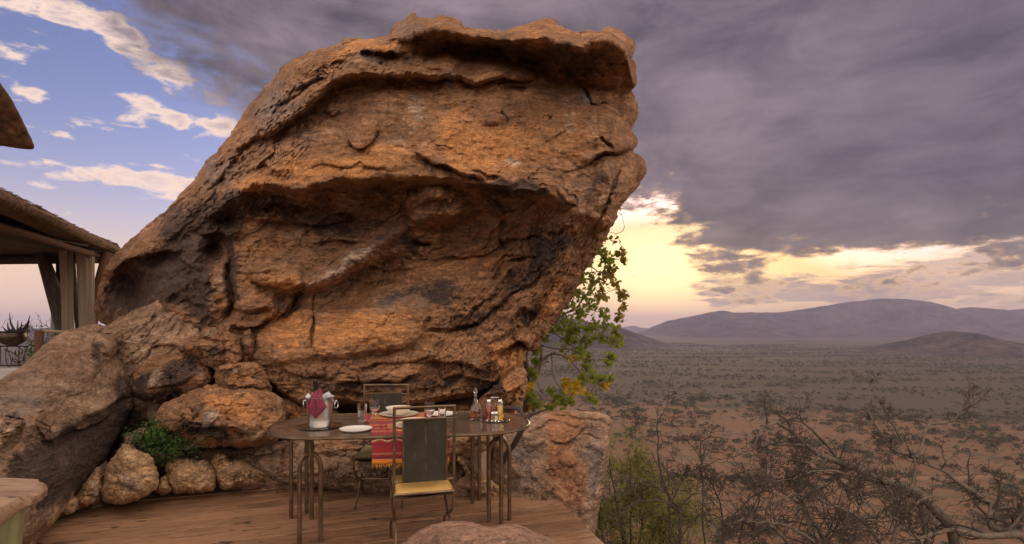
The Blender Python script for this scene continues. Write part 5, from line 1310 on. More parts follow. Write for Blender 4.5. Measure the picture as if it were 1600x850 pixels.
    mb = MB(); mb.tube([(-hw + .01, 0, .19), (hw - .01, 0, .19)], .006, 6); mb.build('stretcher', M_iron, ch)
    return ch
# near chair: back posts seen at px 619 and 711
pl, pr = Vector((-.727, 3.49)), Vector((-.372, 3.59)); cm = (pl + pr) / 2; ax = (pr - pl).normalized(); fw = Vector((-ax.y, ax.x))
cc_ = cm + fw * .20
make_chair('nearer metal chair with a black hide back and yellow cushion, its back to the camera', (cc_.x, cc_.y, 0), math.atan2(ax.y, ax.x), M_cush)
make_chair('farther metal chair across the table facing the camera', (-1.075, 4.66, 0), math.radians(183), M_cush2)

# ------------------------------------------------------------------ table ware
TZ = .753
def on_table(px, py, z=TZ):
    Y = F * (EYE - z) / (py - 510); return at(px, py, Y)
def glass_mat(name, col=(1, 1, 1), rough=0.0, ior=1.45):
    m, nt, b = newmat(name)
    setc(nt, b, col); b.inputs['Roughness'].default_value = rough; b.inputs['IOR'].default_value = ior
    b.inputs['Transmission Weight'].default_value = 1.0
    return m
M_glass = glass_mat('clear_glass', (0.97, 0.97, 0.96))
M_china = simple('white_glazed_china', (0.74, 0.71, 0.68), 0.22, 0, 0.03, 5)
M_cream = simple('cream_glazed_china', (0.70, 0.64, 0.52), 0.25, 0, 0.03, 5)
M_steel = simple('polished_steel', (0.62, 0.60, 0.58), 0.16, 1.0, 0.08, 12)
M_steel2 = simple('hammered_steel', (0.55, 0.53, 0.51), 0.28, 1.0, 0.12, 14, 0.5, 45)
M_red = glass_mat('dark_red_vinegar', (0.45, 0.03, 0.02)); M_oil = glass_mat('golden_oil', (0.95, 0.62, 0.05)); M_amber = glass_mat('amber_spirit', (0.62, 0.22, 0.05))
M_ice = glass_mat('ice', (0.95, 0.97, 1.0), 0.25, 1.31)
M_ice = simple('frosted_ice', (0.80, 0.82, 0.86), 0.15, 0, 0.06, 20, 0.3, 30); M_ice.node_tree.nodes['Principled BSDF'].inputs['Transmission Weight'].default_value = 0.35

def plate(label, px, py, r, mat, cat='plate', z=TZ, name='plate', depth=.012):
    p = on_table(px, py, z); mb = MB(); t = .004
    mb.lathe([(0, .003), (r * .55, .003), (r * .68, .006), (r * .97, depth + .004), (r, depth + .006), (r * .99, depth + .002), (r * .70, .001), (r * .55, 0), (0, 0)], 40)
    o = mb.build(name, mat, None, loc=p, sharp=80); return tag(o, label, cat)
plate('small white side plate nearest the ice bucket, empty on the bare tabletop', 556, 673, .108, M_china)
plate('small white side plate to the right of the far place setting', 690, 649, .118, M_china)
far_pl = on_table(623, 649, TZ + .004)
plate('large cream dinner plate under the cream bowl at the far place', 623, 649, .150, M_cream, z=TZ + .004)
mb = MB(); r = .098
mb.lathe([(0, .006), (.035, .006), (.045, .012), (.075, .034), (r, .060), (r + .003, .061), (r + .003, .058), (.078, .030), (.050, .004), (.035, 0), (0, 0)], 36)
p = far_pl + Vector((0, 0, .0045)); tag(mb.build('bowl', M_cream, None, loc=p, sharp=80), 'deep cream bowl standing on the far dinner plate', 'bowl')
p = on_table(648, 666, TZ + .004)
plate('large cream dinner plate at the near place behind the chair back', 648, 666, .150, M_cream, z=TZ + .004)
mb = MB(); r = .105
mb.lathe([(0, .006), (.045, .006), (.06, .010), (.085, .026), (r, .040), (r + .003, .041), (r + .003, .038), (.088, .022), (.060, .003), (0, 0)], 36)
tag(mb.build('bowl', M_cream, None, loc=p + Vector((0, 0, .0045)), sharp=80), 'shallow cream bowl standing on the near dinner plate', 'bowl')

def tumbler(label, px, py, r=.033, h=.145):
    p = on_table(px, py, TZ + .003); mb = MB(); t = .0022
    mb.lathe([(0, .012), (r * .82, .014), (r - t, h), (r, h), (r * .9, .004), (r * .85, 0), (0, 0)], 20)
    return tag(mb.build('tumbler', M_glass, None, loc=p, sharp=70), label, 'glass')
tumbler('tall straight tumbler to the left of the far place setting', 566, 662)
tumbler('tall straight tumbler to the right of the near plates seen through the chair frame', 691, 660, .030, .13)
def wineglass(label, px, py, h=.165):
    p = on_table(px, py, TZ + .003); mb = MB(); t = .0015
    mb.lathe([(0, .004), (.028, .003), (.032, .001), (.032, 0), (0, 0)], 24)
    outer = [(.005, .004), (.0045, .05), (.010, .062), (.030, .085), (.037, .108), (.036, .13), (.033, h)]
    inner = [(r_ - t, z) for r_, z in outer[::-1][:-3]] + [(0, .068)]
    mb.lathe(outer + inner, 24)
    g_ = mb.build('wine_glass', M_glass, None, loc=p, sharp=70)
    return tag(g_, label, 'glass')
wineglass('stemmed wine glass left of the far bowl', 585, 660)
wineglass('stemmed wine glass seen through the top of the near chair frame', 671, 664)
# ice bucket, its tray, bottle, napkin, ice
pb = on_table(500, 667)
mb = MB(); mb.lathe([(0, .004), (.120, .004), (.150, .010), (.153, .008), (.122, 0), (0, 0)], 40); tag(mb.build('tray', M_steel, None, loc=pb, sharp=70), 'round silver tray under the ice bucket', 'tray')
bk = empty('ice_bucket', pb + Vector((0, 0, .0045))); tag(bk, 'shiny steel ice bucket with ring handles holding a wrapped bottle', 'bucket')
mb = MB(); mb.lathe([(0, .0), (.070, 0), (.073, .004), (.080, .06), (.089, .15), (.094, .195), (.100, .199), (.103, .203), (.099, .206), (.092, .200), (.086, .15), (.077, .06), (.069, .008), (0, .008)], 40)
mb.build('bucket_body', M_steel2, bk, sharp=60)
for s in (-1, 1):
    mb = MB(); mb.tube([(s * .090, 0, .175), (s * .112, 0, .178), (s * .115, 0, .172)], .006, 8); kn = mb.build('handle_lug', M_steel, bk)
    mb = MB(); mb.tube([(s * .113 + s * .006 * math.sin(a), .020 * math.sin(a * 1), .150 + .024 * math.cos(a)) for a in [k * math.pi / 8 for k in range(18)]], .0038, 6, False); mb.build('ring_handle', M_steel, bk)
bt = empty('wine_bottle', pb + Vector((-.012, .005, .03))); bt.rotation_euler = (math.radians(4), math.radians(-3), 0); tag(bt, 'dark wine bottle standing in the ice bucket with only its neck showing', 'bottle')
M_dglass = simple('dark_green_bottle_glass', (0.012, 0.018, 0.010), 0.06, 0, 0.1, 5); M_foil = simple('black_foil', (0.02, 0.02, 0.025), 0.3, 0.4, 0.2, 30)
mb = MB(); mb.lathe([(0, 0), (.036, 0), (.037, .15), (.034, .175), (.016, .205), (.0145, .24), (.0145, .26), (0, .26)], 20); mb.build('bottle_glass', M_dglass, bt)
mb = MB(); mb.lathe([(.0150, .245), (.0158, .275), (.0165, .285), (.0165, .297), (.014, .301), (0, .301)], 16); mb.build('bottle_cap', M_foil, bt)
M_nap = simple('maroon_linen', (0.175, 0.028, 0.050), 0.9, 0, 0.18, 25, 0.3, 250)
# napkin knotted round the neck, its corner hanging down the bucket front
mb = MB(); nu, nv = 18, 22; V = []; Fs = []
for lay in (0, 1):
    for a in range(nv + 1):
        v = a / nv
        for c_ in range(nu + 1):
            u = c_ / nu * 2 - 1
            wl = np.interp(v, [0, .12, .35, .7, .80, 1.0], [.010, .022, .040, .062, .058, .008]); wr = np.interp(v, [0, .12, .35, .62, .72, 1.0], [.012, .026, .046, .074, .062, .010])
            xx = u * (wl if u < 0 else wr) + .010 * v + .004
            zz = .262 - v * .195 + .010 * abs(u) * (v > .05)
            fold = .007 * math.sin(u * 7 + v * 2) * min(1, v * 3) + .003 * math.sin(u * 15)
            yy = np.interp(v, [0, .15, .3, .4, 1.0], [-.014, -.042, -.096, -.107, -.096]) + abs(u) ** 2 * .018 * (1 - v) + fold + lay * .0035
            V.append((xx - .010, yy, zz))
m_ = (nu + 1) * (nv + 1)
for a in range(nv):
    for c_ in range(nu):
        q = a * (nu + 1) + c_; Fs += [(q, q + 1, q + nu + 2, q + nu + 1), (m_ + q, m_ + q + nu + 1, m_ + q + nu + 2, m_ + q + 1)]
    for c_ in (0, nu):
        q = a * (nu + 1) + c_; Fs.append((q, q + nu + 1, m_ + q + nu + 1, m_ + q))
mb.add(V, Fs); tag(mb.build('napkin', M_nap, None, loc=pb + Vector((0, 0, .0045))), 'maroon napkin knotted round the bottle neck and hanging down the ice bucket', 'napkin')
ri = np.random.RandomState(4)
for (x, y, z, s, lab) in ((-.070, -.028, .208, .034, 'ice lump heaped at the left rim of the ice bucket'), (-.050, .04, .206, .032, 'ice lump behind the napkin at the back left of the bucket'), (.034, -.035, .206, .030, 'ice cube just right of the napkin in the bucket'),
                        (.058, .000, .216, .036, 'tilted ice cube standing highest at the right of the bucket'), (.03, .045, .206, .032, 'ice cube at the back right of the bucket'), (-.045, -.055, .200, .028, 'ice lump at the front left rim of the bucket'), (.068, .035, .2, .030, 'ice cube lying low at the far right of the bucket')):
    mb = MB(); q = ri.uniform(-.12, .12, (8, 3)) * s; mb.box((0, 0, 0), (s, s * .9, s)); mb.V = [tuple(np.array(v) + q[i]) for i, v in enumerate(mb.V)]
    o = mb.build('ice_cube', M_ice, None, smooth=False, bevel=.004, loc=pb + Vector((x, y, z + .0045))); o.rotation_euler = tuple(ri.uniform(-.7, .7, 3)); tag(o, lab, 'ice')
# decanter
pd = on_table(743, 656)
dc = empty('decanter', pd); tag(dc, 'glass decanter of amber spirit with a pointed stopper', 'decanter')
mb = MB(); mb.lathe([(0, .006), (.040, .008), (.046, .03), (.047, .07), (.038, .105), (.018, .135), (.011, .165), (.012, .185), (.016, .190), (.0145, .192), (.0095, .184), (.0085, .165), (.015, .137), (.035, .107), (.0445, .07), (.0435, .03), (.038, .011), (0, .010)][0:10] + [(.0145, .192), (.0095, .184), (.0085, .165), (.015, .137), (.035, .107), (.0442, .07), (.0432, .03), (.036, .012), (0, .011)], 24)
mb.lathe([(0, 0), (.040, 0), (.044, .004), (.040, .008)], 24)
mb.build('decanter_body', M_glass, dc, sharp=70)
mb = MB(); mb.lathe([(0, .0125), (.0355, .0135), (.0425, .03), (.0435, .068), (.0405, .080), (0, .080)], 24); mb.build('spirit', M_amber, dc)
mb = MB(); mb.lathe([(0, .183), (.008, .186), (.0085, .194), (.015, .204), (.013, .220), (.004, .242), (0, .245)], 10); mb.build('stopper', M_glass, dc, smooth=False)
# cruet tray
pc = on_table(774, 657)
mb = MB(); mb.lathe([(0, .003), (.085, .003), (.104, .008), (.106, .006), (.086, 0), (0, 0)], 36); tag(mb.build('tray', M_steel, None, loc=pc, sharp=70), 'small silver tray under the oil and vinegar bottles', 'tray')
def cruet(label, dx_, dy_, mat, h=.125, r=.0235, cap=M_steel):
    e = empty('oil_bottle', pc + Vector((dx_, dy_, .0035))); tag(e, label, 'bottle')
    mb = MB(); mb.lathe([(0, 0), (r, 0), (r, h), (r * .75, h + .012), (r * .75, h + .014), (r * .68, h + .012), (r * .92, h - .001), (r * .92, .003), (0, .003)], 20); mb.build('bottle_glass', M_glass, e, sharp=50)
    mb = MB(); mb.lathe([(0, .0035), (r * .915, .0035), (r * .915, h * .86), (0, h * .86)], 20); mb.build('contents', mat, e, sharp=50)
    mb = MB(); mb.lathe([(r * .72, h + .008), (r * .74, h + .026), (r * .5, h + .031), (0, h + .031)], 16); mb.build('cap', cap, e, sharp=50)
M_rv = simple('red_vinegar', (0.36, 0.012, 0.008), 0.2, 0, 0.1, 5)
M_oil2 = simple('yellow_olive_oil', (0.85, 0.50, 0.03), 0.2, 0, 0.05, 5)
cruet('square shouldered bottle of dark red vinegar on the small tray', -.050, .0, M_rv)
cruet('bottle of golden oil on the small tray', .034, -.004, M_oil2)
M_pepper = simple('ground_pepper', (0.35, 0.24, 0.15), 0.9, 0, 0.4, 120)
M_salt = simple('white_salt', (0.75, 0.72, 0.68), 0.9, 0, 0.05, 60)
for dx_, dy_, mm, lab, nm in ((-.018, -.03, M_pepper, 'small glass pepper shaker between the red and golden bottles', 'pepper_shaker'), (.006, -.028, M_salt, 'small glass salt shaker just left of the golden oil', 'salt_shaker')):
    e = empty(nm, pc + Vector((dx_, dy_, .0035))); tag(e, lab, 'shaker')
    mb = MB(); mb.lathe([(0, 0), (.014, 0), (.014, .05), (.0125, .05), (.0125, .003), (0, .003)], 14); mb.build('shaker_glass', M_glass, e, sharp=50)
    mb = MB(); mb.lathe([(0, .0035), (.0122, .0035), (.0122, .036), (0, .036)], 14); mb.build('contents', mm, e, sharp=50)
    mb = MB(); mb.lathe([(.0145, .050), (.0145, .06), (.010, .067), (0, .068)], 14); mb.build('cap', M_steel, e, sharp=50)
mb = MB(); mb.tube([(0, .012, 0), (0, .012, .165)], .0025, 6); mb.tube([(-.03, .012, .165), (.03, .012, .165)], .003, 6); tag(mb.build('cruet_handle', M_steel, None, loc=pc + Vector((-.008, 0, .004))), 'thin upright wire handle rising from the small tray', 'handle')

# runner
m, nt, b = newmat('woven_red_cloth')
uvn = nt.nodes.new('ShaderNodeUVMap'); uvn.uv_map = 'UVMap'; sp = nt.nodes.new('ShaderNodeSeparateXYZ'); nt.links.new(uvn.outputs[0], sp.inputs[0])
U, Vv = X(sp.outputs[0]), X(sp.outputs[1])       # U across, V metres from the hem upward
wv = noise(mapped(nt, uvn.outputs[0], (40, 400, 1)), 1.0, 3, 0.6)
Vd = Vv + (noise(uvn.outputs[0], 14.0, 3, 0.5) - .5) * .003
c = mixc((noise(mapped(nt, uvn.outputs[0], (2, 60, 1)), 1.0, 3, 0.7) - .45).clamp() * 2.0, (0.27, 0.016, 0.020), (0.15, 0.012, 0.032))
def band(c, v0, v1, colr, amt=1.0):
    f = Vd.sstep(v0 - .0012, v0 + .0012) * (1.0 - Vd.sstep(v1 - .0012, v1 + .0012)); return mixc(f * amt, c, colr)
c = band(c, .031, .044, (0.10, 0.010, 0.035))
for v0, v1, cc in ((.058, .0605, (.40, .19, .09)), (.0625, .065, (.34, .28, .14)), (.067, .069, (.4, .16, .08)), (.118, .122, (.12, .01, .04)), (.172, .176, (.42, .16, .04)), (.182, .19, (.14, .012, .045)), (.26, .30, (.50, .12, .03)), (.30, .31, (.14, .02, .06)), (.36, .41, (.46, .09, .03)), (.50, .56, (.50, .12, .03)), (.7, .74, (.5, .13, .03)), (.85, .87, (.2, .02, .05))):
    c = band(c, v0, v1, cc, .85)
zig = X.op('PINGPONG', U * 5.0, 0.5) * .030
f = 1.0 - X.op('ABSOLUTE', Vd - .142 - zig).sstep(.0025, .0040)
c = mixc(f, c, (.66, .50, .42))
f = 1.0 - X.op('ABSOLUTE', Vd - .134 - zig).sstep(.0015, .003)
c = mixc(f * .8, c, (.5, .2, .06))
c = band(c, -.01, .030, (0.60, 0.215, 0.022)); c = band(c, .022, .025, (0.50, 0.10, 0.02))
c = mixc(wv.sstep(.5, .75) * .18, c, (.5, .2, .12))
setc(nt, b, c); b.inputs['Roughness'].default_value = .92; b.inputs['Sheen Weight'].default_value = .05; bump(nt, b, wv, .5, .002)
M_cloth = m
def cloth_strip():
    A = Vector((-.90, 3.615)); B = Vector((-.405, 3.68))        # front corners at the table edge
    Dv = Vector((-.30, .955)).normalized()
    nu, nv = 40, 70; hem = .185; Lt = 0.86; tot = hem + Lt
    V = []; UV = []
    e = (B - A).normalized(); nrm = Vector((e.y, -e.x))
    for a in range(nv + 1):
        s = tot * a / nv
        for c_ in range(nu + 1):
            u = c_ / nu; p0 = A.lerp(B, u)
            fold = math.sin(u * 17 + .6) * .5 + math.sin(u * 7.3) * .7
            if s < hem - .012:
                t = (hem - s); p = p0 + nrm * (.008 + .012 * fold * t / hem + .01 * t / hem) + e * .010 * (u - .5) * t / hem * -1
                z = .757 - t + .002 * math.sin(u * 30) * (s < .02)
            else:
                t = max(0, s - hem + .012); k = min(1, t / .03)
                p = p0 + nrm * (.008 * (1 - k)) + Dv * (t - .008)
                z = .7545 + .0030 * math.sin(k * math.pi) + .0022 * (math.sin(u * 5 + t * 9) + 1) * math.exp(-((t - .35) / .3) ** 2)
            V.append((p.x, p.y, z)); UV.append((u, s))
    Fq = [(a * (nu + 1) + c_, a * (nu + 1) + c_ + 1, (a + 1) * (nu + 1) + c_ + 1, (a + 1) * (nu + 1) + c_) for a in range(nv) for c_ in range(nu)]
    return A, B, e, nrm, V, UV, Fq
A_, B_, e_, nrm_, V, UV, Fq = cloth_strip()
org = Vector((-.75, 3.9, .6)); V = [(v[0] - org.x, v[1] - org.y, v[2] - org.z) for v in V]
me = bpy.data.meshes.new('table_runner'); me.from_pydata(V, [], Fq); uvl = me.uv_layers.new(name='UVMap')
for lp in me.loops: uvl.data[lp.index].uv = UV[lp.vertex_index]
me.polygons.foreach_set('use_smooth', [True] * len(me.polygons)); me.materials.append(M_cloth)
run = bpy.data.objects.new('table_runner', me); COL.objects.link(run); run.location = org
sol = run.modifiers.new('solid', 'SOLIDIFY'); sol.thickness = .0022; sol.offset = 1
tag(run, 'red and orange woven runner with a zigzag line and fringed hem hanging off the front', 'table runner')
M_fr = simple('orange_fringe', (0.60, 0.25, 0.05), .9, 0, .4, 60)
mb = MB(); rf = random.Random(5)
for k in range(46):
    u = (k + .5) / 46; v0 = Vector(V[int(u * 40)]); t = .018 + rf.uniform(0, .012)
    mb.tube([v0, v0 + Vector((rf.uniform(-.004, .004), -.002, -t * .5)), v0 + Vector((rf.uniform(-.010, .010), rf.uniform(-.008, .004), -t))], [.0022, .003, .0008], 4)
o = mb.build('fringe', M_fr, run); o['kind'] = 'stuff'
# place mats
M_mat = None
m, nt, b = newmat('striped_place_mat'); co = objco(nt); sp = nt.nodes.new('ShaderNodeSeparateXYZ'); nt.links.new(co, sp.inputs[0])
st = X.op('SINE', X(sp.outputs[1]) * 260.0); w1 = noise(mapped(nt, co, (10, 90, 1)), 2, 3, .6)
c = mixc(w1, (.52, .21, .055), (.38, .13, .05)); c = mixc(st.sstep(.6, .9) * .35, c, (.25, .05, .04)); ed = X.op('ABSOLUTE', X(sp.outputs[1])).sstep(.118, .122)
c = mixc(ed, c, (.62, .33, .07)); setc(nt, b, c); b.inputs['Roughness'].default_value = .9; bump(nt, b, w1, .4, .002)
for (px, py, lab) in ((622, 650, 'orange striped place mat under the far plate'), (650, 667, 'orange striped place mat under the near plate')):
    p = on_table(px, py, TZ + .003)
    mb = MB(); mb.box((0, 0, 0), (.40, .27, .002)); o = mb.build('place_mat', m, None, smooth=False, loc=(p.x, p.y, .7573)); o.rotation_euler = (0, 0, math.atan2(e_.y, e_.x)); tag(o, lab, 'place mat')
def fork(label, px, py, rz, name='fork'):
    p = on_table(px, py, TZ + .008); mb = MB()
    mb.tube([(0, -.10, 0), (0, -.05, .003), (0, .03, .001), (0, .05, .004)], [.004, .003, .0022, .004], 6)
    for k in (-1, 0, 1): mb.tube([(k * .003, .048, .004), (k * .006, .062, .003), (k * .006, .092, .006)], .0017, 4)
    o = mb.build(name, M_steel, None, loc=p); o.rotation_euler = (0, 0, rz); tag(o, label, 'fork')
fork('steel fork lying on the runner left of the near plate', 596, 668, .3); fork('second steel fork, closest to the near place mat', 604, 669, .3)
fork('steel fork lying beside the far bowl', 598, 650, .35)

# ------------------------------------------------------------------ twigs and leaves
def twig_mesh(P, Rr, ns=3):
    """P (n,K,3) polylines, Rr (n,K) radii -> V, quads"""
    n, K, _ = P.shape
    Tn = np.gradient(P, axis=1); Tn /= np.linalg.norm(Tn, axis=-1, keepdims=True) + 1e-9
    ref = np.array([0.37, 0.21, 0.9]); A = np.cross(Tn, ref); A /= np.linalg.norm(A, axis=-1, keepdims=True) + 1e-9; B = np.cross(Tn, A)
    w = np.arange(ns) * 2 * np.pi / ns
    V = P[:, :, None] + (A[:, :, None] * np.cos(w)[None, None, :, None] + B[:, :, None] * np.sin(w)[None, None, :, None]) * Rr[:, :, None, None]
    idx = np.arange(n * K * ns).reshape(n, K, ns); nx = np.roll(idx, -1, 2)
    Q = np.stack([idx[:, :-1], nx[:, :-1], nx[:, 1:], idx[:, 1:]], -1).reshape(-1, 4)
    return V.reshape(-1, 3), Q
def cat_mesh(parts):
    V = []; Q = []; n = 0
    for v, q in parts: V.append(v); Q.append(q + n); n += len(v)
    return np.vstack(V), np.vstack(Q)
def resample(P, K):
    P = spline(P, 6); L = np.concatenate([[0], np.cumsum(np.linalg.norm(np.diff(P, axis=0), axis=1))]); t = np.linspace(0, L[-1], K)
    return np.stack([np.interp(t, L, P[:, k]) for k in range(P.shape[1])], 1)
def children(P, Rr, per, rsx, lf=(0.3, 0.7), K=7, up=0.15, wig=0.25, rs_=0.5, t0=0.15, spread=1.0, minlen=0.0):
    """spawn side twigs from every polyline"""
    out = []; ro = []
    n, K0, _ = P.shape
    for i in range(n):
        L = np.linalg.norm(np.diff(P[i], axis=0), axis=1).sum(); m_ = max(1, int(rsx.poisson(per * (1 if minlen == 0 else L / minlen))))
        for t in rsx.uniform(t0, 1.0, m_):
            k = t * (K0 - 1); a = int(min(k, K0 - 2)); f = k - a
            p = P[i, a] * (1 - f) + P[i, a + 1] * f; d = P[i, a + 1] - P[i, a]; d /= np.linalg.norm(d) + 1e-9
            s = rsx.normal(size=3); s -= s @ d * d; s /= np.linalg.norm(s) + 1e-9
            dr = d * rsx.uniform(0.1, 0.9) + s * spread + np.array([0, 0, up]); dr /= np.linalg.norm(dr)
            ln = L * rsx.uniform(*lf) * (1.15 - 0.6 * t); r0 = (Rr[i, a]) * rs_
            pts = [p]; q = p.copy(); cur = dr.copy()
            for s2 in range(K - 1):
                cur = cur + rsx.normal(size=3) * wig; cur[2] += up * 0.25; cur /= np.linalg.norm(cur); q = q + cur * ln / (K - 1); pts.append(q.copy())
            out.append(pts); ro.append(np.linspace(r0, r0 * 0.25, K))
    return np.array(out), np.array(ro)
def px_line(pts, Y0, Y1=None, K=16, r0=.03, r1=.01, jit=0.0, rsx=None):
    Y1 = Y0 if Y1 is None else Y1; n = len(pts)
    Q = np.array([tuple(at(x, y, Y0 + (Y1 - Y0) * i / (n - 1))) for i, (x, y) in enumerate(pts)])
    P = resample(Q, K)
    if jit: P += rsx.normal(size=P.shape) * jit * np.linspace(0, 1, K)[:, None] * np.array([.4, 1, .4])
    return P, np.linspace(r0, r1, K)

def bark(name, c1, c2):
    m, nt, b = newmat(name); co = objco(nt); n1 = noise(mapped(nt, co, (6, 6, 2)), 4, 6, .65); n2 = noise(co, 60, 4, .6)
    setc(nt, b, mixc((n1 - .5) * 2 + (n2 - .5) + .5, c1, c2)); b.inputs['Roughness'].default_value = .9; bump(nt, b, n1 + n2 * .4, .7, .01); return m
M_bark_g = bark('grey_thorn_bark', (0.050, 0.040, 0.032), (0.205, 0.160, 0.120))
M_bark_d = bark('dark_thorn_bark', (0.030, 0.022, 0.020), (0.085, 0.060, 0.050))
M_bark_k = bark('dusky_twig_bark', (0.030, 0.023, 0.019), (0.11, 0.082, 0.062))
M_bark_t = bark('tan_fig_bark', (0.13, 0.095, 0.07), (0.28, 0.21, 0.155))

def bare_shrub(label, lines, mat, seed, lv=((7, (.25, .6), 8), (6, (.25, .6), 6), (3, (.3, .6), 4)), name='thorn_tree', up=.12, wig=.28, root=None, thorn=True, ns=7, cat='thorn tree', maxtw=16000, rmin=.0019):
    rx_ = np.random.RandomState(seed); main = []
    P0 = []; R0 = []
    for l in lines:
        P, r = px_line(l[0], l[1], l[2], 18, l[3], l[4], 0.02, rx_); P0.append(P); R0.append(r)
    P0 = np.array(P0); R0 = np.array(R0)
    base = Vector(P0[0][0]); tr = empty(name, base); tag(tr, label, cat)
    parts = [twig_mesh(P0, R0, ns)]
    mesh_np('trunk', parts[0][0] - np.array(base), parts[0][1], mat, tr)
    tw = []; P, Rr = P0, R0
    for (per, lf, K) in lv:
        P, Rr = children(P, Rr, per, rx_, lf, K, up, wig, .52)
        if len(P) > maxtw: k = rx_.permutation(len(P))[:maxtw]; P, Rr = P[k], Rr[k]
        Rr = np.maximum(Rr, rmin * np.linspace(1.3, .6, K))
        tw.append(twig_mesh(P, Rr, 4 if K > 6 else 3))
    if thorn:
        n_ = min(4500, len(P) * 3); i = rx_.randint(0, len(P), n_); k = rx_.randint(0, P.shape[1], n_); p = P[i, k]
        d = rx_.normal(size=(n_, 3)); d /= np.linalg.norm(d, axis=1)[:, None]
        tw.append(twig_mesh(np.stack([p, p + d * .022], 1), np.tile([rmin * .8, rmin * .2], (n_, 1)), 3))
    V, Q = cat_mesh(tw)
    o = mesh_np('twigs', V - np.array(base), Q, M_bark_k if mat is M_bark_g else mat, tr); o['kind'] = 'stuff'
    return tr, P
# the pale gnarled tree at the right
treeR, PR = bare_shrub('pale grey gnarled thorn tree with a thick bent limb at the right, leafless', [
    ([(1498, 900), (1492, 842), (1486, 819), (1462, 799), (1441, 775), (1424, 765), (1390, 754), (1359, 742), (1315, 724), (1281, 710), (1260, 696), (1240, 674), (1217, 662), (1197, 662), (1183, 673), (1174, 694)], 5.2, 4.6, .060, .008),
    ([(1441, 775), (1420, 758), (1400, 757), (1380, 758), (1350, 775)], 5.1, 4.9, .035, .012),
    ([(1258, 696), (1230, 694), (1207, 693), (1187, 697), (1174, 690)], 4.7, 4.6, .012, .005),
    ([(1424, 765), (1431, 730), (1425, 712), (1393, 703), (1370, 669), (1357, 642), (1352, 622)], 5.1, 5.4, .018, .006),
    ([(1431, 715), (1440, 695), (1448, 668), (1458, 662), (1487, 659), (1508, 637), (1514, 608), (1512, 590)], 5.1, 5.5, .016, .004),
    ([(1410, 690), (1373, 625), (1356, 598), (1340, 582)], 5.3, 5.6, .010, .003),
    ([(1281, 710), (1250, 735), (1225, 740)], 4.8, 4.5, .010, .004),
    ([(1430, 765), (1440, 800), (1450, 850), (1455, 900)], 5.1, 5.0, .025, .03),
    ([(1400, 756), (1340, 745), (1290, 735), (1245, 745), (1200, 760)], 5.0, 4.4, .014, .004),
    ], M_bark_g, 31, lv=((10, (.10, .34), 8), (6, (.3, .75), 7), (2, (.35, .8), 5)))
bare_shrub('second grey leafless thorn tree rising from the bottom right corner', [
    ([(1640, 900), (1610, 850), (1590, 835), (1570, 828), (1547, 822), (1545, 808), (1550, 800), (1557, 795), (1548, 786), (1533, 778), (1506, 758), (1486, 744), (1465, 732), (1445, 724)], 4.8, 5.0, .045, .010),
    ([(1557, 795), (1580, 792), (1594, 800), (1620, 795)], 4.9, 4.8, .014, .006), ([(1506, 758), (1525, 735), (1550, 715), (1570, 700)], 5.0, 5.3, .012, .004),
    ([(1533, 778), (1565, 760), (1590, 730), (1600, 700)], 4.9, 5.2, .010, .003), ([(1590, 835), (1530, 838), (1490, 828), (1440, 838), (1400, 850)], 4.7, 4.4, .03, .008),
    ([(1575, 830), (1600, 800), (1630, 770)], 4.8, 4.7, .012, .005)], M_bark_g, 32, lv=((8, (.16, .42), 8), (5, (.3, .75), 7), (2, (.35, .8), 5)))
bare_shrub('tangled grey brown thorn thicket at the bottom between the two tree trunks', [
    ([(1300, 900), (1290, 850), (1262, 800), (1245, 773), (1222, 778), (1200, 792)], 4.4, 4.2, .022, .005), ([(1330, 900), (1340, 820), (1345, 760), (1330, 700)], 4.6, 4.9, .020, .004),
    ([(1380, 900), (1400, 830), (1425, 790), (1465, 770)], 4.4, 4.8, .020, .005), ([(1250, 900), (1225, 840), (1180, 812), (1130, 822), (1112, 836)], 4.2, 4.0, .020, .006),
    ([(1300, 880), (1260, 838), (1215, 820), (1166, 814)], 4.2, 4.0, .016, .005), ([(1340, 880), (1310, 800), (1270, 760), (1230, 700), (1215, 660)], 4.6, 5.0, .014, .003),
    ([(1400, 890), (1370, 840), (1330, 800), (1290, 790), (1250, 800)], 4.3, 4.1, .016, .004), ([(1450, 900), (1440, 850), (1400, 810), (1370, 800)], 4.2, 4.1, .016, .004)],
    M_bark_g, 33, name='thorn_bush', cat='thorn bush', lv=((13, (.2, .6), 8), (7, (.3, .75), 7), (2, (.35, .8), 5)), up=.10)
bare_shrub('slender dark thorn shrub whose single stem rises highest right of the upright slab', [
    ([(1064, 900), (1062, 830), (1064, 802), (1047, 778), (1033, 737), (1028, 696), (1026, 661), (1040, 642), (1047, 611), (1050, 584)], 4.4, 4.8, .013, .002),
    ([(1026, 661), (1002, 655), (975, 642)], 4.6, 4.5, .004, .0015), ([(1047, 900), (1047, 833), (1044, 760), (1045, 715), (1052, 698)], 4.5, 4.7, .009, .002),
    ([(1064, 802), (1040, 784), (1000, 784), (975, 800), (950, 830), (944, 845)], 4.4, 4.1, .009, .003), ([(1064, 790), (1090, 770), (1130, 790), (1150, 815)], 4.4, 4.3, .006, .002),
    ([(1040, 770), (1010, 752), (985, 745), (955, 760), (935, 778)], 4.4, 4.2, .006, .002), ([(1050, 785), (1075, 740), (1110, 725), (1165, 705), (1200, 690)], 4.4, 4.7, .006, .002)],
    M_bark_d, 34, name='thorn_shrub', cat='thorn shrub', lv=((9, (.15, .42), 7), (5, (.25, .6), 5)), up=.10, ns=6)
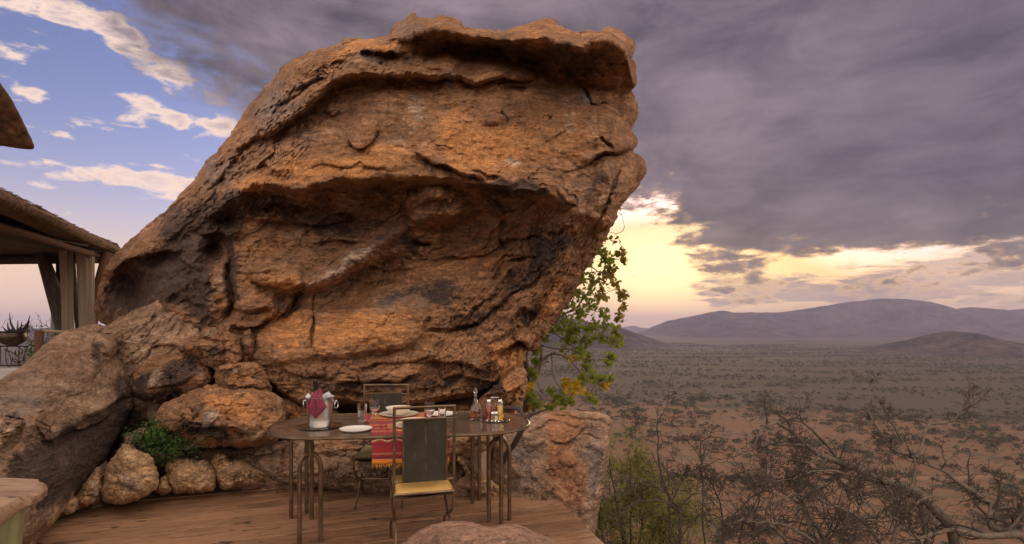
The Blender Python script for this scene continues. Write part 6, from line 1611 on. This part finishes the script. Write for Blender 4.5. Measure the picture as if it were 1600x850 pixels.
bare_shrub('dark arching thorn shrub just right of the single stemmed one', [
    ([(1130, 900), (1128, 800), (1115, 761), (1098, 731), (1097, 690), (1118, 683), (1152, 686)], 4.6, 4.7, .010, .002), ([(1120, 780), (1140, 745), (1180, 735), (1230, 728)], 4.6, 4.9, .005, .002),
    ([(1110, 900), (1098, 820), (1098, 740), (1085, 700), (1060, 684), (1040, 680)], 4.7, 4.7, .008, .002), ([(1128, 830), (1160, 790), (1205, 760), (1260, 750)], 4.5, 4.9, .007, .002),
    ([(1120, 770), (1090, 745), (1060, 742)], 4.6, 4.5, .004, .002), ([(1150, 900), (1160, 820), (1190, 770), (1195, 720), (1175, 690)], 4.8, 5.1, .008, .002)],
    M_bark_d, 35, name='thorn_shrub', cat='thorn shrub', lv=((11, (.18, .5), 7), (6, (.25, .6), 5), (2, (.3, .6), 4)), up=.08, ns=6)
# green feathery bush
M_leaf_g = foliage_mat('olive_green_leaves', (0.115, 0.130, 0.036), (0.26, 0.26, 0.085), .4, 3)
rg = np.random.RandomState(41)
gb, PG = bare_shrub('feathery yellow green bush below the right side of the upright slab', [
    ([(985, 920), (975, 850), (965, 790), (955, 740), (950, 705)], 5.6, 5.9, .022, .004), ([(990, 920), (1000, 840), (1010, 780), (1015, 730)], 5.6, 6.0, .018, .004),
    ([(995, 920), (1030, 850), (1045, 800), (1050, 760)], 5.5, 5.8, .016, .004), ([(980, 920), (945, 850), (935, 800)], 5.5, 5.6, .014, .004), ([(985, 920), (985, 820), (985, 750), (980, 700)], 5.8, 6.2, .014, .004), ([(1000, 920), (1050, 860), (1075, 820), (1085, 790)], 5.6, 5.9, .014, .003), ([(990, 920), (1010, 860), (1030, 810), (1035, 780)], 5.4, 5.6, .014, .003)],
    M_bark_d, 42, name='leafy_bush', cat='bush', lv=((9, (.3, .6), 7), (7, (.3, .6), 5), (3, (.3, .6), 4)), up=.1, thorn=False)
k = rg.randint(0, len(PG), 17000); C = PG[k, rg.randint(0, 4, 17000)] + rg.normal(size=(17000, 3)) * .055
V, Q = leaf_cards(C, .0155, rg); o = mesh_np('foliage', V - np.array(gb.location), Q, M_leaf_g, gb, smooth=False); o['kind'] = 'stuff'

# ------------------------------------------------------------------ leafy fig behind the overhang
def leaf_shape(C, size, rsx, droop=0.5):
    """broad heart-shaped leaves with a fold: 6 verts, 4 tris each as 2 quads"""
    n = len(C); d = rsx.normal(size=(n, 3)) * [1, 1, .5] + [0, 0, -droop]; d /= np.linalg.norm(d, axis=1)[:, None]
    nn = rsx.normal(size=(n, 3)) * [.8, 1, .6] + [0, -.6, .5]; s = np.cross(d, nn); s /= np.linalg.norm(s, axis=1)[:, None]; nn = np.cross(s, d)
    L = size * rsx.uniform(.6, 1.25, n)[:, None]
    P = [C, C + d * L * .25 + s * L * .52 + nn * L * .10, C + d * L * .68 + s * L * .40 + nn * L * .08, C + d * L * 1.08, C + d * L * .68 - s * L * .40 + nn * L * .08, C + d * L * .25 - s * L * .52 + nn * L * .10]
    V = np.stack(P, 1).reshape(-1, 3); b0 = np.arange(n)[:, None] * 6
    Q = np.vstack([b0 + [[0, 1, 2, 3]], b0 + [[0, 3, 4, 5]]])
    return V, Q
M_fig = foliage_mat('fig_leaves', (0.115, 0.150, 0.028), (0.270, 0.310, 0.065), .5, 4)
M_figy = foliage_mat('yellowing_fig_leaves', (0.30, 0.24, 0.02), (0.50, 0.36, 0.03), .35, 4)
M_figr = foliage_mat('bronze_fig_leaves', (0.15, 0.125, 0.028), (0.27, 0.22, 0.050), .5, 4)
rt = np.random.RandomState(51)
fl = [([(824, 700), (822, 640), (826, 600), (822, 565), (824, 530), (840, 505), (860, 480)], 7.2, 7.4, .055, .02), ([(832, 690), (834, 620), (826, 590), (845, 565), (862, 553), (880, 556), (900, 572), (915, 590)], 7.1, 6.8, .03, .008),
      ([(825, 600), (838, 590), (846, 560), (844, 530), (860, 510), (878, 495), (900, 480), (915, 460)], 7.1, 7.0, .025, .008), ([(846, 540), (870, 545), (895, 546), (915, 560), (940, 562)], 7.0, 6.8, .012, .005),
      ([(862, 553), (864, 580), (870, 600), (880, 612), (885, 630)], 6.9, 6.8, .010, .004), ([(860, 515), (880, 530), (898, 545), (893, 560), (880, 590)], 7.0, 6.8, .009, .004),
      ([(860, 480), (880, 450), (900, 430), (918, 418), (940, 425)], 7.3, 7.0, .018, .006), ([(860, 480), (880, 490), (905, 475), (930, 440), (935, 430)], 7.2, 6.9, .012, .004),
      ([(880, 450), (900, 410), (925, 385), (944, 368)], 7.3, 7.0, .014, .004), ([(925, 385), (950, 362), (965, 370), (970, 386)], 7.1, 6.9, .005, .002), ([(900, 430), (935, 425), (955, 440), (965, 460)], 7.0, 6.8, .007, .003),
      ([(880, 556), (910, 530), (940, 525), (965, 532)], 6.9, 6.7, .007, .003), ([(838, 592), (845, 610), (858, 625), (870, 630)], 7.0, 6.8, .006, .003), ([(900, 572), (925, 600), (945, 596)], 6.8, 6.7, .006, .003), ([(915, 590), (922, 615), (925, 625)], 6.8, 6.7, .005, .002)]
P0 = []; R0 = []
for l in fl:
    P, r = px_line(l[0], l[1], l[2], 18, l[3], l[4], .02, rt); P0.append(P); R0.append(r)
P0 = np.array(P0); R0 = np.array(R0); base = Vector(P0[0][0]); fig = empty('fig_tree', base); tag(fig, 'leafy fig tree hanging out from behind the right edge of the overhanging boulder', 'tree')
v, q = twig_mesh(P0, R0, 8); mesh_np('trunk', v - np.array(base), q, M_bark_t, fig)
# clusters: px, py, radius px, leaves, kind
CL = [(944, 372, 7, 14, 'r'), (960, 376, 5, 6, 'r'), (935, 392, 10, 30, 'g'), (918, 404, 12, 34, 'g'), (946, 405, 12, 40, 'g'), (970, 398, 8, 22, 'r'), (974, 408, 6, 12, 'r'), (905, 430, 12, 32, 'g'), (925, 440, 14, 44, 'g'), (948, 432, 12, 36, 'r'),
      (972, 462, 9, 34, 'r'), (975, 482, 7, 14, 'r'), (968, 498, 7, 16, 'r'), (940, 462, 12, 26, 'r'), (912, 462, 12, 36, 'g'), (895, 458, 10, 30, 'g'), (925, 480, 12, 40, 'g'), (905, 488, 12, 40, 'g'), (945, 492, 10, 26, 'g'),
      (880, 505, 14, 50, 'g'), (862, 515, 10, 34, 'g'), (900, 515, 14, 60, 'g'), (925, 512, 12, 44, 'g'), (945, 512, 8, 22, 'g'), (962, 516, 7, 14, 'g'), (890, 530, 12, 50, 'g'), (915, 535, 12, 50, 'g'), (940, 530, 10, 30, 'g'), (960, 535, 11, 40, 'g'), (968, 528, 6, 16, 'g'),
      (850, 530, 8, 26, 'g'), (838, 548, 8, 28, 'g'), (836, 565, 7, 22, 'g'), (905, 552, 10, 36, 'g'), (920, 560, 9, 26, 'g'), (898, 560, 8, 12, 'y'), (885, 558, 5, 6, 'y'), (955, 560, 7, 22, 'g'), (950, 568, 5, 12, 'g'),
      (915, 575, 9, 24, 'g'), (925, 590, 12, 50, 'g'), (940, 596, 10, 36, 'g'), (912, 592, 8, 22, 'g'), (945, 604, 7, 18, 'y'), (955, 592, 7, 18, 'g'), (832, 585, 8, 22, 'g'), (827, 604, 5, 12, 'y'), (826, 615, 5, 14, 'y'),
      (885, 600, 9, 30, 'y'), (900, 605, 9, 30, 'y'), (895, 615, 7, 14, 'y'), (830, 622, 8, 30, 'g'), (840, 632, 8, 30, 'g'), (828, 634, 6, 12, 'y'), (862, 612, 7, 20, 'g'), (872, 622, 9, 26, 'g'), (866, 632, 7, 14, 'y'), (880, 632, 9, 26, 'g'), (893, 630, 6, 14, 'g'),
      (922, 622, 7, 18, 'g'), (928, 628, 5, 10, 'g'), (916, 616, 4, 6, 'y'), (852, 568, 3, 2, 'g'), (893, 577, 3, 2, 'g'), (968, 325, 3, 2, 'r'), (870, 480, 9, 26, 'g'), (888, 474, 10, 30, 'g'), (880, 545, 8, 12, 'g'), (845, 512, 8, 18, 'g'), (858, 640, 6, 14, 'g'), (960, 445, 7, 14, 'r'), (955, 420, 7, 18, 'r')]
allP = P0.reshape(-1, 3); allR = R0.reshape(-1)
tp = []; tr_ = []; leaves = {'g': [], 'y': [], 'r': []}
for (x, y, rp, n_, kd) in CL:
    Yc = 6.9 + rt.uniform(-.25, .3); c = np.array(at(x, y, Yc)); r3 = rp / F * Yc
    d = np.linalg.norm(allP - c, axis=1); a = allP[np.argmin(d)]
    n2 = int(n_ * 1.6)
    mid = (a + c) / 2 + rt.normal(size=3) * .05
    tp.append(resample(np.array([a, mid, c]), 7)); tr_.append(np.linspace(.005, .0022, 7))
    for s in range(max(3, n_ // 6)):
        e = c + rt.normal(size=3) * r3 * [.9, 1.3, .9]; tp.append(resample(np.array([mid * .35 + c * .65, (c + e) / 2 + rt.normal(size=3) * .02, e]), 7)); tr_.append(np.linspace(.003, .0015, 7))
    dd = rt.normal(size=(n2, 3)); dd /= np.linalg.norm(dd, axis=1)[:, None]; leaves[kd].append(c + dd * (rt.uniform(0, 1, n2) ** .5)[:, None] * r3 * np.array([1.15, 1.7, 1.15]) + np.array([0, 0, .02]))
v, q = twig_mesh(np.array(tp), np.array(tr_), 4); o = mesh_np('twigs', v - np.array(base), q, M_bark_t, fig); o['kind'] = 'stuff'
for kd, mm, nm in (('g', M_fig, 'green_foliage'), ('y', M_figy, 'yellow_foliage'), ('r', M_figr, 'bronze_foliage')):
    v, q = leaf_shape(np.vstack(leaves[kd]), .050, rt); o = mesh_np(nm, v - np.array(base), q, mm, fig, smooth=False); o['kind'] = 'stuff'
# curved dead root behind the table end
mb = MB(); pts = [tuple(at(x, y, Y)) for x, y, Y in ((788, 638, 4.9), (800, 637, 4.85), (812, 640, 4.8), (818, 652, 4.75), (819, 662, 4.7), (806, 690, 4.75), (795, 705, 4.8), (786, 722, 4.85))]
mb.tube([tuple(q) for q in spline(pts, 4)], [.018] * 12 + [.026] * 17, 8)
pts = [tuple(at(x, y, Y)) for x, y, Y in ((819, 660, 4.7), (828, 648, 4.7), (838, 645, 4.68), (852, 640, 4.65))]
mb.tube([tuple(q) for q in spline(pts, 4)], list(np.linspace(.030, .006, 13)), 8)
o = mb.build('dead_branch', M_bark_d, None); tag(o, 'bent dead branch poking up behind the right end of the table', 'branch')
# small green plant in the cleft
pp = at(255, 708, 4.95); pl_ = empty('small_plant', pp); tag(pl_, 'small leafy green plant growing in the cleft behind the edging stones', 'plant')
rp = np.random.RandomState(61); P0 = []; R0 = []
for k in range(60):
    x, y = rp.normal(258, 24), rp.normal(692, 13); P = resample(np.array([tuple(pp + Vector((rp.uniform(-.1, .1), 0, 0))), tuple(at((x + 255) / 2, (y + 700) / 2 - 2, 4.85)), tuple(at(x, y, 4.72 + rp.uniform(-.1, .12)))]), 7); P0.append(P); R0.append(np.linspace(.003, .0012, 7))
for (x, y) in ((238, 655), (234, 668), (240, 676), (300, 688), (312, 694), (305, 704)):
    P0.append(resample(np.array([tuple(pp), tuple(at((x + 250) / 2, (y + 690) / 2, 4.85)), tuple(at(x, y, 4.8))]), 7)); R0.append(np.linspace(.003, .0012, 7))
P0 = np.array(P0); v, q = twig_mesh(P0, np.array(R0), 3); o = mesh_np('stems', v - np.array(pp), q, M_bark_d, pl_); o['kind'] = 'stuff'
n_ = 2600; i = rp.randint(0, len(P0), n_); k = rp.randint(3, 7, n_); C = P0[i, k] + rp.normal(size=(n_, 3)) * .035
M_pl = foliage_mat('deep_green_leaves', (0.035, 0.075, 0.018), (0.085, 0.15, 0.035), .3, 6)
v, q = leaf_shape(C, .020, rp, .1); o = mesh_np('foliage', v - np.array(pp), q, M_pl, pl_, smooth=False); o['kind'] = 'stuff'

# ------------------------------------------------------------------ pavilion at the left
M_thatch = simple('weathered_thatch_edge', (0.145, 0.085, 0.045), .95, 0, .5, 14, 1.0, 40)
M_under = wood_mat('dark_roof_boards', (0.085, 0.06, 0.045), (0.14, 0.10, 0.075), (0.05, .035, .03), .8, 1, 8)
M_log = bark('grey_log', (0.055, 0.042, 0.035), (0.13, 0.10, 0.085)); M_logr = bark('red_brown_log', (0.12, 0.055, 0.038), (0.20, 0.10, 0.07))
pv = empty('pavilion', (-8.2, 9.9, 0)); tag(pv, 'open thatched pavilion on leaning log posts behind the left boulders', 'pavilion')
pvl = Vector(pv.location)
# roof: low pitched slab with a rounded thatch edge, eave from near left to the tip by the boulder
ev = [(-4.85, 4.4), (-5.38, 5.9), (-5.9, 7.2), (-6.55, 8.7), (-7.02, 9.95), (-7.15, 10.25), (-7.6, 10.5), (-12.5, 10.8), (-12.5, 4.4)]
ev = [tuple(q) for q in spline(ev[:6], 4)] + ev[6:]
cen = np.array([-10.5, 7.6]); V = []; n_ = len(ev)
rr_ = np.random.RandomState(9); jz = np.convolve(rr_.normal(size=n_), [.3, .4, .3], 'same') * .012
prof = [(0.30, 2.74, 0), (0.02, 2.765, .2), (-0.02, 2.80, 1), (-0.03, 2.85, 1), (0.01, 2.90, .8), (.12, 2.95, .4), (1.6, 3.32, 0)]
for d_, z, s in prof:
    for k, p in enumerate(ev):
        p = np.array(p); u = (cen - p) / np.linalg.norm(cen - p); q = p + u * (d_ + .01 * s * rr_.normal()); V.append((q[0] - pvl.x, q[1] - pvl.y, z + jz[k] * s))
Fs = []
for r_ in range(len(prof) - 1):
    for k in range(n_): Fs.append((r_ * n_ + k, r_ * n_ + (k + 1) % n_, (r_ + 1) * n_ + (k + 1) % n_, (r_ + 1) * n_ + k))
Fs.append(tuple((len(prof) - 1) * n_ + k for k in range(n_)))
MB().add(V, Fs).build('thatch_roof', M_thatch, pv)
rst = np.random.RandomState(19); ee = np.array([p for p in ev if p[0] > -7.7]); k = rst.uniform(0, len(ee) - 1.01, 1500); a = k.astype(int); f = (k - a)[:, None]
bs = ee[a] * (1 - f) + ee[a + 1] * f; dirc = bs - cen; dirc /= np.linalg.norm(dirc, axis=1)[:, None]; zz = rst.uniform(2.77, 2.91, 1500)
s0 = np.column_stack([bs - dirc * .10, zz + .05]); ln = rst.uniform(.07, .115, 1500)[:, None]; s1 = s0 + np.column_stack([dirc, rst.uniform(-.75, -.25, 1500)]) * ln + rst.normal(size=(1500, 3)) * .012
v, q = twig_mesh(np.stack([s0, s1], 1), np.tile([.007, .004], (1500, 1)), 3)
o = mesh_np('thatch_reeds', v - np.array(pvl), q, M_thatch, pv); o['kind'] = 'stuff'
# ceiling boards under it
for k in range(16):
    x = -12.4 + k * .36
    def yl(xx): # eave y at that x on the slanted side
        return np.interp(-xx, [4.85, 5.38, 5.9, 6.55, 7.02, 7.3], [4.6, 6.1, 7.4, 8.9, 10.0, 10.3])
    y0 = 4.6 if x < -7.2 else None
    x1 = x + .35
    if x1 > -6.9: ya, yb2 = 4.6, float(yl(x1)) - .3
    else: ya, yb2 = 4.6, 10.2
    if x1 > -5.2: continue
    if yb2 - ya < .3: continue
    mb = MB(); mb.box((x + .175 - pvl.x, (ya + yb2) / 2 - pvl.y, 2.715 + .002 * (k % 2)), (.345, yb2 - ya, .02)); mb.build('ceiling_board', M_under, pv, smooth=False)
mb = MB(); mb.box((-9.9 - pvl.x, 10.05 - pvl.y, 2.66), (5.4, .18, .16)); mb.build('beam', M_under, pv, smooth=False, bevel=.02)
mb = MB(); mb.tube([(-12.5 - pvl.x, 9.85 - pvl.y, 2.62), (-9.5 - pvl.x, 9.82 - pvl.y, 2.60), (-7.25 - pvl.x, 9.8 - pvl.y, 2.62)], .075, 10); mb.build('beam', M_log, pv)
mb = MB(); mb.tube([(-5.6 - pvl.x, 4.5 - pvl.y, 2.67), (-6.3 - pvl.x, 7.2 - pvl.y, 2.66), (-7.15 - pvl.x, 9.8 - pvl.y, 2.66)], .05, 8); mb.build('beam', M_logr, pv)
def post(pts, r, mat, name='post'):
    P = [Vector(at(x, y, Y)) - pvl for x, y, Y in pts]; mb = MB(); P = spline([tuple(p) for p in P], 3); rr2 = np.interp(np.linspace(0, 1, len(P)), np.linspace(0, 1, len(r)), r)
    mb.tube([tuple(p) for p in P], list(rr2), 10); return mb.build(name, mat, pv)
post([(66, 400, 9.6), (84, 455, 9.6), (104, 530, 9.6), (120, 600, 9.6)], [.085, .115, .12, .12], M_log)
post([(122, 395, 9.9), (132, 460, 9.9), (142, 530, 9.9), (148, 590, 9.9)], [.05, .06, .07, .07], M_log)
post([(168, 394, 9.7), (158, 430, 9.7), (148, 480, 9.7), (140, 540, 9.7)], [.07, .075, .08, .08], M_logr)
post([(112, 400, 10.1), (116, 450, 10.1), (126, 540, 10.1)], [.05, .05, .05], M_log)
# curtains
m, nt, b = newmat('tan_curtain'); co = objco(nt); n1 = noise(mapped(nt, co, (8, 8, .3)), 3, 4, .6)
setc(nt, b, mixc(n1, (.30, .22, .15), (.44, .34, .24))); b.inputs['Roughness'].default_value = .95; M_curt = m
M_curtd = simple('charcoal_curtain', (0.055, 0.048, 0.045), .95, 0, .3, 8)
M_gauze = simple('white_gauze', (0.55, 0.56, 0.56), .9, 0, .1, 8)
def curtain(label, top, bot, Y, wt_, wb_, mat, seed, folds=5):
    rx_ = random.Random(seed); a = at(*top, Y); b2 = at(*bot, Y); mb = MB(); nv, nu = 16, 40; V = []; Fs = []
    for i in range(nv + 1):
        v = i / nv; c = a.lerp(b2, v); w = (wt_ + (wb_ - wt_) * v) * (1 - .12 * math.sin(math.pi * v))
        for k in range(nu):
            th = 2 * math.pi * k / nu; r = w / 2 * (1 + .16 * math.sin(th * folds + seed + v * .8) + .06 * math.sin(th * 11 + v * 2))
            V.append((c.x + r * math.cos(th), c.y + r * .6 * math.sin(th), c.z))
    for i in range(nv):
        for k in range(nu): Fs.append((i * nu + k, i * nu + (k + 1) % nu, (i + 1) * nu + (k + 1) % nu, (i + 1) * nu + k))
    Fs.append(tuple(range(nu))); Fs.append(tuple(nv * nu + k for k in range(nu))[::-1])
    V = [(x - b2.x, y - b2.y, z - b2.z) for x, y, z in V]
    return tag(mb.add(V, Fs).build('curtain', mat, None, loc=b2), label, 'curtain')
curtain('tan curtain gathered round the middle post of the pavilion', (103, 392), (107, 545), 9.4, .20, .19, M_curt, 1)
curtain('dark curtain hanging just left of the middle tan curtain', (93, 396), (98, 540), 9.75, .10, .22, M_curtd, 2)
curtain('tan curtain gathered at the right end of the pavilion', (133, 392), (137, 545), 9.4, .26, .24, M_curt, 3, 7)
curtain('white gauze curtain end showing left of the leaning post', (84, 470), (84, 540), 9.9, .06, .16, M_gauze, 4)
# thatched roof corner reaching in at the top left
o = add_rock('thatched_roof', 'dark rimmed corner of a nearer thatched roof poking in at the upper left edge', M_thatch,
    [(-260, 90), (-120, 60), (-40, 84), (-8, 118), (8, 140), (22, 163), (36, 190), (48, 214), (53, 226), (52, 232), (44, 233), (20, 230), (-20, 226), (-120, 222), (-260, 220)], 3.6, [], [(0.02, 16, 30, 3, 3)], 30.0,
    bulge=.10, thick=0.8, nt=300, nr=40, center=(-90, 170), rough=.25, edge=.5, fac=.1, cat='roof', tilt=(.10, .5))

# terrace edge, railing, pot
M_white = simple('whitewashed_wall', (0.62, 0.60, 0.57), .9, 0, .08, 3, .2, 20)
p = at(-30, 590, 7.6); mb = MB(); z1 = EYE - (574 - 510) / F * 7.6
mb.box((0, 0, (z1 - .45) / 2 ), (2.6, .30, z1 + .45)); w_ = mb.build('low_wall', M_white, None, smooth=False, bevel=.02, loc=(-7.2, 7.6, 0)); tag(w_, 'low whitewashed terrace wall under the wrought iron railing', 'wall')
M_wi = simple('black_wrought_iron', (0.035, 0.028, 0.028), .55, .5, .2, 20)
rl = empty('iron_railing', at(0, 574, 7.6)); tag(rl, 'black wrought iron railing with scrolls standing on the white terrace wall', 'railing'); rll = Vector(rl.location)
def rp_(x, y, Y=7.6): return Vector(at(x, y, Y)) - rll
def bar(pts, r=.007, name='rail', sm=5):
    mb = MB(); P = spline([tuple(rp_(x, y)) for x, y in pts], sm) if len(pts) > 2 else [tuple(rp_(x, y)) for x, y in pts]; mb.tube([tuple(q) for q in P], r, 6); return mb.build(name, M_wi, rl)
bar([(-180, 540), (42, 541)], .009); bar([(-180, 570), (34, 571)], .008)
for x in (-90, -60, -30, 1, 30):
    bar([(x, 541), (x - 1, 572)], .006, 'baluster')
for x in (-72, -44, -15, 14):
    bar([(x - 2, 542), (x - 5, 552), (x - 4, 566), (x, 574), (x + 4, 566), (x - 0, 552), (x - 3, 546), (x - 6, 545), (x - 6, 549)], .0055, 'scroll')
bar([(36, 562), (39, 552), (41, 545), (46, 539), (53, 541), (54, 548), (49, 551), (46, 547), (49, 544)], .006, 'scroll')
bar([(20, 564), (28, 566), (36, 563), (40, 558)], .006, 'scroll'); bar([(8, 548), (18, 550), (26, 556), (36, 560)], .005, 'scroll')
bar([(28, 542), (34, 546), (35, 552), (31, 553), (29, 549)], .005, 'scroll')
for a in ((24, 551), (30, 565), (20, 561)):
    mb = MB(); q = rp_(*a); mb.lathe([(0, -.03), (.008, -.01), (.010, .0), (.006, .02), (0, .04)], 8, tuple(q)); mb.build('leaf', M_wi, rl)
# stake with a peg
mb = MB(); a = at(61, 562, 7.3); mb.tube([(0, 0, -.25), (0, 0, .17), (.005, 0, .38)], .052, 10); mb_o = mb.build('wooden_stake', M_logr, None, loc=a); tag(mb_o, 'short red brown wooden stake at the end of the iron railing', 'post')
mb = MB(); P_ = [at(69, 517, 7.32), at(90, 518, 7.32), at(120, 520, 7.35)]; mb.tube([tuple(P_[0] - P_[0]), tuple(P_[1] - P_[0]), tuple(P_[2] - P_[0])], [.022, .018, .012], 8); o = mb.build('wooden_rail', M_curt, None, loc=P_[0]); tag(o, 'thin pale pole running from the stake towards the curtains', 'pole')
# pot with aloe
pp = at(19, 540, 7.55); pot = empty('brass_pot', pp); tag(pot, 'round bellied brass pot standing on the iron railing', 'pot')
M_brass = simple('tarnished_brass', (0.10, 0.075, 0.055), .40, .7, .35, 10, .2, 40); M_dirt = simple('potting_soil', (0.06, .045, .035), 1, 0, .3, 30)
mb = MB(); mb.lathe([(0, 0), (.05, 0), (.11, .03), (.150, .08), (.163, .125), (.152, .160), (.150, .172), (.172, .186), (.168, .192), (.142, .176), (.14, .14), (0, .14)], 28); mb.build('pot_body', M_brass, pot)
mb = MB(); mb.lathe([(0, .165), (.142, .160)], 20); mb.build('soil', M_dirt, pot)
M_aloe = simple('purple_brown_aloe', (0.055, 0.040, 0.050), .5, 0, .3, 12)
al = empty('aloe_plant', pp + Vector((0, 0, .16))); tag(al, 'spiky dark aloe growing in the brass pot', 'plant')
for (x0, x1, y1, w_) in ((24, 15, 489, 0), (17, 12, 503, 1), (27, 28, 500, 0), (30, 47, 492, 1), (34, 46, 500, 0), (26, 34, 502, 1), (20, 20, 508, 0), (31, 44, 508, 1), (14, 4, 510, 0), (33, 40, 506, 1)):
    b0 = Vector(at(x0, 519, 7.55)) - Vector(al.location); t0 = Vector(at(x1, y1, 7.55 + rs.uniform(-.1, .1))) - Vector(al.location)
    mid = (b0 + t0) / 2 + Vector(((t0.x - b0.x) * .15, 0, -.01)); P = spline([tuple(b0), tuple(mid), tuple(t0)], 5)
    mb = MB(); mb.tube([tuple(q) for q in P], list(np.linspace(.020, .002, len(P))), 5); mb.build('leaf', M_aloe, al)
# thin green shrub behind the railing
sh, PS = bare_shrub('wispy light green shrub behind the railing and the stake', [([(52, 600), (50, 560), (46, 530), (42, 512)], 8.6, 8.6, .012, .003), ([(56, 600), (62, 560), (72, 530), (76, 500)], 8.6, 8.7, .012, .002), ([(50, 600), (40, 575), (34, 550)], 8.6, 8.5, .010, .003), ([(60, 600), (78, 570), (92, 540)], 8.6, 8.6, .010, .003)],
    M_bark_d, 71, name='leafy_shrub', cat='shrub', lv=((6, (.2, .45), 6), (5, (.3, .6), 5)), thorn=False)
rg = np.random.RandomState(72); C = PS[rg.randint(0, len(PS), 1500), rg.randint(0, 5, 1500)] + rg.normal(size=(1500, 3)) * .04; C = C[C[:, 2] < EYE + .02]
M_wisp = foliage_mat('light_green_leaves', (0.09, 0.14, 0.04), (0.20, 0.26, 0.09), .3, 6)
v, q = leaf_cards(C, .020, rg); o = mesh_np('foliage', v - np.array(sh.location), q, M_wisp, sh, smooth=False); o['kind'] = 'stuff'
sh2, PS = bare_shrub('low light green shrub at the far left edge behind the pot', [([(-20, 600), (-10, 560), (0, 520), (8, 500)], 9.0, 9.0, .012, .002), ([(-20, 600), (-30, 560), (-24, 530)], 9.0, 9.0, .012, .003)], M_bark_d, 73, name='leafy_shrub', cat='shrub', lv=((6, (.2, .45), 6), (4, (.3, .6), 5)), thorn=False)

# ------------------------------------------------------------------ evening haze
hm = bpy.data.materials.new('evening_haze'); hm.use_nodes = True; nt = hm.node_tree; nt.nodes.clear()
out = nt.nodes.new('ShaderNodeOutputMaterial'); vol = nt.nodes.new('ShaderNodeVolumePrincipled')
vol.inputs['Color'].default_value = (0.60, 0.59, 0.86, 1); vol.inputs['Density'].default_value = 0.000105; vol.inputs['Anisotropy'].default_value = 0.0
nt.links.new(vol.outputs[0], out.inputs['Volume'])
mb = MB(); mb.box((0, 0, 0), (26000, 26000, 320)); hz = mb.build('haze', hm, None, smooth=False, loc=(0, 0, 320 / 2 + FLOOR - 20)); tag(hz, 'thin lilac evening haze over the valley', kind='stuff')
